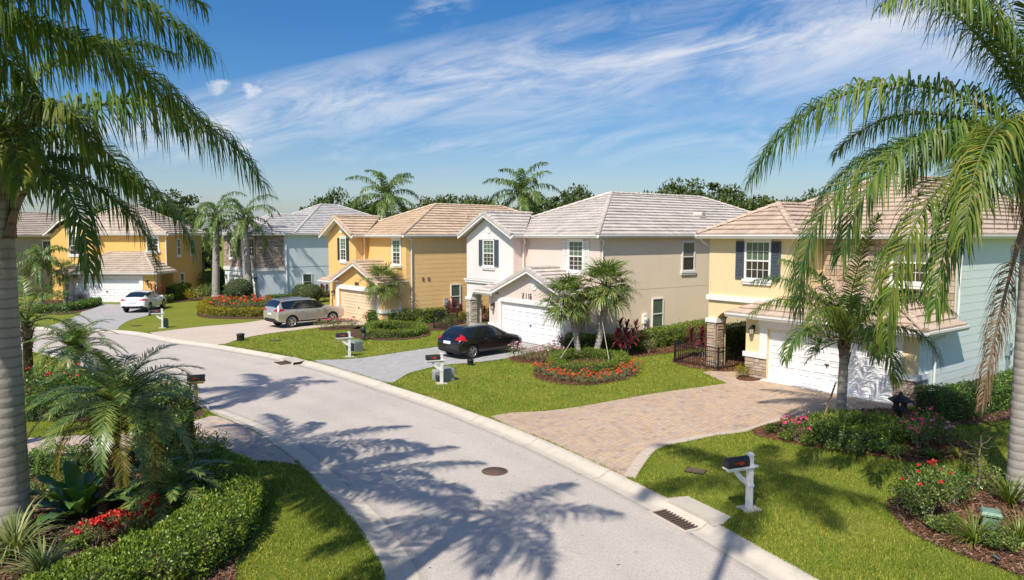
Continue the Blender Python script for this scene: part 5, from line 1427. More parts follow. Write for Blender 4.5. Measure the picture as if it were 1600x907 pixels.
SABAL = m_leaf('fan_palm_leaf', [(0.071, 0.144, 0.038), (0.122, 0.211, 0.054), (0.224, 0.288, 0.077), (0.386, 0.384, 0.115)], 0.36, 0.28, 0.55)
DEAD = m_leaf('dead_palm_leaf', [(0.16, 0.10, 0.06), (0.26, 0.18, 0.12), (0.34, 0.26, 0.18)], 0.9, 0.1, 0.1)
RACHIS = m_plain('green_leaf_stalk', (0.10, 0.13, 0.035), 0.5, 0.2, 3)
RACHIS_D = m_plain('dry_leaf_stalk', (0.20, 0.13, 0.08), 0.8, 0.2, 3)
HEDGE = m_leaf('dark_hedge_leaf', [(0.043, 0.101, 0.021), (0.076, 0.161, 0.029), (0.129, 0.235, 0.038), (0.236, 0.356, 0.062)], 0.32, 0.22, 0.55)
HEDGE_L = m_leaf('bright_hedge_leaf', [(0.082, 0.146, 0.021), (0.136, 0.224, 0.029), (0.218, 0.309, 0.041), (0.309, 0.377, 0.051)], 0.4, 0.28, 0.45)
HEDGE_Y = m_leaf('golden_hedge_leaf', [(0.12, 0.15, 0.012), (0.25, 0.24, 0.015), (0.42, 0.34, 0.02), (0.52, 0.40, 0.025)], 0.45, 0.3, 0.4)
LEAF_MID = m_leaf('shrub_leaf', [(0.067, 0.127, 0.029), (0.123, 0.200, 0.042), (0.202, 0.275, 0.064), (0.312, 0.338, 0.106)], 0.42, 0.25, 0.4)
LEAF_PALE = m_leaf('pale_variegated_leaf', [(0.14, 0.18, 0.06), (0.26, 0.28, 0.11), (0.40, 0.40, 0.2)], 0.45, 0.3, 0.4)
LEAF_RED = m_leaf('crimson_leaf', [(0.09, 0.012, 0.025), (0.20, 0.022, 0.05), (0.34, 0.05, 0.10), (0.15, 0.03, 0.035)], 0.34, 0.25, 0.5)
LEAF_RUST = m_leaf('rusty_leaf', [(0.18, 0.06, 0.03), (0.32, 0.12, 0.05), (0.40, 0.22, 0.12)], 0.5, 0.25, 0.3)
OAK = m_leaf('oak_leaf', [(0.045, 0.077, 0.026), (0.073, 0.114, 0.036), (0.114, 0.155, 0.049), (0.155, 0.195, 0.065)], 0.5, 0.2, 0.35)
OAK_Y = m_leaf('bright_tree_leaf', [(0.05, 0.08, 0.016), (0.085, 0.12, 0.022), (0.13, 0.165, 0.035)], 0.5, 0.25, 0.35)
BLADE_V = m_leaf('striped_strap_leaf', [(0.119, 0.176, 0.048), (0.237, 0.288, 0.112), (0.407, 0.416, 0.192)], 0.4, 0.25, 0.4)
BLADE_G = m_leaf('strap_leaf', [(0.076, 0.136, 0.022), (0.153, 0.224, 0.032), (0.288, 0.320, 0.048)], 0.4, 0.3, 0.4)
BIGLEAF = m_leaf('broad_waxy_leaf', [(0.048, 0.123, 0.036), (0.083, 0.179, 0.049), (0.143, 0.246, 0.067)], 0.30, 0.2, 0.6)
F_RED = m_plain('red_petals', (0.62, 0.035, 0.022), 0.55, 0.3, 40)
F_ORANGE = m_plain('orange_red_petals', (0.68, 0.085, 0.02), 0.55, 0.3, 40)
F_PINK = m_plain('pink_petals', (0.66, 0.075, 0.20), 0.55, 0.35, 40)
F_PALE = m_plain('pale_pink_petals', (0.75, 0.38, 0.42), 0.55, 0.3, 40)
TWIG = m_plain('grey_twig', (0.22, 0.18, 0.14), 0.8, 0.2, 10)
INNER = m_plain('inner_shade', (0.03, 0.042, 0.012), 0.9, 0.3, 6)  # dark green: the shade inside hedges put into the colour

def hedge(name, label, path, width, height, leaf=0.055, dens=650, mat=None, cat='hedge', group=None, closed=False, z=0.0, wob=0.06, rnd_top=0.12, cap=True):
    """clipped hedge along a path: leaf shell over a solid dark core, inner shade put in its colour"""
    line = np.array(spline([(p[0], p[1]) for p in path], 0.25, closed))
    if closed: line = np.concatenate([line, line[:1]])
    seg = np.linalg.norm(np.diff(line, axis=0), axis=1); acc = np.concatenate([[0], np.cumsum(seg)]); Lt = acc[-1]
    per = 2 * height + width
    dens *= 1.35; n = int(dens * per * Lt) + (0 if closed else int(dens * 2 * width * height))
    s = rng.uniform(0, Lt, n); q = rng.uniform(0, per, n)
    endcap = np.zeros(n, bool)
    if not closed and cap:
        k = int(dens * 2 * width * height); endcap[:k] = True
    P2 = np.stack([np.interp(s, acc, line[:, i]) for i in range(2)], 1)
    g = np.gradient(line, axis=0); t = nz(np.stack([np.interp(s, acc, g[:, i]) for i in range(2)], 1)); nr = np.stack([-t[:, 1], t[:, 0]], 1)
    off = np.where(q < height, -width / 2, np.where(q < height + width, q - height - width / 2, width / 2))
    zz = np.where(q < height, q, np.where(q < height + width, height, per - q))
    N3 = np.zeros((n, 3)); N3[:, :2] = nr * np.where(q < height, -1, np.where(q < height + width, 0, 1))[:, None]; N3[:, 2] = ((q >= height) & (q < height + width)) * 1.0
    ke = endcap.sum()
    if ke:
        e = rng.integers(0, 2, ke); s_e = np.where(e == 0, 0.0, Lt)
        P2[:ke] = np.where(e[:, None] == 0, line[0], line[-1]); te = np.where(e[:, None] == 0, nz(line[0:1] - line[1:2]), nz(line[-1:] - line[-2:-1]))
        off[:ke] = rng.uniform(-width / 2, width / 2, ke); zz[:ke] = rng.uniform(0, height, ke); N3[:ke, :2] = te; N3[:ke, 2] = 0
        nr[:ke] = np.stack([-te[:, 1], te[:, 0]], 1)
    # rounded shoulders, uneven clipping
    cut = np.maximum(0, (np.abs(off) / (width / 2)) - 0.72) / 0.28
    zz = zz - np.where(zz > height * 0.6, cut ** 2 * rnd_top * height, 0)
    P = np.concatenate([P2 + nr * off[:, None], zz[:, None]], 1)
    lump = np.sin(P[:, 0] * 3.1 + P[:, 1] * 2.3) * np.sin(P[:, 1] * 3.7 - P[:, 2] * 4.0 + P[:, 0]) + 0.6 * np.sin(P[:, 0] * 9 + 1.3) * np.sin(P[:, 1] * 8 + P[:, 2] * 7)
    P += N3 * (lump * wob + rng.normal(0, wob * 0.45, n) - 0.02)[:, None]
    P -= N3 * (rng.exponential(0.035, n))[:, None]
    sh = rng.uniform(0, 1, n) < 0.035; P += N3 * (sh * rng.exponential(0.055, n))[:, None]
    P[:, 2] = np.maximum(P[:, 2], 0.01) + z
    c = Cloud(); c.leaves(P, leaf, 0.52, N3 + np.array([0, 0, 0.35]), 0.42)
    # core: solid dark sheet that blocks light, coloured as the shade between leaves
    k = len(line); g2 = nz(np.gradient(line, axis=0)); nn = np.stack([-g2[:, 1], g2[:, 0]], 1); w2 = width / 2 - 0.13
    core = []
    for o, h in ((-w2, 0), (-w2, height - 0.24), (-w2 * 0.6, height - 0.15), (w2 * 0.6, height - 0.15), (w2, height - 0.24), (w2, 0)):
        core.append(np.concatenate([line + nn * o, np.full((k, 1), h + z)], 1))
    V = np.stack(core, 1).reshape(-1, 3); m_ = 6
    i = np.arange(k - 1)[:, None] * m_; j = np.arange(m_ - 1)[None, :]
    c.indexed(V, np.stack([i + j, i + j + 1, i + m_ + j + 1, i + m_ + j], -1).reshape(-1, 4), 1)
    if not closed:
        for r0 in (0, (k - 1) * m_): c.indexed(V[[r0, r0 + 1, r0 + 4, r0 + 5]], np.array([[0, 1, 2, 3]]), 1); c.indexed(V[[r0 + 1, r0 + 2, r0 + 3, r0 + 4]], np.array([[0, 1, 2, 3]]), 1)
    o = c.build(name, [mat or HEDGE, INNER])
    return tag(o, label, cat, group)

def ball_pts(n, r, power=0.55):
    d = nz(rng.normal(size=(n, 3))); return d * (rng.uniform(0, 1, n) ** power)[:, None] * np.asarray(r), d
def shrub(name, label, x, y, r, h, leaf=0.06, n=900, mat=None, cat='shrub', group=None, flowers=None, nf=0, fsize=0.04, z=0.0, aspect=0.5, stems=5, lobes=5, up=0.2, flat=1.0, ftop=0.3, clip_=False):
    """loose shrub: stems, lobes of leaves and flower heads (flower heads are a part)"""
    root = empty(name, (x, y, z)); tag(root, label, cat, group)
    c = Cloud(); L = []
    for i in range(lobes):
        a = 2 * PI * i / lobes + rnd.uniform(-.4, .4); rr = r * (rnd.uniform(0.25, 0.6) if lobes > 1 else 0)
        L.append((rr * math.cos(a), rr * math.sin(a), h * rnd.uniform(0.42, 0.72), r * rnd.uniform(0.42, 0.62) if lobes > 1 else r, h * rnd.uniform(0.3, 0.42) if lobes > 1 else h * 0.5))
    if clip_: L = [(0, 0, h * 0.52, r, h * 0.52)]
    for lx, ly, lz, lr, lh in L:
        k = n // len(L); p, d = ball_pts(k, (lr, lr, lh), 0.16 if clip_ else 0.4)
        p = p + np.array([lx, ly, lz]); p[:, 2] = np.maximum(p[:, 2], 0.02)
        c.leaves(p, leaf, aspect, d, 0.45, 0, up=up)
    o = c.build('foliage', [mat or LEAF_MID], root)
    if clip_:
        b = MB(); b.lathe([(0.02, 0.0), (r * 0.6, h * 0.1), (r * 0.86, h * 0.4), (r * 0.86, h * 0.65), (r * 0.5, h * 0.92), (0.01, h * 0.97)], 14); b.build('shade_core', INNER, root)  # solid core, coloured dark as the shaded inside of the shrub
    elif stems:
        b = MB()
        for lx, ly, lz, lr, lh in L[:stems]:
            b.tube([(lx * 0.1, ly * 0.1, 0), (lx * 0.5, ly * 0.5, lz * 0.5), (lx, ly, lz + lh * 0.5)], [0.018, 0.013, 0.006], 5)
            for q in range(3):
                a = rnd.uniform(0, 2 * PI); b.tube([(lx * 0.6, ly * 0.6, lz * 0.6), (lx + lr * 0.7 * math.cos(a), ly + lr * 0.7 * math.sin(a), lz + lh * rnd.uniform(0, .7))], [0.009, 0.004], 4)
        b.build('stems', TWIG, root)
    if flowers is not None and nf:
        f = Cloud()
        for i in range(nf):
            lx, ly, lz, lr, lh = L[i % len(L)]
            a = rnd.uniform(0, 2 * PI); e = rnd.uniform(ftop, 1.0)
            q = np.array([lx + lr * math.cos(a) * math.sqrt(max(0, 1 - e * e)) * 1.02, ly + lr * math.sin(a) * math.sqrt(max(0, 1 - e * e)) * 1.02, lz + lh * e * 1.06])
            k = 16; p, d = ball_pts(k, (fsize, fsize, fsize * 0.6), 0.3)
            f.leaves(q + p, fsize * 1.1, 0.8, d, 0.2)
        f.build('blossoms', [flowers], root)
    return root

def palm_trunk(name, parent, h, r0, r1, mat, lean=(0, 0), rings=0.14, bulge=0.0, n=18, curve=0.0):
    m = MB(); pts_ = []; rs = []; k = int(h / (rings / 2))
    for i in range(k + 1):
        t = i / k; z = h * t
        x = lean[0] * t + curve * math.sin(PI * t); y = lean[1] * t
        r = r0 + (r1 - r0) * t + bulge * math.exp(-((t - 0.0) / 0.06) ** 2)
        r *= 1 + (0.008 if rnd.random() < .5 else -0.006) + rnd.uniform(-0.010, 0.010)
        pts_.append((x, y, z)); rs.append(r)
    m.tube(pts_, rs, n)
    return m.build(name, mat, parent)

def boots(parent, c, r, h, n, mat, flare=0.35, w=0.22, name='leaf_bases'):
    """stubs of old leaf stalks round the top of the trunk"""
    m = MB()
    for i in range(n):
        a = 2 * PI * i / n * 1.618 + rnd.uniform(-.15, .15); z0 = h * (i / n) * 0.75
        ca, sa = math.cos(a), math.sin(a); T_ = Vector((-sa, ca, 0)); R_ = Vector((ca, sa, 0))
        L_ = rnd.uniform(0.5, 0.85) * h * 0.8; fl = flare * rnd.uniform(0.6, 1.3)
        vv = []; K = 5
        for k in range(K + 1):
            t = k / K
            p = Vector(c) + R_ * (r * (0.92 + 0.05) + fl * t ** 1.8) + Vector((0, 0, z0 + L_ * t))
            ww = w * (1 - 0.72 * t ** 0.7); th = 0.05 * (1 - 0.6 * t)
            vv += [p - T_ * ww, p + R_ * th, p + T_ * ww, p - R_ * th * 0.6]
        ff = []
        for k in range(K):
            for j in range(4): ff.append((k * 4 + j, k * 4 + (j + 1) % 4, k * 4 + 4 + (j + 1) % 4, k * 4 + 4 + j))
        ff.append((K * 4, K * 4 + 1, K * 4 + 2, K * 4 + 3))
        m.add(vv, ff, 0, False)
    return m.build(name, mat, parent)

def queen_palm(label, x, y, h, r=0.16, L=3.2, n=16, mat=None, name='palm_tree', group=None, lean=(0, 0), nl=46, ll=0.75, lw=0.045, fr=None, split=False, bark=None, seed=None, spread=(70, -25), droop=95, hang=0.8, boot=True):
    root = empty(name, (x, y, 0)); tag(root, label, 'palm tree', group)
    palm_trunk('trunk', root, h - 0.3, r * 1.15, r * 0.85, bark or BARK_GREY, lean, 0.16, r * 0.35)
    top = np.array([lean[0], lean[1], h - 0.25])
    if boot: boots(root, (lean[0], lean[1], h - 1.0 - 0.1), r * 0.8, 1.1, 10, BOOT, 0.25, r * 0.9)
    c = Cloud()
    for i in range(n):
        az = i * 137.5 + rnd.uniform(-12, 12); t = i / max(1, n - 1)
        el = spread[0] + (spread[1] - spread[0]) * t + rnd.uniform(-8, 8)
        if split: c = Cloud()
        pinnate(c, top + np.array([0, 0, 0.25 * (1 - t)]), az, el, L * rnd.uniform(0.88, 1.1), droop * rnd.uniform(0.8, 1.15), nl, ll, lw, hang, rr=0.03)
        if split: c.build('frond', [mat or QUEEN, RACHIS], root)
    if not split: c.build('crown', [mat or QUEEN_D, RACHIS], root)
    return root

def sabal_palm(label, x, y, h, lean=(0, 0), r=0.14, n=26, size=0.85, pet=0.9, group=None, mat=None, name='palm_tree', nseg=32):
    root = empty(name, (x, y, 0)); tag(root, label, 'palm tree', group)
    palm_trunk('trunk', root, h, r * 1.1, r, BARK_GREY, lean, 0.12, r * 0.3, curve=0.08)
    boots(root, (lean[0], lean[1], h - 0.75), r * 0.9, 0.85, 12, BOOT, 0.12, r * 0.8)
    c = Cloud()
    for i in range(n):
        az = i * 137.5 + rnd.uniform(-10, 10); t = i / (n - 1)
        fan(c, (lean[0], lean[1], h - 0.1 + 0.2 * (1 - t)), az, 82 - 105 * t + rnd.uniform(-8, 8), pet * rnd.uniform(0.85, 1.1), size * rnd.uniform(0.85, 1.1), nseg, 145, droop=0.35 + 0.45 * t)
    c.build('crown', [mat or SABAL, RACHIS], root)
    return root

def pygmy_palm(label, x, y, h, lean=(0, 0), r=0.09, L=1.5, n=30, old=5, group=None, nl=52, ll=0.30, lw=0.016, mat=None):
    root = empty('date_palm', (x, y, 0)); tag(root, label, 'palm tree', group)
    if h > 0.35:
        palm_trunk('trunk', root, h, r * 1.1, r, BARK_BROWN, lean, 0.07, 0.0)
        boots(root, (lean[0], lean[1], max(0.05, h - 0.6)), r * 0.8, 0.6, 14, BARK_BROWN, 0.06, 0.04)
    c = Cloud()
    for i in range(n):
        az = i * 137.5 + rnd.uniform(-10, 10); t = i / (n - 1)
        o = i >= n - old
        pinnate(c, (lean[0], lean[1], h), az, 78 - 95 * t + rnd.uniform(-6, 6), L * rnd.uniform(0.85, 1.1), 88 * rnd.uniform(0.85, 1.2), nl, ll, lw, 0.22, plum=0.12, s0=0.1, rr=0.014, fwd=(70, 35), seg=4, mi=2 if o else 0, tilt=0.18)
    c.build('crown', [mat or PYGMY, RACHIS, PYG_OLD], root)
    return root

def strap_clump(name, label, x, y, h, n, mat, w=0.03, spread=(85, 25), droop=90, cat='plant', group=None, z=0.02, stiff=False):
    root = Cloud()
    az = rng.uniform(0, 2 * PI, n); el0 = np.radians(rng.uniform(spread[1], spread[0], n)); L = h * rng.uniform(0.65, 1.15, n)
    K = 7; P = np.stack([np.cos(az) * 0.05, np.sin(az) * 0.05, np.zeros(n)], 1); pts_ = [P]
    hs = np.stack([-np.sin(az), np.cos(az), np.zeros(n)], 1); dr = np.radians(droop * rng.uniform(0.5, 1.2, n))
    for k in range(1, K + 1):
        e = el0 - dr * (k / K) ** 1.7
        d = np.stack([np.cos(e) * np.cos(az), np.cos(e) * np.sin(az), np.sin(e)], 1); pts_.append(pts_[-1] + d * (L / K)[:, None])
    prof = np.interp(np.linspace(0, 1, K + 1), [0, 0.3, 0.7, 1], [0.7, 1, 0.75, 0.04]) * w
    ww = rng.uniform(0.7, 1.2, n)[:, None]
    root.strips(np.stack([np.stack([p + hs * prof[k] * ww * 0.5, p - hs * prof[k] * ww * 0.5], 1) for k, p in enumerate(pts_)], 1), 0)
    o = root.build(name, [mat]); o.location = (x, y, z)
    return tag(o, label, cat, group)

def broad_plant(label, x, y, n=16, L=1.2, W=0.3, mat=None, name='broad_leaf_plant', z=0.03, el=(80, 25), ruffle=0.04):
    """rosette of big paddle leaves; every leaf has a midrib fold and a wavy edge"""
    root = empty(name, (x, y, z)); tag(root, label, 'plant')
    for i in range(n):
        t = i / (n - 1); az = math.radians(i * 137.5); e0 = math.radians(el[0] + (el[1] - el[0]) * t); l = L * rnd.uniform(0.8, 1.1); K = 12
        m = MB(); vv = []; p = Vector((math.cos(az) * 0.05, math.sin(az) * 0.05, 0)); hs = Vector((-math.sin(az), math.cos(az), 0)); ph = rnd.uniform(0, 6)
        for k in range(K + 1):
            q = k / K; e = e0 - math.radians(55) * q ** 2
            d = Vector((math.cos(e) * math.cos(az), math.cos(e) * math.sin(az), math.sin(e)))
            if k: p = p + d * (l / K)
            u = hs.cross(d); u = u if u.z > 0 or True else -u
            w = W * (0.14 + 0.86 * math.sin(PI * min(1, q * 0.96) ** 1.2) ** 0.9) * (0.5 if q > 0.98 else 1) * 0.5
            if k == K: w = 0.01
            up = d.cross(hs)
            for j, (f, lift) in enumerate(((-1, 0.30), (-0.5, 0.13), (0, 0), (0.5, 0.13), (1, 0.30))):
                vv.append(p + hs * (f * w) + up * (lift * w + (ruffle * math.sin(k * 1.7 + ph + f * 2) if abs(f) == 1 else 0)))
        ff = [(k * 5 + j, k * 5 + j + 1, k * 5 + j + 6, k * 5 + j + 5) for k in range(K) for j in range(4)]
        m.add(vv, ff, 0, True); m.build('leaf', mat or BIGLEAF, root)
    return root

def cordyline(label, x, y, h, n_stem=4, mat=None, group='crimson leaved ti plants', L=0.5, W=0.085):
    root = empty('ti_plant', (x, y, 0.03)); tag(root, label, 'plant', group)
    c = Cloud(); b = MB()
    for s in range(n_stem):
        a = 2 * PI * s / n_stem + rnd.uniform(-.5, .5); rr = rnd.uniform(0.08, 0.3) * h; hh = h * rnd.uniform(0.45, 0.8)
        tip = np.array([rr * math.cos(a), rr * math.sin(a), hh])
        b.tube([(rr * 0.2 * math.cos(a), rr * 0.2 * math.sin(a), 0), tuple(tip)], [0.018, 0.014], 5)
        n = 26; az = np.arange(n) * 2.4; el0 = np.radians(np.linspace(85, -5, n)); K = 5
        P = np.repeat(tip[None], n, 0) + np.array([0, 0, -1]) * (np.linspace(0, 0.45 * hh, n)[:, None]); pts_ = [P]
        hs = np.stack([-np.sin(az), np.cos(az), np.zeros(n)], 1); ln = L * rng.uniform(0.7, 1.1, n)
        for k in range(1, K + 1):
            e = el0 - np.radians(55) * (k / K) ** 1.6
            pts_.append(pts_[-1] + np.stack([np.cos(e) * np.cos(az), np.cos(e) * np.sin(az), np.sin(e)], 1) * (ln / K)[:, None])
        prof = np.interp(np.linspace(0, 1, K + 1), [0, 0.2, 0.55, 1], [0.3, 0.8, 1, 0.05]) * W
        c.strips(np.stack([np.stack([p + hs * prof[k] * .5, p - hs * prof[k] * .5], 1) for k, p in enumerate(pts_)], 1), 0)
    c.build('foliage', [mat or LEAF_RED], root); b.build('stems', TWIG, root)
    return root

def make_tree(name, label, x, y, h, r, seed, mat=None, group='trees beyond the roofs', n_cl=30, n_leaf=120, leaf=0.36, trunk_h=0.45, cat='tree'):
    r_ = random.Random(seed)
    root = empty(name, (x, y, 0)); tag(root, label, cat, group)
    b = MB(); b.tube([(0, 0, 0), (r_.uniform(-.2, .2), 0, h * trunk_h * 0.6), (r_.uniform(-.3, .3), 0, h * trunk_h)], [r * 0.09, r * 0.07, r * 0.055], 8)
    c = Cloud()
    for i in range(n_cl):
        a = r_.uniform(0, 2 * PI); e = r_.uniform(-0.35, 1.0); q = r_.uniform(0.45, 1.0)
        cx, cy, cz = r * q * math.cos(a) * math.sqrt(max(0.05, 1 - e * abs(e))), r * q * math.sin(a) * math.sqrt(max(0.05, 1 - e * abs(e))), h * (trunk_h + 0.14) + (h * (1 - trunk_h) - 0.8) * 0.72 * max(e, -0.2) * q + 0.3
        rr = r * r_.uniform(0.17, 0.36)
        p, d = ball_pts(n_leaf, (rr, rr, rr * 0.6), 0.5)
        c.leaves(p + np.array([cx, cy, cz]), leaf, 0.6, d, 0.35, 0, up=0.1)
        st = (0, 0, h * trunk_h * r_.uniform(0.7, 1.0))
        b.tube([st, ((cx) * 0.5, cy * 0.5, (st[2] + cz) * 0.5 + 0.2), (cx, cy, cz)], [r * 0.03, r * 0.02, r * 0.008], 5)
    b.build('trunk', BARK_TREE, root); c.build('crown', [mat or OAK], root)
    return root
# ------------------------------------------------------------------ plants: placed where the photograph has them
# --- near palms, every frond a part
def near_palm(label, x, y, h, r, fronds, boots_n=16, boot_h=1.5, lean=(0, 0), bark=None, name='palm_tree', mats=None):
    root = empty(name, (x, y, 0)); tag(root, label, 'palm tree')
    palm_trunk('trunk', root, h, r * 1.05, r * 0.93, bark or BARK_GREY, lean, 0.13, r * 0.12, 28)
    boots(root, (lean[0], lean[1], h - boot_h * 0.8), r * 0.9, boot_h, boots_n, BOOT, 0.35, r * 0.62)
    for f in fronds:
        c = Cloud(); g = dict(nl=140, ll=1.0, lw=0.033, hang=0.92, rr=0.045, seg=6); g.update({k: v for k, v in f.items() if k not in ('az', 'el', 'L', 'dr', 'dz', 'm')})
        pinnate(c, (lean[0] + 0.1 * math.cos(math.radians(f['az'])), lean[1] + 0.1 * math.sin(math.radians(f['az'])), h + f.get('dz', 0)), f['az'], f['el'], f['L'], f['dr'], **g)
        mm = {'y': QUEEN_Y, 'd': DEAD}.get(f.get('m'), QUEEN)
        c.build('dead_frond' if f.get('m') == 'd' else 'frond', [mm, RACHIS_D if f.get('m') == 'd' else RACHIS], root)
    return root
FA = [dict(az=3, el=36, L=5.6, dr=100, ll=1.5, lw=0.036, dz=.25, nl=154), dict(az=-30, el=12, L=4.2, dr=104, ll=0.85), dict(az=32, el=0, L=3.6, dr=85, ll=1.0), dict(az=12, el=14, L=4.2, dr=92),
      dict(az=75, el=40, L=4.0, dr=105), dict(az=120, el=35, L=4.0, dr=110), dict(az=170, el=50, L=3.6, dr=110),
      dict(az=215, el=35, L=4.0, dr=105, m='y'), dict(az=250, el=48, L=3.6, dr=115, m='y'), dict(az=285, el=46, L=3.4, dr=125, m='y'), dict(az=315, el=40, L=3.3, dr=122, m='y'), dict(az=335, el=54, L=3.6, dr=122, m='y'),
      dict(az=20, el=72, L=4.2, dr=95, dz=.3), dict(az=130, el=75, L=4.2, dr=90, dz=.3), dict(az=250, el=74, L=4.0, dr=100, dz=.3), dict(az=300, el=70, L=3.8, dr=110, dz=.3)]
near_palm('large palm with a thick grey ringed trunk at the left edge of the view', -9.72, 13.25, 7.1, 0.37, FA, boot_h=1.7)
FB = [dict(az=2, el=26, L=4.9, dr=68, ll=1.35, lw=0.036, nl=150), dict(az=24, el=16, L=4.8, dr=72, ll=1.1), dict(az=48, el=26, L=4.8, dr=85, ll=1.1), dict(az=-20, el=50, L=4.6, dr=95), dict(az=-45, el=40, L=4.2, dr=95), dict(az=14, el=48, L=5.0, dr=76), dict(az=36, el=50, L=5, dr=85),
      dict(az=90, el=35, L=4.2, dr=95), dict(az=310, el=50, L=3.4, dr=105)]
near_palm('second near palm whose fronds hang into the top left corner', -8.75, 9.4, 8.5, 0.3, FB)
FR = [dict(az=179, el=46, L=7.1, dr=112, ll=1.6, lw=0.036, nl=175, dz=.35, pw=1.15), dict(az=188, el=30, L=7.5, dr=126, ll=1.35, nl=175, pw=1.1), dict(az=206, el=14, L=6.6, dr=108, ll=1.15, nl=154, m='y', pw=1.1), dict(az=222, el=30, L=5.8, dr=112, ll=1.2, m='y'), dict(az=201, el=34, L=6.6, dr=112, ll=1.3, nl=154, pw=1.1), dict(az=214, el=4, L=5.6, dr=92, ll=1.1),
      dict(az=174, el=62, L=6.8, dr=66, ll=1.15, nl=154, dz=.9), dict(az=192, el=66, L=6.4, dr=76, ll=1.15, nl=140, dz=.9), dict(az=238, el=58, L=5.4, dr=105, nl=125, dz=.8, m='y'), dict(az=205, el=58, L=5.8, dr=88, nl=140, dz=.8), dict(az=160, el=30, L=5.0, dr=100), dict(az=262, el=44, L=4.8, dr=110, m='y'),
      dict(az=130, el=50, L=5, dr=100), dict(az=95, el=40, L=5, dr=100), dict(az=55, el=50, L=5, dr=100), dict(az=15, el=40, L=5, dr=100), dict(az=335, el=50, L=5, dr=105), dict(az=298, el=40, L=4.8, dr=105), dict(az=215, el=80, L=5, dr=70, dz=.9),
      dict(az=192, el=-72, L=4.5, dr=12, nl=112, ll=0.75, lw=0.02, hang=0.97, m='d', dz=-0.75, s0=0.3), dict(az=200, el=-60, L=1.6, dr=22, nl=10, ll=0.3, lw=0.02, hang=0.97, m='d', dz=-0.7, s0=0.6)]
palmR = near_palm('near palm at the right edge with a dead brown frond hanging down', 11.2, 15.2, 7.3, 0.25, FR, boots_n=22, boot_h=1.7)
def stalk():
    c = Cloud()
    for i in range(90):
        a = rng.uniform(0, 2 * PI); s = np.array([-0.35, -0.12, -0.05]); e = s + np.array([rng.normal(-0.12, 0.12), rng.normal(-0.1, 0.1), -rng.uniform(0.6, 1.5)])
        mid = (s + e) / 2 + np.array([rng.normal(-0.12, 0.08), rng.normal(0, 0.08), 0.12])
        c.tube(np.stack([s, mid, e]), 0.007, 3, 0)
    o = c.build('fruit_stalk', [m_plain('straw_stalk', (0.42, 0.32, 0.19), 0.8, 0.25, 12)], palmR); o.location = (0, 0, 7.4)
stalk()
# palms outside the frame on the left: they only throw the frond shadows on road and lawn
def shade_palm(x, y, h, n, L=4.6, r=0.2):
    queen_palm('tall palm standing left of the view over the road', x, y, h, r, L, n, QUEEN, nl=60, ll=0.95, lw=0.05, group='tall palms left of the view', spread=(60, -10), droop=90)
shade_palm(-1.5, 1.5, 20.0, 9, 3.4, 0.09)
shade_palm(-5.0, 5.6, 11.2, 10, 3.1)
shade_palm(-14.9, 16.9, 13.6, 11, 3.0)

# --- twin cabbage palms, single one, tall pair, far ones
x, y = at(905, 561); sabal_palm('shorter left one of the twin fan palms in the round flower bed', x, y, 2.75, (-0.6, 0.1), 0.13, 30, 0.92, 0.85, 'fan palms in the lawn beds')
x, y = at(930, 559); sabal_palm('taller right one of the twin fan palms in the round flower bed', x, y, 3.35, (0.5, 0.1), 0.14, 36, 1.02, 0.92, 'fan palms in the lawn beds')
x, y = at(601, 509); sabal_palm('fan palm in the clipped bed before the gold house', x, y, 2.75, (-0.1, 0.0), 0.16, 26, 0.9, 0.95, 'fan palms in the lawn beds')
x, y = at(337, 470); queen_palm('left of the two tall palms in the golden hedge island', x, y, 7.6, 0.30, 3.9, 16, QUEEN_D, lean=(0.3, 0), group='tall palms in the hedge island', nl=44, lw=0.06, droop=110)
x, y = at(390, 471); queen_palm('right of the two tall palms in the golden hedge island', x, y, 7.4, 0.36, 4.0, 17, QUEEN_D, lean=(-0.35, 0), group='tall palms in the hedge island', nl=44, lw=0.06, droop=112)
for px, py, dep, lab, s in ((602, 303, 78, 'bushy palm rising behind the gold house roof', 1.0), (815, 297, 74, 'bushy palm rising behind the white house roof', 1.0)):
    fx, fy, fz = far_at(px, py, dep); queen_palm(lab, fx, fy, fz - 0.2, 0.3, 4.6 * s, 20, QUEEN_D, group='palms beyond the roofs', nl=40, ll=1.1, lw=0.10, spread=(80, -35), droop=85, hang=0.75)
x, y = at(103, 474); sabal_palm('small fan palm at the left corner of the white garage door of the orange house', x, y, 2.6, (0.2, 0), 0.13, 16, 0.9, 0.8, 'fan palms by the orange house', nseg=22)
x, y = at(66, 478); queen_palm('drooping young palm between the near trunk and the orange house', x, y, 3.9, 0.16, 2.9, 14, QUEEN_D, group='fan palms by the orange house', nl=34, lw=0.07)
x, y = at(318, 458); sabal_palm('bright fan palm under the dark trees beside the orange house', x, y, 3.6, (0, 0), 0.15, 18, 1.0, 0.9, 'fan palms by the orange house', nseg=22)

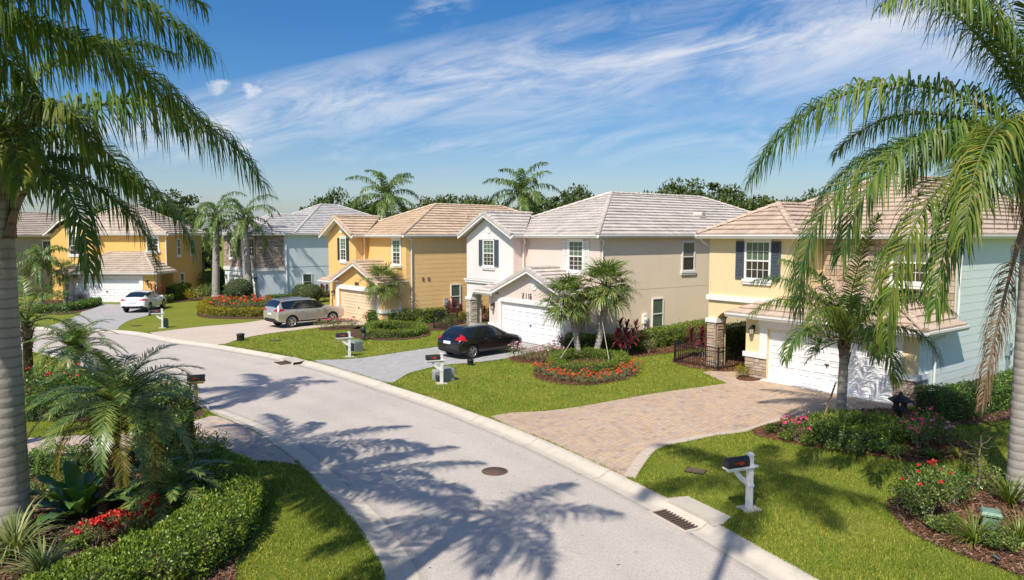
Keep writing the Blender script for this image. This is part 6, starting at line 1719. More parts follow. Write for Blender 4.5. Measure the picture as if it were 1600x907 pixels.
# --- young palm before the cream house
def young_palm():
    x, y = at(1313, 660); h = 2.35
    root = empty('palm_tree', (x, y, 0)); tag(root, 'young palm with a slim ringed trunk and prop before the white double garage', 'palm tree')
    palm_trunk('trunk', root, h, 0.15, 0.13, BARK_GREY, (0.05, 0), 0.09, 0.03)
    boots(root, (0.05, 0, h - 0.5), 0.12, 0.95, 14, BOOT, 0.10, 0.10)
    for i, (az, el, L, dr, m) in enumerate([(180, 60, 2.4, 105, 0), (200, 74, 2.6, 70, 0), (150, 70, 2.5, 90, 0), (225, 58, 2.3, 112, 1), (262, 50, 2.2, 125, 1), (300, 66, 2.5, 95, 0), (335, 62, 2.4, 104, 0), (5, 64, 2.4, 100, 0), (60, 60, 2.3, 105, 0), (105, 62, 2.3, 105, 0), (270, 82, 2.9, 40, 1), (330, 38, 2.2, 120, 0), (285, 30, 1.9, 128, 1), (205, 40, 2.1, 120, 0), (20, 80, 2.7, 60, 0)]):
        c = Cloud(); pinnate(c, (0.05, 0, h + 0.25), az, el, L * 1.45, dr, 84, 0.80, 0.034, 0.72, plum=0.32, rr=0.02); c.build('frond', [QUEEN_Y if (m or i % 3 == 0) else QUEEN, RACHIS], root)
    for i, (az, el) in enumerate([(165, 35), (190, 15), (215, 30), (170, -5), (340, 20), (320, 5), (355, 35)]):
        c = Cloud(); fan(c, (0.05, 0, h + 0.2), az, el, 0.85, 0.72, 28, 140, droop=0.55); c.build('fan_leaf', [SABAL, RACHIS], root)
young_palm()

# --- left planting in the foreground
x, y = at(158, 808); pygmy_palm('date palm with a leaning shaggy trunk in the left foreground bed', x, y, 2.3, (0.45, 0.1), 0.10, 1.9, 46, 8, nl=60, ll=0.34, lw=0.02)
x, y = at(268, 812); pygmy_palm('low stemless date palm behind the clipped foreground hedge', x, y, 0.6, (0, 0), 0.09, 1.25, 36, 5, nl=46, ll=0.27, lw=0.018)
x, y = at(122, 606); pygmy_palm('dark rounded date palm in the bed across the paver drive', x, y, 1.5, (0, 0), 0.1, 1.9, 44, 3, ll=0.36, lw=0.024)
x, y = at(46, 600); queen_palm('silvery young palm beside the near thick trunk', x, y, 2.5, 0.16, 2.5, 16, PYGMY, nl=40, ll=0.42, lw=0.035, hang=0.3, droop=80, spread=(75, -5), bark=BARK_BROWN)
x, y = at(125, 808); broad_plant('rosette of big dark paddle leaves in the left foreground bed', x, y, 18, 1.25, 0.34)
x, y = at(22, 872); strap_clump('grass_clump', 'arching striped strap grass at the foot of the near palm', x, y, 1.05, 170, BLADE_V, 0.032, (88, 35), 95)
x, y = at(70, 905); strap_clump('grass_clump', 'second striped strap grass at the bottom left corner', x, y, 0.85, 150, BLADE_V, 0.030, (88, 35), 95)
x, y = at(205, 842); strap_clump('fan_plant', 'small yellow green spiky plant behind the red flowers', x, y, 0.62, 46, BLADE_G, 0.035, (80, 15), 40)
for i, (px, py, s, lab) in enumerate(((150, 858, 0.30, 'left clump of red flowers beside the striped grass'), (190, 846, 0.34, 'middle clump of red flowers before the spiky plant'), (232, 832, 0.32, 'right clump of red flowers against the clipped hedge'))):
    x, y = at(px, py); shrub('flower_plant', lab, x, y, s * 1.1, 0.62, 0.05, 340, LEAF_MID, 'flowers', 'red flowers in the left foreground bed', F_RED, 16, 0.055)
hedge('hedge', 'low clipped glossy hedge curving round the left foreground bed', [at(60, 1010), at(155, 945), at(240, 912), at(310, 872), at(347, 832), at(354, 797), at(338, 768), at(298, 745)], 1.4, 0.72, 0.062, 950, HEDGE_L, wob=0.08)
hedge('hedge', 'dark leafy hedge block beside the paver drive behind the date palms', [at(228, 712), at(262, 714), at(300, 712)], 0.9, 1.15, 0.075, 600, HEDGE, wob=0.1)
hedge('hedge', 'dark hedge along the back of the left foreground bed', [at(48, 742), at(110, 738), at(205, 735)], 0.7, 0.6, 0.065, 600, HEDGE, wob=0.1)
hedge('hedge', 'leafy hedge with red blooms nearby along the far edge of the paver drive bed', [at(50, 655), at(140, 650), at(240, 646), at(300, 640)], 1.0, 0.75, 0.08, 420, HEDGE, wob=0.12)
x, y = at(297, 712); shrub('shrub', 'yellow edged shrub at the drive end of the dark hedge block', x, y, 0.42, 1.0, 0.07, 700, HEDGE_Y)
x, y = at(72, 640); shrub('hibiscus_shrub', 'dark hibiscus shrub with red blooms beside the near palm trunk', x, y, 1.1, 1.45, 0.085, 2600, HEDGE, 'shrub', 'hibiscus shrubs across the drive', F_RED, 7, 0.06)
x, y = at(128, 632); shrub('hibiscus_shrub', 'dark hibiscus shrub with red blooms under the rounded date palm', x, y, 1.0, 1.2, 0.085, 2200, HEDGE, 'shrub', 'hibiscus shrubs across the drive', F_RED, 5, 0.06)
x, y = at(205, 640); shrub('shrub', 'leafy shrub behind the leaning date palm', x, y, 1.2, 1.1, 0.085, 2400, LEAF_MID)
x, y = at(255, 625); shrub('shrub', 'leafy shrub with yellowing tips near the wooden mailbox', x, y, 0.8, 0.8, 0.08, 1500, LEAF_MID)
x, y = at(95, 760); shrub('shrub', 'small bright shrub by the near palm trunk', x, y, 0.35, 0.4, 0.06, 350, HEDGE_L)
x, y = at(97, 818); shrub('seedling', 'pale seedling on the mulch before the paddle leaf rosette', x, y, 0.18, 0.22, 0.05, 90, HEDGE_L, 'plant')

for i, (px, py, r, h, mt, lab) in enumerate(((150, 790, .5, .5, HEDGE_L, 'leafy ground cover behind the paddle leaf rosette'), (235, 775, .55, .6, LEAF_MID, 'leafy shrub between the two date palms'), (190, 765, .5, .65, HEDGE, 'dark shrub behind the leaning date palm trunk'), (75, 790, .45, .6, HEDGE, 'dark shrub behind the near palm trunk'), (300, 775, .5, .6, HEDGE_L, 'bright shrub inside the curve of the clipped hedge'), (120, 860, .3, .3, HEDGE_L, 'low bright ground cover beside the striped grass'), (262, 830, .4, .45, HEDGE_L, 'bright shrub between red flowers and clipped hedge'), (330, 722, .6, .7, HEDGE_L, 'bright shrub at the drive end of the clipped hedge'))):
    x, y = at(px, py); shrub('shrub', lab, x, y, r, h, .06, 900, mt)
# --- round flower bed with the twin palms
hedge('hedge', 'ring of low clipped hedge round the twin fan palms', [at(868, 580), at(895, 585), at(935, 586), at(970, 577), at(966, 566), at(930, 561), at(890, 563), at(868, 570)], 0.55, 0.5, 0.06, 520, HEDGE_L, closed=True)
RING = [(842, 583), (856, 590), (872, 596), (890, 598), (908, 600), (926, 600), (944, 598), (962, 595), (976, 590), (987, 584), (992, 577), (860, 583), (880, 591), (915, 594), (950, 592), (975, 584)]
for i, (px, py) in enumerate(RING):
    x, y = at(px, py); shrub('flower_plant', 'orange red flowering plant in the ring under the twin palms', x, y, 0.42, 0.42, 0.055, 220, LEAF_MID, 'flowers', 'orange red flowers round the twin palms', F_ORANGE, 8, 0.05)
# --- hedges between the houses
hedge('hedge', 'clipped hedge along the pale pink side wall of the white house', [at(884, 552), at(915, 553), at(960, 551), at(1005, 546), at(1055, 537), at(1112, 523)], 0.9, 0.95, 0.075, 420, HEDGE_L)
hedge('hedge', 'clipped hedge along the side of the gold house', [at(578, 508.5), at(612, 509), at(660, 505), at(710, 498), at(775, 487)], 0.9, 1.0, 0.085, 330, HEDGE_L)
hedge('hedge', 'dark clipped hedge along the aqua side wall', [at(1447, 653), at(1500, 648), at(1560, 634), at(1640, 608)], 1.1, 0.95, 0.065, 620, HEDGE)
hedge('hedge', 'clipped hedge seen through the porch arch of the cream house', [far_at(1120, 530, 33)[:2], far_at(1175, 525, 35)[:2]], 0.8, 1.5, 0.08, 350, HEDGE_L)
hedge('hedge', 'clipped hedge seen through the porch arch of the white house', [at(748, 486), at(800, 478)], 0.8, 1.1, 0.09, 300, HEDGE_L)
hedge('hedge', 'low clipped hedge under the fan palm of the gold house', [at(572, 525), at(600, 529), at(640, 527), at(660, 520), at(630, 514), at(590, 514)], 0.6, 0.5, 0.075, 380, HEDGE_L, closed=True)
hedge('hedge', 'golden clipped hedge curving round the flower island', [at(332, 476), at(318, 484), at(322, 491), at(345, 494.5), at(385, 495.5), at(428, 494)], 0.7, 0.62, 0.09, 330, HEDGE_Y)
hedge('hedge', 'low dark hedge along the pale blue wall', [at(418, 471), at(460, 468), at(520, 464)], 0.7, 0.55, 0.1, 220, HEDGE)
hedge('hedge', 'sunlit clipped hedge block beside the orange house', [at(266, 471), at(280, 467), at(292, 462)], 1.1, 1.3, 0.12, 200, HEDGE_L)
hedge('hedge', 'small clipped hedge at the corner beside the white car', [at(252, 475), at(264, 473)], 0.9, 0.7, 0.1, 220, HEDGE_L)
hedge('hedge', 'low clipped hedge along the grey drive of the orange house', [at(52, 490), at(95, 488), at(130, 482), at(150, 476)], 1.0, 0.6, 0.11, 220, HEDGE)
hedge('hedge', 'tall dark hedge between the orange and pale blue houses', [at(285, 460), at(312, 456), at(345, 452)], 1.4, 2.0, 0.14, 150, HEDGE)
# --- shrubs and flowers, middle distance
x, y = at(975, 557); cordyline('crimson ti plant against the hedge right of the twin palms', x, y, 2.0, 8)
x, y = at(1098, 560); cordyline('crimson ti plant inside the black fence by the stone column', x, y, 1.9, 8)
x, y = at(709, 500); cordyline('crimson ti plant at the left inside the fence of the gold house', x, y, 1.9, 6)
x, y = at(746, 503); cordyline('crimson ti plant beside the white house column', x, y, 1.6, 5)
x, y = at(507, 470); cordyline('bright crimson ti plant at the corner of the gold house', x, y, 1.6, 5)
x, y = at(246, 474); cordyline('dark ti plant at the corner of the orange house', x, y, 1.9, 5)
x, y = at(1015, 553); shrub('shrub', 'pale variegated shrub before the side hedge', x, y, 0.5, 0.8, 0.08, 420, LEAF_PALE)
x, y = at(1160, 590); shrub('shrub', 'small clipped golden shrub by the stone garage pier', x, y, 0.45, 0.62, 0.055, 700, HEDGE_Y)
x, y = at(726, 508); shrub('croton', 'yellow croton between two ti plants inside the fence', x, y, 0.6, 1.0, 0.11, 400, HEDGE_Y)
x, y = at(762, 498); shrub('shrub', 'yellow green shrub by the porch of the white house', x, y, 0.7, 0.9, 0.1, 500, HEDGE_Y)
x, y = at(703, 512); shrub('shrub', 'leafy shrub inside the corner of the gold house fence', x, y, 0.7, 0.8, 0.09, 500, LEAF_MID)
x, y = at(575, 507); shrub('croton', 'rusty leaved croton at the garage corner of the gold house', x, y, 0.45, 0.95, 0.09, 260, LEAF_RUST)
x, y = at(880, 549); shrub('croton', 'rusty leaved shrub at the garage corner of the white house', x, y, 0.45, 1.0, 0.08, 260, LEAF_RUST)
x, y = at(656, 517); shrub('shrub', 'small bright shrub at the end of the low hedge of the gold house', x, y, 0.4, 0.9, 0.09, 260, HEDGE_L)
for px, py, lab in ((808, 562, 'pink rose bush nearest the black car'), (826, 565, 'pink rose bush second from the black car'), (848, 566, 'pink rose bush in the middle of the row by the white garage'), (868, 564, 'pink rose bush at the hedge end of the row by the white garage'), (862, 557, 'pink rose bush behind the row by the white garage')):
    x, y = at(px, py); shrub('rose_bush', lab, x, y, 0.6, 0.75, 0.06, 360, LEAF_MID, 'rose bush', 'roses along the grey drive', F_PALE, 12, 0.05)
for px, py, lab in ((505, 514, 'low rose bush nearest the silver car'), (525, 514, 'low rose bush with a bright pink bloom by the tan drive'), (548, 513, 'low rose bush at the bed end by the tan drive')):
    x, y = at(px, py); shrub('rose_bush', lab, x, y, 0.75, 0.65, 0.08, 300, LEAF_MID, 'rose bush', 'roses along the tan drive of the gold house', F_PINK, 6, 0.07)
for i in range(11):
    px = 336 + i * 8.4; py = 484 + 3.0 * math.sin(i * 1.9) - (2 if i in (0, 10) else 0)
    x, y = at(px, py); shrub('flower_plant', 'red flowering plant inside the golden hedge island', x, y, 0.9, 0.98, 0.11, 260, LEAF_MID, 'flowers', 'red flowers in the golden hedge island', F_ORANGE, 10, 0.09)
x, y = at(374, 472); shrub('ball_shrub', 'dark round clipped shrub before the pale blue garage', x, y, 1.35, 2.1, 0.13, 1100, HEDGE, clip_=True, flowers=None)
x, y = at(487, 473); shrub('ball_shrub', 'round clipped shrub before the pale blue side wall', x, y, 1.05, 1.65, 0.11, 900, HEDGE_L, clip_=True)
x, y = at(472, 470); shrub('ball_shrub', 'dark clipped shrub left of the round one by the pale blue wall', x, y, 1.0, 1.5, 0.12, 800, HEDGE, clip_=True)
x, y = at(318, 470); shrub('shrub', 'olive green shrub left of the golden hedge island', x, y, 1.6, 1.5, 0.13, 700, LEAF_MID)
x, y = at(304, 470); shrub('shrub', 'yellowish shrub left of the golden hedge island', x, y, 1.1, 1.2, 0.13, 500, HEDGE_Y)
x, y = at(325, 460); shrub('shrub', 'rounded bright shrub under the tall palm pair', x, y, 1.3, 2.4, 0.14, 900, HEDGE_L)
x, y = at(80, 478); shrub('shrub', 'leafy shrub beside the small fan palm at the orange house', x, y, 1.5, 1.4, 0.13, 700, HEDGE_L)
x, y = at(125, 474); shrub('shrub', 'rusty shrub before the white garage of the orange house', x, y, 0.6, 0.9, 0.1, 250, LEAF_RUST)
for px, py, hh, r in ((312, 455, 7.5, 2.4), (296, 452, 5.5, 1.6)):
    x, y = at(px, py); make_tree('tree', 'dark dense tree filling the gap beside the orange house' if r > 2 else 'slim dark tree against the orange side wall', x, y, hh, r, 3 + int(r * 10), OAK, 'trees between the orange and blue houses', 34, 160, 0.28, 0.2)

# --- bed at the cream house
hedge('hedge', 'rounded clipped hedge at the foot of the young palm', [at(1285, 691), at(1310, 700), at(1345, 703), at(1385, 696), at(1392, 684), at(1350, 677), at(1305, 676), at(1284, 681)], 0.75, 0.62, 0.06, 560, HEDGE_L, closed=True)
shr = [(1243, 690, .48, .7, LEAF_MID, F_PINK, 18, 'magenta rose bush at the drive end of the bed'), (1205, 678, .22, .3, HEDGE_L, None, 0, 'small green plant at the tip of the bed'), (1228, 690, .24, .3, HEDGE_L, None, 0, 'small green plant before the magenta rose bush'), (1262, 697, .26, .32, HEDGE_L, None, 0, 'small green plant beside the wooden prop'),
       (1300, 706, .25, .32, LEAF_MID, None, 0, 'small fern before the rounded hedge'), (1335, 712, .34, .36, LEAF_MID, None, 0, 'wider fern before the middle of the rounded hedge'), (1435, 702, .48, .75, LEAF_MID, F_PINK, 14, 'magenta rose bush right of the black lantern'), (1470, 696, .5, .72, LEAF_MID, F_PALE, 12, 'pale pink rose bush at the right end of the bed'), (1452, 690, .45, .85, LEAF_MID, F_PINK, 8, 'dark rose bush behind the pale pink one'),
       (1400, 716, .3, .4, HEDGE_L, None, 0, 'green fern left of the golden ferns'), (1375, 668, .5, .6, LEAF_MID, F_PALE, 8, 'sparse pink flowering bush behind the rounded hedge')]
for px, py, r, hh, mt, fm, nf, lab in shr:
    x, y = at(px, py); shrub('rose_bush' if fm else 'fern', lab, x, y, r, hh, 0.055, int(900 * r / 0.45), mt, 'rose bush' if fm else 'fern', 'roses and ferns in the cream house bed', fm, nf, 0.045)
for px, py, lab in ((1455, 716, 'golden green fern left in the bed end'), (1500, 717, 'golden green fern at the very end of the bed')):
    x, y = at(px, py); strap_clump('fern', lab, x, y, 0.42, 60, HEDGE_Y if px > 1480 else BLADE_G, 0.05, (75, 20), 70, 'fern', 'golden ferns in the cream house bed')
# --- near right bed
x, y = at(1450, 812); shrub('rose_bush', 'big red flowering bush with woody stems at the right lawn edge', x, y, 0.72, 1.15, 0.062, 2600, LEAF_MID, 'rose bush', None, F_RED, 13, 0.04, stems=8, lobes=8)
x, y = at(1523, 850); strap_clump('grass_clump', 'arching yellow green grass tuft left of the green utility box', x, y, 0.72, 130, BLADE_G, 0.02, (88, 35), 85, 'grass')
x, y = at(1592, 850); strap_clump('grass_clump', 'arching grass tuft at the right frame edge', x, y, 0.75, 130, BLADE_G, 0.02, (88, 35), 85, 'grass')
x, y = at(1578, 790); strap_clump('grass_clump', 'upright strap grass behind the green utility box', x, y, 0.85, 80, BLADE_G, 0.028, (88, 45), 70, 'grass')
for px, py, r, h, mt, lab in ((1425, 800, .5, .75, HEDGE, 'dark shrub at the left tip of the near right bed'), (1490, 790, .6, .85, HEDGE, 'dark shrub behind the big red flowering bush'), (1560, 775, .55, .6, LEAF_MID, 'leafy shrub behind the green utility box'), (1475, 832, .35, .35, LEAF_MID, 'low leafy ground cover before the red flowering bush'), (1560, 862, .4, .4, LEAF_MID, 'low leafy ground cover beside the tiny spotlight'), (1425, 690, .5, .6, HEDGE, 'dark shrub at the foot of the black lantern'), (1370, 708, .35, .4, HEDGE, 'dark low shrub before the right end of the rounded hedge')):
    x, y = at(px, py); shrub('shrub', lab, x, y, r, h, .06, 1100, mt)
def sapling():
    x, y = at(1528, 768); root = empty('sapling', (x, y, 0.0)); tag(root, 'thin bare sapling with a few dark leaves on the right lawn', 'sapling')
    b = MB(); c = Cloud(); b.tube([(0, 0, 0), (0.02, 0, 0.45), (-0.02, 0.0, 0.8), (0.03, 0, 1.2)], [0.03, 0.024, 0.018, 0.006], 6)
    for i in range(12):
        z = rnd.uniform(0.55, 1.15); a = rnd.uniform(0, 2 * PI); l = rnd.uniform(0.25, 0.5)
        e = (l * math.cos(a), l * math.sin(a), z + rnd.uniform(0.05, 0.25)); b.tube([(0, 0, z), (e[0] * .5, e[1] * .5, z + 0.02), e], [0.010, 0.007, 0.004], 4)
        p, d = ball_pts(7, 0.11, 0.5); c.leaves(p + np.array(e), 0.12, 0.35, d, 0.3)
    b.build('trunk', TWIG, root); c.build('foliage', [m_leaf('bronze_leaf', [(0.03, 0.03, 0.015), (0.07, 0.05, 0.02), (0.05, 0.07, 0.02)])], root)
sapling()

# --- trees beyond the roofs
BG = [(185, 322, 95, 5.0), (262, 300, 92, 4.5), (240, 320, 98, 5), (130, 330, 100, 5), (40, 330, 100, 5), (515, 308, 104, 4.0), (645, 325, 98, 4.5), (560, 322, 100, 4.5), (690, 312, 95, 4.2), (752, 308, 92, 3.6), (720, 318, 100, 4), (850, 315, 86, 4.0), (905, 303, 84, 3.8), (945, 310, 88, 4), (1015, 296, 80, 3.6), (1055, 290, 82, 3.8), (1095, 294, 82, 4.2), (1135, 305, 84, 3.6), (1180, 305, 70, 3.6), (1235, 302, 68, 3.6), (1290, 305, 70, 3.5), (1350, 300, 72, 4), (1420, 300, 74, 4.5), (1500, 300, 76, 5)]
WH = ['round dark tree top', 'spreading dark tree top', 'ragged dark tree top', 'broad olive tree top']
protos = {}
for i, (px, py, dep, r) in enumerate(BG):
    if px > 480: py += rnd.uniform(-13, -3); r *= rnd.uniform(0.95, 1.2)
    fx, fy, fz = far_at(px, py, dep); k = i % 5
    near = 'behind the orange house' if px < 300 else 'behind the pale blue house' if px < 540 else 'behind the gold house roof' if px < 830 else 'behind the white house roof' if px < 1160 else 'behind the cream house roof'
    lab = 'tree %s %s' % (('crown',)[0], near)
    lab = '%s %s' % (WH[i % 4], near)
    if k not in protos or i < 5:
        protos[k] = make_tree('tree', lab, fx, fy, fz + 0.4, r, 40 + i, OAK if k != 3 else OAK_Y, n_cl=52, n_leaf=95, leaf=0.40); protos[k]['h0'] = fz + 0.4; protos[k]['r0'] = r
    else:
        p = protos[k]; o = copy_tree(p); o.location = (fx, fy, 0); s = (fz + 0.4) / p['h0']; q = r / p['r0']; o.scale = (q, q, s); o.rotation_euler = (0, 0, rnd.uniform(0, 6)); o['label'] = lab
fx, fy, fz = far_at(1248, 308, 60); make_tree('tree', 'bright green layered tree behind the cream house wing roof', fx, fy, fz + 0.5, 3.4, 77, OAK_Y, n_cl=36, n_leaf=130, leaf=0.32)
for p in protos.values():
    for key in ('h0', 'r0'): del p[key]
for o in bpy.data.objects:
    for key in ('h0', 'r0'):
        if key in o.keys(): del o[key]
# ------------------------------------------------------------------ cars
from mathutils.bvhtree import BVHTree
def m_paint(name, c, metal=0.0, rough=0.3, coat=1.0):
    t = NT(name)
    col = t.mix(t.math('MULTIPLY', t.noise(1.2, 4), 0.15), c, mul(c, 0.7))
    t.set(Base_Color=col, Metallic=metal, Roughness=rough, Coat_Weight=coat, Coat_Roughness=0.04)
    return t.m
def m_simple(name, c, rough=0.4, metal=0.0, coat=0.0):
    t = NT(name); t.set(Base_Color=t.mix(t.noise(6, 3), mul(c, 0.92), mul(c, 1.06)), Roughness=rough, Metallic=metal, Coat_Weight=coat); return t.m
CAR_GLASS = m_simple('tinted_car_glass', (0.012, 0.016, 0.018), 0.04, 0.0, 1.0)
TYRE = m_simple('tyre_rubber', (0.018, 0.018, 0.019), 0.85)
ALLOY = m_simple('alloy_rim', (0.52, 0.52, 0.53), 0.3, 0.9)
WELL = m_simple('black_trim_and_shade', (0.012, 0.012, 0.013), 0.7)
RED_LENS = m_simple('red_lamp_lens', (0.45, 0.01, 0.012), 0.12, 0.0, 1.0)
CLEAR_LENS = m_simple('clear_lamp_lens', (0.62, 0.62, 0.6), 0.1, 0.2, 1.0)
CHROME = m_simple('chrome', (0.7, 0.7, 0.7), 0.12, 1.0)
PLATE = m_simple('number_plate', (0.62, 0.66, 0.70), 0.5)
def build_car(name, label, loc, rz, st, R, wx, wy, paint, glass_x, tail, trim_z, rails=False, rim=ALLOY, spokes=10, doors=(), handles=(), mirror=(0.75, 0.98), plate=(0.78,), cladding=False, rear_glass=None, wind=None, head=None, mirror_mat=None, spoiler=None):
    root = empty(name, loc, rz); tag(root, label, 'car', 'cars parked on the drives')
    # body from cross sections
    nS = len(st); V = []; half = 9
    for x, zb, zbelt, zr, w, wb, wr in st:
        mid = zb + (zbelt - zb) * 0.52
        h = [(0, zb), (w * 0.80, zb), (w * 0.965, zb + 0.09), (w, mid), (w * 0.985, zbelt - 0.10 * (zbelt - zb)), (wb, zbelt), (wr + (wb - wr) * 0.10, zr - max(0.025, (zr - zbelt) * 0.13)), (wr * 0.80, zr - 0.008), (0, zr + 0.018)]
        sec = [(x, y, z) for y, z in h] + [(x, -y, z) for y, z in reversed(h[1:-1])]
        V += sec
    m_ = 2 * half - 2
    bm = bmesh.new(); vs_ = [bm.verts.new(v) for v in V]
    gl_side = (5, m_ - 6); xs = [s[0] for s in st]
    for i in range(nS - 1):
        for j in range(m_):
            f = bm.faces.new((vs_[i * m_ + j], vs_[i * m_ + (j + 1) % m_], vs_[(i + 1) * m_ + (j + 1) % m_], vs_[(i + 1) * m_ + j]))
            xm = (xs[i] + xs[i + 1]) / 2; mi = 0
            if j in gl_side and glass_x[0] < xm < glass_x[1]: mi = 1
            if j in (6, 7, 8, 9) and (rear_glass[0] < xm < rear_glass[1] or wind[0] < xm < wind[1]): mi = 1
            if j in (0, 1, m_ - 1, m_ - 2): mi = 2
            if cladding and j in (2, m_ - 3) and False: mi = 2
            f.material_index = mi; f.smooth = True
    for i, rev in ((0, False), (nS - 1, True)):
        ring = [vs_[i * m_ + j] for j in range(m_)]
        # end cap as strips across
        for j in range(half - 1):
            a, b = ring[j], ring[j + 1]; c = ring[(m_ - j - 1) % m_]; d = ring[(m_ - j) % m_]
            q = [v for k, v in enumerate((a, b, c, d)) if v not in (a, b, c, d)[:k]]
            if len(q) >= 3:
                try: f = bm.faces.new(q); f.smooth = True
                except ValueError: pass
    bmesh.ops.recalc_face_normals(bm, faces=bm.faces)
    cl = bm.edges.layers.float.get('crease_edge') or bm.edges.layers.float.new('crease_edge')
    for e in bm.edges:
        if len(e.link_faces) == 2 and e.link_faces[0].material_index != e.link_faces[1].material_index: e[cl] = 0.75
    me = bpy.data.meshes.new('body'); bm.to_mesh(me); bm.free()
    for mt in (paint, CAR_GLASS, WELL): me.materials.append(mt)
    tmp = bpy.data.objects.new('body', me); COL.objects.link(tmp)
    s = tmp.modifiers.new('s', 'SUBSURF'); s.levels = 2; s.render_levels = 2
    cb = MB()
    for wxx in wx: cb.tube([(wxx, -1.3, R), (wxx, -0.45, R)], R + 0.055, 28, smooth=True); cb.tube([(wxx, 0.45, R), (wxx, 1.3, R)], R + 0.055, 28, smooth=True)
    cut = cb.build('cutter', [paint, CAR_GLASS, WELL]); 
    for p in cut.data.polygons: p.material_index = 2
    b = tmp.modifiers.new('b', 'BOOLEAN'); b.operation = 'DIFFERENCE'; b.object = cut; b.solver = 'EXACT'
    dg = bpy.context.evaluated_depsgraph_get(); dg.update()
    ev = bpy.data.meshes.new_from_object(tmp.evaluated_get(dg))
    bpy.data.objects.remove(tmp); bpy.data.objects.remove(cut)
    bv = bmesh.new(); bv.from_mesh(ev); tree = BVHTree.FromBMesh(bv)
    # split by material into parts
    for mi, nm, mt in ((0, 'body', paint), (1, 'window_glass', CAR_GLASS), (2, 'underbody_trim', WELL)):
        b2 = bv.copy(); b2.faces.ensure_lookup_table()
        bmesh.ops.delete(b2, geom=[f for f in b2.faces if f.material_index != mi], context='FACES')
        if len(b2.faces):
            for f in b2.faces: f.material_index = 0
            m2 = bpy.data.meshes.new(nm); b2.to_mesh(m2); m2.materials.append(mt)
            o = bpy.data.objects.new(nm, m2); COL.objects.link(o); o.parent = root
        b2.free()
    bv.free()
    def patch(quad, axis, mt, nm, off=0.008, n=8, parent=root, mbs=None):
        """quad of (u,v) corners projected on to the body; axis 'r' from behind, 'f' from the front, 'l'/'s' from the left / right side, 't' from above"""
        mb = mbs or MB(); vv = []
        for a in range(n + 1):
            for c in range(n + 1):
                p = [(1 - a / n) * ((1 - c / n) * quad[0][k] + c / n * quad[1][k]) + a / n * ((1 - c / n) * quad[3][k] + c / n * quad[2][k]) for k in (0, 1)]
                if axis == 'r': o, d = Vector((-5, p[0], p[1])), Vector((1, 0, 0))
                elif axis == 'f': o, d = Vector((5, p[0], p[1])), Vector((-1, 0, 0))
                elif axis == 's': o, d = Vector((p[0], -5, p[1])), Vector((0, 1, 0))
                elif axis == 'l': o, d = Vector((p[0], 5, p[1])), Vector((0, -1, 0))
                else: o, d = Vector((p[0], p[1], 5)), Vector((0, 0, -1))
                h = tree.ray_cast(o, d)[0]
                vv.append((h if h is not None else o + d * 4.1) - d * off)
        mb.add(vv, [(a * (n + 1) + c, a * (n + 1) + c + 1, (a + 1) * (n + 1) + c + 1, (a + 1) * (n + 1) + c) for a in range(n) for c in range(n)], 0, True)
        if mbs is None: return mb.build(nm, mt, parent)
    # lamps
    for sg in (-1, 1):
        mb = MB()
        for q in tail['r']: patch([(sg * y, z) for y, z in q], 'r', None, '', 0.014, 6, mbs=mb)
        for q in tail['s']: patch(q, 's' if sg < 0 else 'l', None, '', 0.012, 6, mbs=mb)
        mb.build('tail_lamp', RED_LENS, root)
        mb = MB(); patch([(sg * y, z) for y, z in head['f']], 'f', None, '', 0.012, 6, mbs=mb); patch(head['s'], 's' if sg < 0 else 'l', None, '', 0.010, 6, mbs=mb); mb.build('headlamp', CLEAR_LENS, root)
        # mirror
        mb = MB(); x, z = mirror; y0 = wy + 0.0
        mb.add([(x + dx, sg * (wy - 0.02 + dy), z + dz) for dx, dy, dz in ((-.07, 0.05, -.02), (.05, 0.05, -.02), (.03, .21, -.01), (-.07, .23, 0.0), (-.07, 0.05, .10), (.03, 0.05, .10), (.01, .19, .11), (-.07, .22, .13))], [(0, 1, 2, 3), (4, 5, 6, 7), (0, 1, 5, 4), (1, 2, 6, 5), (2, 3, 7, 6), (3, 0, 4, 7)])
        mb.box(x - .03, x + .02, sg * (wy - 0.10), sg * (wy + 0.06), z + .02, z + .05); mb.build('wing_mirror', mirror_mat or paint, root)
        for x0, x1, z0, z1 in handles:
            patch([(x0, z0), (x1, z0), (x1, z1), (x0, z1)], 's' if sg < 0 else 'l', CHROME, 'door_handle', 0.03, 3)
        mb = MB()
        for x0, z0, x1, z1 in doors:
            dx, dz = x1 - x0, z1 - z0; L_ = math.hypot(dx, dz); nx, nz_ = -dz / L_ * 0.006, dx / L_ * 0.006
            patch([(x0 + nx, z0 + nz_), (x0 - nx, z0 - nz_), (x1 - nx, z1 - nz_), (x1 + nx, z1 + nz_)], 's' if sg < 0 else 'l', None, '', 0.003, 8, mbs=mb)
        if doors: mb.build('door_seams', WELL, root)
        if cladding: patch([(wx[0] + R + .06, st[7][1] + .02), (wx[1] - R - .06, st[7][1] + .02), (wx[1] - R - .06, st[7][1] + .15), (wx[0] + R + .06, st[7][1] + .15)], 's' if sg < 0 else 'l', WELL, 'sill_trim', 0.012, 8)
        # window dividers
    pz = plate[0]
    patch([(-0.26, pz - .065), (0.26, pz - .065), (0.26, pz + .065), (-0.26, pz + .065)], 'r', PLATE, 'number_plate', 0.02, 4)
    patch([(-0.62, trim_z[0]), (0.62, trim_z[0]), (0.64, trim_z[1]), (-0.64, trim_z[1])], 'r', WELL, 'bumper_trim', 0.010, 8)
    patch([(-0.09, pz + 0.16), (0.09, pz + 0.16), (0.09, pz + 0.20), (-0.09, pz + 0.20)], 'r', CHROME, 'badge', 0.012, 3)
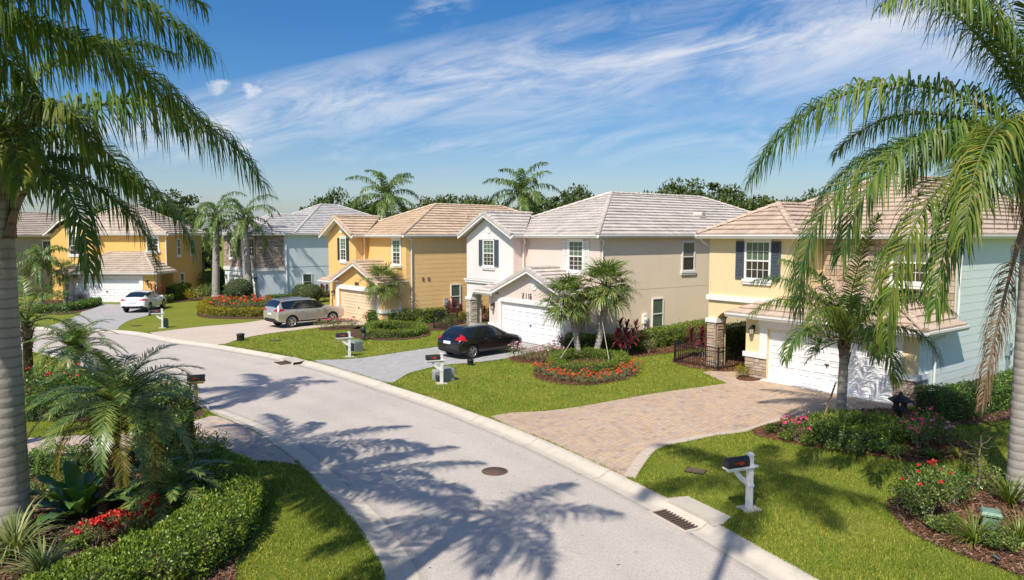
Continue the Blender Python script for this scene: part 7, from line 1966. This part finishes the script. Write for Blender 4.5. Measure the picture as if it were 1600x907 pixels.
    if rails:
        for sg in (-1, 1):
            mb = MB(); pp = []
            for k in range(9):
                x = rails[0] + (rails[1] - rails[0]) * k / 8; h = tree.ray_cast(Vector((x, sg * rails[2], 5)), Vector((0, 0, -1)))[0]; pp.append((x, sg * rails[2], h.z + (0.0 if k in (0, 8) else 0.06)))
            mb.tube(pp, 0.018, 6); mb.build('roof_rail', rails[3], root)
    if spoiler:
        mb = MB(); x, z, w = spoiler; mb.add([(x + .22, -w, z + .015), (x + .22, w, z + .015), (x - .06, w * .92, z - .04), (x - .06, -w * .92, z - .04), (x + .22, -w, z - .03), (x + .22, w, z - .03), (x - .04, w * .9, z - .07), (x - .04, -w * .9, z - .07)], [(0, 1, 2, 3), (4, 7, 6, 5), (2, 3, 7, 6), (0, 3, 7, 4), (1, 2, 6, 5)]); mb.build('spoiler', paint, root)
    # wheels
    for wxx in wx:
        for sg in (-1, 1):
            yo = sg * (wy - 0.015); yi = sg * (wy - 0.225)
            def ring(rr, y): return [(wxx + rr * math.cos(2 * PI * k / 28), y, R + rr * math.sin(2 * PI * k / 28)) for k in range(28)]
            m = MB(); rows = [ring(R * .68, yo), ring(R * .9, yo + sg * 0.012), ring(R * .985, yo - sg * 0.02), ring(R, yo - sg * 0.06), ring(R, yi + sg * 0.04), ring(R * .95, yi), ring(R * .6, yi)]
            vv = [p for r_ in rows for p in r_]
            m.add(vv, [(i * 28 + k, i * 28 + (k + 1) % 28, (i + 1) * 28 + (k + 1) % 28, (i + 1) * 28 + k) for i in range(len(rows) - 1) for k in range(28)], 0, True)
            w = m.build('wheel', TYRE, root)
            m = MB(); rows = [ring(R * .70, yo), ring(R * .66, yo + sg * .006), ring(R * .62, yo - sg * .02), ring(R * .60, yo - sg * .10)]
            vv = [p for r_ in rows for p in r_]
            m.add(vv, [(i * 28 + k, i * 28 + (k + 1) % 28, (i + 1) * 28 + (k + 1) % 28, (i + 1) * 28 + k) for i in range(len(rows) - 1) for k in range(28)], 0, True)
            for k in range(spokes):
                an = 2 * PI * k / spokes + (0.09 if k % 2 else -0.09)
                c, s_ = math.cos(an), math.sin(an); tw = R * 0.052
                v = []
                for rr, ww, yy in ((R * .12, tw * 1.2, yo - sg * .045), (R * .64, tw, yo - sg * .012)):
                    v += [(wxx + rr * c - ww * s_, yy, R + rr * s_ + ww * c), (wxx + rr * c + ww * s_, yy, R + rr * s_ - ww * c), (wxx + rr * c + ww * s_, yy - sg * .03, R + rr * s_ - ww * c), (wxx + rr * c - ww * s_, yy - sg * .03, R + rr * s_ + ww * c)]
                m.add(v, [(0, 1, 5, 4), (1, 2, 6, 5), (3, 0, 4, 7), (0, 3, 2, 1)])
            m.tube([(wxx, yo - sg * .05, R), (wxx, yo - sg * .03, R)], R * 0.14, 12)
            m.build('rim', rim, w)
            m = MB(); m.tube([(wxx, yo - sg * .11, R), (wxx, yo - sg * .105, R)], R * .62, 24); m.build('brake_disc', WELL, w)
    return root

# black hatchback
st = [(-2.17, .42, .70, .74, .66, .62, .56), (-2.12, .32, .84, .90, .80, .76, .62), (-2.02, .27, .95, 1.03, .87, .80, .60), (-1.90, .25, 1.0, 1.16, .895, .815, .58), (-1.66, .24, 1.02, 1.36, .905, .83, .575), (-1.40, .23, 1.02, 1.455, .91, .84, .585), (-.7, .21, .985, 1.505, .91, .845, .61), (0.0, .20, .955, 1.495, .91, .845, .62), (.42, .20, .94, 1.40, .91, .845, .605), (.85, .20, .93, 1.16, .91, .845, .62), (1.12, .21, .92, 0.985, .905, .835, .72), (1.4, .22, .89, .94, .90, .82, .74), (1.85, .24, .80, .85, .875, .78, .68), (2.08, .27, .68, .72, .79, .70, .58), (2.2, .36, .56, .60, .60, .55, .45)]
ax, ay = at(733, 561); bx_, by_ = ax + 1.0, ay + 0.86
hd = math.atan2(0.70, 0.72)
def place_car(rear_wheel_px, heading, wxr, wy):
    """rear right wheel contact at a photo point -> origin of the car"""
    x, y = at(*rear_wheel_px, 0.012); c, s_ = math.cos(heading), math.sin(heading)
    return (x - (wxr * c + wy * s_), y - (wxr * s_ - wy * c), 0.012)
BLACK_PAINT = m_paint('black_car_paint', (0.008, 0.008, 0.0095), 0.0, 0.25)
build_car('parked_car', 'glossy black hatchback before the white garage door', place_car((739.5, 561), hd, -1.32, .9), hd, st, .325, (-1.32, 1.36), .905, BLACK_PAINT, (-1.6, .9),
          dict(r=[[(.52, .92), (.80, .90), (.74, 1.08), (.56, 1.05)]], s=[[(-2.02, .92), (-1.72, .86), (-1.74, 1.10), (-1.86, 1.16)]]), (.34, .52), rails=None, spokes=10,
          doors=((-.30, .35, -.28, .96), (.78, .42, .82, .92), (-1.05, .75, -.88, .98)), handles=((-.62, -.44, .86, .90), (.28, .46, .83, .87)), mirror=(.62, .95), plate=(.78,), rear_glass=(-1.93, -1.5), wind=(.2, 1.05), head=dict(f=[(.45, .66), (.72, .64), (.72, .76), (.5, .73)], s=[(1.75, .70), (2.1, .60), (2.05, .70), (1.7, .79)]), spoiler=(-1.52, 1.44, .56))
# silver suv
st = [(-2.44, .50, .92, .98, .84, .80, .74), (-2.41, .40, 1.04, 1.12, .93, .89, .78), (-2.34, .36, 1.13, 1.32, .965, .915, .76), (-2.24, .33, 1.16, 1.56, .975, .92, .735), (-2.08, .31, 1.17, 1.72, .98, .925, .73), (-1.75, .30, 1.17, 1.77, .98, .925, .74), (-.8, .28, 1.14, 1.795, .98, .925, .75), (-.05, .27, 1.12, 1.785, .98, .925, .75), (.40, .27, 1.11, 1.68, .98, .925, .735), (.92, .27, 1.11, 1.36, .98, .92, .74), (1.16, .28, 1.11, 1.19, .98, .91, .84), (1.55, .30, 1.09, 1.165, .975, .91, .86), (2.05, .33, 1.05, 1.125, .965, .90, .84), (2.34, .36, .98, 1.06, .92, .87, .80), (2.43, .42, .86, .94, .84, .80, .74), (2.46, .52, .74, .80, .76, .72, .66)]
hd2 = math.atan2(0.72, 0.69)
SILVER = m_paint('champagne_silver_paint', (0.62, 0.58, 0.52), 0.6, 0.28)
build_car('parked_car', 'champagne silver sport utility car on the tan drive of the gold house', place_car((457, 512.5), hd2, -1.44, .95), hd2, st, .385, (-1.44, 1.46), .965, SILVER, (-2.1, 1.0),
          dict(r=[[(.46, 1.08), (.90, 1.05), (.84, 1.24), (.50, 1.17)]], s=[[(-2.34, 1.06), (-1.92, 1.12), (-1.98, 1.20), (-2.24, 1.25)]]), (.42, .62), rails=(-1.75, .15, .60, ALLOY), spokes=10, rim=m_simple('two_tone_rim', (0.60, 0.59, 0.58), 0.3, 0.8),
          doors=((-.42, .45, -.40, 1.13), (.86, .5, .90, 1.09), (-1.25, .9, -1.05, 1.16), (-.95, .42, .85, .42)), handles=((-.86, -.66, .98, 1.03), (.28, .48, .95, 1.0)), mirror=(.74, 1.12), plate=(.90,), rear_glass=(-2.36, -2.0), wind=(.2, 1.1), head=dict(f=[(.5, .86), (.82, .84), (.80, .98), (.55, .95)], s=[(2.0, .92), (2.36, .80), (2.32, .92), (1.98, 1.02)]), spoiler=(-2.02, 1.76, .68), cladding=True)
# white crossover
st = [(-2.36, .50, .78, .84, .68, .64, .56), (-2.31, .38, .92, 1.0, .84, .80, .66), (-2.20, .33, 1.01, 1.09, .91, .86, .68), (-2.0, .31, 1.04, 1.17, .93, .87, .64), (-1.6, .29, 1.05, 1.40, .935, .875, .60), (-1.2, .28, 1.04, 1.50, .94, .88, .60), (-.5, .26, 1.01, 1.555, .94, .88, .625), (.1, .25, .99, 1.54, .94, .88, .63), (.5, .25, .98, 1.44, .94, .88, .62), (.95, .26, .98, 1.19, .935, .875, .65), (1.22, .27, .97, 1.035, .93, .865, .76), (1.6, .28, .94, 1.0, .92, .85, .76), (2.05, .31, .86, .92, .89, .80, .7), (2.3, .36, .72, .77, .80, .72, .6), (2.4, .45, .6, .64, .62, .58, .5)]
hd3 = math.radians(97)
WHITE_PAINT = m_paint('white_car_paint', (0.80, 0.80, 0.79), 0.0, 0.3)
build_car('parked_car', 'white sloping back car before the wide garage door of the orange house', place_car((235.5, 487.5), hd3, -1.42, .93), hd3, st, .36, (-1.42, 1.42), .925, WHITE_PAINT, (-1.75, 1.0),
          dict(r=[[(.40, .94), (.88, .92), (.86, 1.06), (.44, 1.0)]], s=[[(-2.28, .93), (-1.95, .98), (-1.98, 1.03), (-2.2, 1.07)]]), (.36, .52), spokes=10,
          doors=((-.38, .4, -.36, 1.0), (.84, .45, .88, .97), (-1.2, .8, -1.0, 1.02)), handles=((-.80, -.62, .9, .94), (.26, .44, .88, .92)), mirror=(.72, 1.0), plate=(.82,), rear_glass=(-2.02, -1.25), wind=(.2, 1.15), head=dict(f=[(.45, .72), (.72, .7), (.72, .84), (.5, .8)], s=[(1.95, .78), (2.3, .66), (2.25, .78), (1.9, .88)]))

# ------------------------------------------------------------------ street furniture and garden things
RED = m_simple('red_flag', (0.55, 0.03, 0.02), 0.5)
POST_W = m_plain('white_post_paint', (0.72, 0.71, 0.68), 0.6, 0.08, 4)
POST_Y = m_plain('yellow_wood', (0.58, 0.40, 0.13), 0.7, 0.15, 6)
GREENBOX = m_plain('grey_green_box', (0.22, 0.25, 0.23), 0.5, 0.1, 4)
PEDESTAL = m_plain('green_utility_plastic', (0.16, 0.27, 0.20), 0.5, 0.12, 5)
IRON = m_plain('rusty_cast_iron', (0.12, 0.075, 0.055), 0.75, 0.3, 14)
def mailbox(label, px, py, ang, post=POST_W, yellow=False, z0=0.0, s=1.0):
    x, y = at(px, py); root = empty('mailbox', (x, y, z0), ang); tag(root, label, 'mailbox', 'mailboxes along the kerb')
    root.scale = (s, s, s)
    m = MB()
    if yellow: m.box(-.05, .05, -.05, .05, 0, .92)
    else: m.box(-.055, .055, -.055, .055, 0.02, 1.22); m.box(-.065, .065, -.065, .065, 1.17, 1.20); m.box(-.068, .068, -.068, .068, 0.5, 0.56)
    m.build('post', post, root)
    m = MB(); x0, x1 = (-.28, .30) if yellow else (-.14, .62)
    m.box(x0, x1, -.105, .105, .93, .965); m.box(x0 + .03, x1 - .05, -.035, .035, .87, .93); m.build('platform', post, root)
    if not yellow:
        m = MB(); N = 8
        pts_ = [(0.06 + 0.34 * (k / N), 0.56 + 0.31 * (k / N) ** 1.9) for k in range(N + 1)]
        m.prism([(a, b) for a, b in pts_] + [(a - 0.02 - .04 * (1 - k / N), b + .10) for k, (a, b) in reversed(list(enumerate(pts_)))], -.03, .03); m.build('brace', post, root)
        m = MB(); m.box(-.20, .20, -.17, .17, -.02, .035); m.build('base_pad', CONC, root)
    bx0, bx1 = (-.25, .27) if yellow else (.075, .60); w = .09; zb = .967
    prof = [(-w, zb), (w, zb), (w, zb + .12)] + [(w * math.cos(PI * k / 10), zb + .12 + w * math.sin(PI * k / 10)) for k in range(1, 10)] + [(-w, zb + .12)]
    m = MB(); n = len(prof); m.add([(bx0, a, b) for a, b in prof] + [(bx1, a, b) for a, b in prof], [tuple(range(n)), tuple(range(2 * n - 1, n - 1, -1))] + [(k, (k + 1) % n, (k + 1) % n + n, k + n) for k in range(n)])
    bx = m.build('box', DARK, root)
    m = MB(); p2 = [(a * 1.06, (b - zb - .07) * 1.05 + zb + .07) for a, b in prof]; m.add([(bx1 - .012, a, b) for a, b in p2] + [(bx1 + .016, a, b) for a, b in p2], [tuple(range(n)), tuple(range(2 * n - 1, n - 1, -1))] + [(k, (k + 1) % n, (k + 1) % n + n, k + n) for k in range(n)]); m.box(bx1 + .016, bx1 + .04, -.02, .02, zb + .15, zb + .18); m.build('door', DARK, bx)
    for sg in ((1, -1)):
        m = MB(); m.box(bx0 + .16, bx0 + .38, sg * (w + .003), sg * (w + .012), zb + .085, zb + .105); m.box(bx0 + .15, bx0 + .27, sg * (w + .003), sg * (w + .013), zb + .06, zb + .125)
        if sg == 1 or True: m.build('flag', RED, bx)
    return root
A_R = math.atan2(-0.6, -0.8)
mailbox('black mailbox on a white post alone on the near right lawn', 1170, 796, math.atan2(-.35, -.94))
mailbox('black mailbox on a white post between two grey boxes at the grey drive', 690, 600, math.atan2(-.35, -.94))
mailbox('black mailbox on a white post before the clipped bed of the gold house', 546, 558, math.atan2(-.45, -.9))
mailbox('farthest black mailbox on a white post beside the white car lawn', 254, 513, math.atan2(-.35, -.94))
mailbox('black mailbox on a yellow wooden post at the left kerb', 307, 640, math.atan2(.25, .97), POST_Y, True)
def cabinet(label, px, py, w, d, h, ang, mat, two=False, name='utility_box'):
    x, y = at(px, py); root = empty(name, (x, y, 0), ang); tag(root, label, 'utility box')
    m = MB(); b = 0.03
    m.add([(-w / 2, -d / 2, 0), (w / 2, -d / 2, 0), (w / 2, d / 2, 0), (-w / 2, d / 2, 0), (-w / 2, -d / 2, h * .86), (w / 2, -d / 2, h * .86), (w / 2, d / 2, h * .86), (-w / 2, d / 2, h * .86), (-w / 2 + b, -d / 2 + b, h), (w / 2 - b, -d / 2 + b, h), (w / 2 - b, d / 2 - b, h), (-w / 2 + b, d / 2 - b, h)],
          [(0, 1, 5, 4), (1, 2, 6, 5), (2, 3, 7, 6), (3, 0, 4, 7), (4, 5, 9, 8), (5, 6, 10, 9), (6, 7, 11, 10), (7, 4, 8, 11), (8, 9, 10, 11)]); m.build('cabinet', mat, root)
    m = MB(); m.box(-w / 2 + .04, w / 2 - .04, -d / 2 - .012, -d / 2 - .002, 0.05, h * .8); m.box(w / 2 - .12, w / 2 - .08, -d / 2 - .03, -d / 2 - .012, h * .4, h * .5); m.build('door', DARK if two else mat, root)
    return root
cabinet('grey cabinet just behind the mailbox at the grey drive', 697, 594, .62, .5, .5, math.radians(-60), GREENBOX, True)
cabinet('small grey cabinet left of the mailbox post at the grey drive', 683, 594, .34, .3, .42, math.radians(-60), GREYBOX)
cabinet('grey green cabinet behind the mailbox of the gold house', 554, 549, .72, .5, .55, math.radians(-40), GREENBOX, True)
cabinet('dark green cabinet behind the farthest mailbox', 258, 512.5, .3, .3, .6, math.radians(-40), m_plain('dark_green_metal', (0.03, 0.06, 0.045), 0.5))
def pedestal():
    x, y = at(1547, 828); root = empty('utility_pedestal', (x, y, 0.02), 0.3); root.scale = (.82, .82, .82); tag(root, 'pale green plastic utility pedestal in the near right bed', 'utility box')
    m = MB(); m.lathe([(0.27, 0), (0.235, 0.36), (0.0, 0.36)], 4, smooth=False); m.build('body', PEDESTAL, root)
    m = MB(); m.lathe([(0.0, 0.355), (0.30, 0.355), (0.305, 0.40), (0.26, 0.455), (0.12, 0.475), (0.0, 0.475)], 4, smooth=False); m.build('lid', PEDESTAL, root)
    m = MB(); m.tube([(0.2, 0.2, 0.42), (0.2, 0.2, 0.44)], 0.02, 6); m.build('bolt', IRON, root)
pedestal()
def lantern_stone():
    x, y = at(1405, 671); root = empty('garden_lantern', (x, y, 0.02), 0.4); tag(root, 'black pagoda garden lantern in the bed before the stone garage pier', 'lantern')
    LG = m_plain('dark_cast_stone', (0.018, 0.019, 0.022), 0.55, 0.25, 8); s = 1.05
    def L6(nm, prof): m = MB(); m.lathe([(r * s, z * s) for r, z in prof], 6, smooth=False); return m.build(nm, LG, root)
    L6('base', [(0, 0), (.20, 0), (.20, .06), (.13, .10), (.085, .13), (0, .13)]); L6('shaft', [(0, .13), (.075, .13), (.06, .3), (.075, .48), (0, .48)]); L6('platform', [(0, .48), (.10, .48), (.20, .55), (.20, .60), (0, .60)])
    m = MB()
    for k in range(6):
        a = 2 * PI * k / 6; m.box(.145 * s * math.cos(a) - .025, .145 * s * math.cos(a) + .025, .145 * s * math.sin(a) - .025, .145 * s * math.sin(a) + .025, .60 * s, .80 * s)
    m.box(-.16, .16, -.16, .16, .60 * s, .63 * s); m.box(-.16, .16, -.16, .16, .775 * s, .80 * s); m.build('light_box', LG, root)
    L6('roof', [(0, .80), (.31, .80), (.33, .84), (.16, .93), (.05, .99), (0, .99)]); L6('finial', [(0, .98), (.05, .99), (.06, 1.03), (.0, 1.09)])
lantern_stone()
def fence(label, pts_, h=0.95, gate=None):
    root = empty('metal_fence', (pts_[0][0], pts_[0][1], 0.02)); tag(root, label, 'fence', 'black metal fences by the porches')
    ox, oy = pts_[0]; P = [Vector((x - ox, y - oy, 0)) for x, y in pts_]
    for p in P:
        m = MB(); m.box(p.x - .035, p.x + .035, p.y - .035, p.y + .035, 0, h + .06); m.lathe([(.045, h + .06), (.045, h + .075), (0, h + .10)], 8, (p.x, p.y, 0)); m.build('post', BLACK, root)
    for a, b in zip(P, P[1:]):
        m = MB(); d = b - a; L_ = d.length; n = max(2, int(L_ / .115))
        for z in (.10, h - .16, h): m.tube([a + Vector((0, 0, z)), b + Vector((0, 0, z))], .018, 4, smooth=False)
        for k in range(1, n):
            q = a + d * (k / n); m.tube([q + Vector((0, 0, .05)), q + Vector((0, 0, h))], .010, 4, smooth=False)
        m.build('panel', BLACK, root)
    return root
fence('black metal fence enclosing the porch planting of the cream house', [at(1097, 553), at(1054, 567), at(1122, 580), at(1166, 573)])
fence('black metal fence enclosing the porch planting of the gold and white houses', [at(722, 505), at(678, 514), at(706, 519), at(764, 508)], 1.0)
STAKE_G = m_plain('weathered_grey_wood', (0.42, 0.39, 0.34), 0.8, 0.15, 8)
def pole(label, base, top, r, mat, name='prop_stake'):
    m = MB(); b = Vector((base[0], base[1], 0.0)); t = Vector(top); m.tube([Vector((0, 0, 0)), t - b], [r, r * .92], 6); o = m.build(name, mat); o.location = b; return tag(o, label, 'stake', 'props holding up the palms')
x, y, z = far_at(899, 524, 32.9); pole('pale prop stake on the left of the twin fan palms', at(862, 582), (x, y, z), .018, STAKE_G)
x, y, z = far_at(941, 503, 33.1); pole('pale prop stake on the right of the twin fan palms', at(955, 582), (x, y, z), .017, STAKE_G)
x, y, z = far_at(1306, 598, 21.5); pole('brown wooden prop leaning on the young palm', at(1273, 693), (x, y, z), .03, m_plain('brown_wood_pole', (0.30, 0.19, 0.11), 0.8, 0.2, 8))
def manhole():
    x, y = at(773, 737, ROAD_Z); root = empty('manhole_cover', (x, y, ROAD_Z)); tag(root, 'round rusty manhole cover in the road', 'manhole cover')
    m = MB(); m.lathe([(.33, .002), (.33, .010), (.295, .012), (.295, .003)], 36); m.build('frame', IRON, root)
    m = MB(); m.lathe([(.288, .002), (.288, .011), (0, .011)], 36)
    for k in range(24):
        a = 2 * PI * k / 24
        for rr in (.11, .17, .235): m.box(rr * math.cos(a) - .012, rr * math.cos(a) + .012, rr * math.sin(a) - .012, rr * math.sin(a) + .012, .0112, .017)
    m.build('lid', IRON, root)
manhole()
def inlet(label, px, py, tx, ty, s=1.0):
    x, y = at(px, py); a = math.atan2(ty, tx); root = empty('storm_drain', (x, y, 0), a); tag(root, label, 'storm drain', 'storm drains in the right kerb')
    # local: x along the kerb towards the viewer, +y towards the lawn
    m = MB(); L_ = .60 * s
    m.add([(-L_, -.08, .075), (L_, -.08, .075), (L_ + .05, .50, .035), (-L_ - .05, .50, .035), (-L_, -.08, -.02), (L_, -.08, -.02), (L_ + .06, .54, -.05), (-L_ - .06, .54, -.05)], [(0, 1, 2, 3), (1, 5, 6, 2), (2, 6, 7, 3), (3, 7, 4, 0), (0, 4, 5, 1)])
    m.add([(-L_, -.08, .075), (-L_ - .22, -.12, .02), (-L_ - .22, .12, .018), (-L_ - .05, .50, .035), (-L_ + .0, -.1, -.1), (-L_ - .22, -.14, -.1)], [(0, 1, 2, 3), (0, 4, 5, 1)])
    m.add([(L_, -.08, .075), (L_ + .22, -.12, .02), (L_ + .22, .12, .018), (L_ + .05, .50, .035), (L_ + .0, -.1, -.1), (L_ + .22, -.14, -.1)], [(0, 3, 2, 1), (0, 1, 5, 4)])
    m.box(-L_, -L_ + .1, -.085, .0, -.14, .07); m.box(L_ - .1, L_, -.085, .0, -.14, .07); m.build('concrete_top', CONC, root)
    m = MB(); m.box(-L_ + .1, L_ - .1, -.05, -.02, -.14, .02); m.build('throat_shade', WELL, root)  # solid black block in place of the opening, its shade put in the colour
    m = MB(); m.box(-L_, L_, -.66, -.60, -.12, ROAD_Z + .02); m.box(-L_, -L_ + .07, -.60, -.09, -.12, ROAD_Z + .02); m.box(L_ - .07, L_, -.60, -.09, -.12, ROAD_Z + .02); m.build('apron', CONC, root)
    m = MB(); m.box(-L_ + .07, L_ - .07, -.60, -.09, -.135, ROAD_Z + .007); m.build('pit_shade', WELL, root)  # black slab under the bars, shade of the shaft put in the colour
    m = MB(); n = int(2 * L_ / .1)
    for k in range(n): xx = -L_ + .12 + k * (2 * L_ - .24) / (n - 1); m.box(xx - .02, xx + .02, -.585, -.105, ROAD_Z + .008, ROAD_Z + .024)
    m.box(-L_ + .08, L_ - .08, -.598, -.57, ROAD_Z + .009, ROAD_Z + .026); m.box(-L_ + .08, L_ - .08, -.12, -.095, ROAD_Z + .009, ROAD_Z + .026); m.build('grate', IRON, root)
inlet('near storm drain with a rusty grate and concrete top in the right kerb', 1079, 800, .46, -.89)
inlet('far storm drain in the kerb before the gold house', 452, 563.5, .64, -.77, 0.9)
def lawn_cover(label, px, py, w, d, a):
    x, y = at(px, py); root = empty('valve_cover', (x, y, 0), a); tag(root, label, 'valve cover', 'valve covers in the lawns')
    m = MB(); m.box(-w / 2, w / 2, -d / 2, d / 2, -.02, .032); m.box(-w / 2 + .05, w / 2 - .05, -d / 2 + .05, d / 2 - .05, .032, .038); m.build('lid', IRON, root)
    m = MB()
    for q in ((-w / 2 - .03, -w / 2 - .005, -d / 2 - .03, d / 2 + .03), (w / 2 + .005, w / 2 + .03, -d / 2 - .03, d / 2 + .03), (-w / 2, w / 2, -d / 2 - .03, -d / 2 - .005), (-w / 2, w / 2, d / 2 + .005, d / 2 + .03)): m.box(*q, -.02, .026)
    m.build('frame', DARK, root)
lawn_cover('dark valve cover in the lawn beside the near mailbox', 1087, 737, .42, .30, -.5)
lawn_cover('dark valve cover in the lawn before the gold house', 431, 532.5, .5, .35, -.4)
lawn_cover('dark valve cover in the lawn left of the farthest mailbox', 213, 509.5, .5, .35, -.3)
def bollard(label, px, py, h, r, head):
    x, y = at(px, py); root = empty('bollard_light' if head else 'sprinkler_cover', (x, y, 0)); tag(root, label, 'bollard' if head else 'ground light')
    m = MB()
    if head: m.lathe([(r * .62, 0), (r * .62, h * .55), (0, h * .55)], 14)
    else: m.lathe([(r, 0), (r * 1.02, h * .8), (r * 1.1, h * .82), (r * 1.1, h), (0, h)], 16)
    m.build('body', DARK, root)
    m = MB()
    if head: m.lathe([(r * .55, h * .55), (r, h * .62), (r * 1.05, h * .8), (r * .9, h * .93), (0, h)], 14); m.build('head', DARK, root)
    else: m.lathe([(0, h), (r * .8, h), (r * .7, h + .02), (0, h + .03)], 14); m.build('cap', DARK, root)
bollard('black bollard with a wide head before the clipped bed of the gold house', 568, 532, .78, .15, True)
bollard('short black cylinder on the lawn edge behind the black car', 735, 571, .26, .14, False)
bollard('short black cylinder at the corner of the pale tan drive', 376, 532.5, .38, .2, False)
bollard('dark green post beside the rear wheel of the white car', 234, 494, .75, .13, True)
def hose():
    P = [at(393, 800), at(397, 822), at(392, 850), at(375, 880), at(350, 907), at(318, 945)]
    line = spline(P, .15); m = MB(); m.tube([(p[0], p[1], .035) for p in line], .02, 6); o = m.build('edging_hose', DARK); tag(o, 'black edging hose lying along the clipped foreground hedge', 'hose')
hose()
def spot():
    x, y = at(1556, 888); root = empty('spotlight', (x, y, .02), 2.2); tag(root, 'tiny black garden spotlight on the mulch in the near right bed', 'spotlight')
    m = MB(); m.tube([(0, 0, 0), (0, 0, .14)], .012, 6); m.build('stake', DARK, root)
    m = MB(); m.tube([(-.06, 0, .15), (.05, 0, .19)], [.035, .05], 10); m.build('lamp_head', DARK, root)
spot()
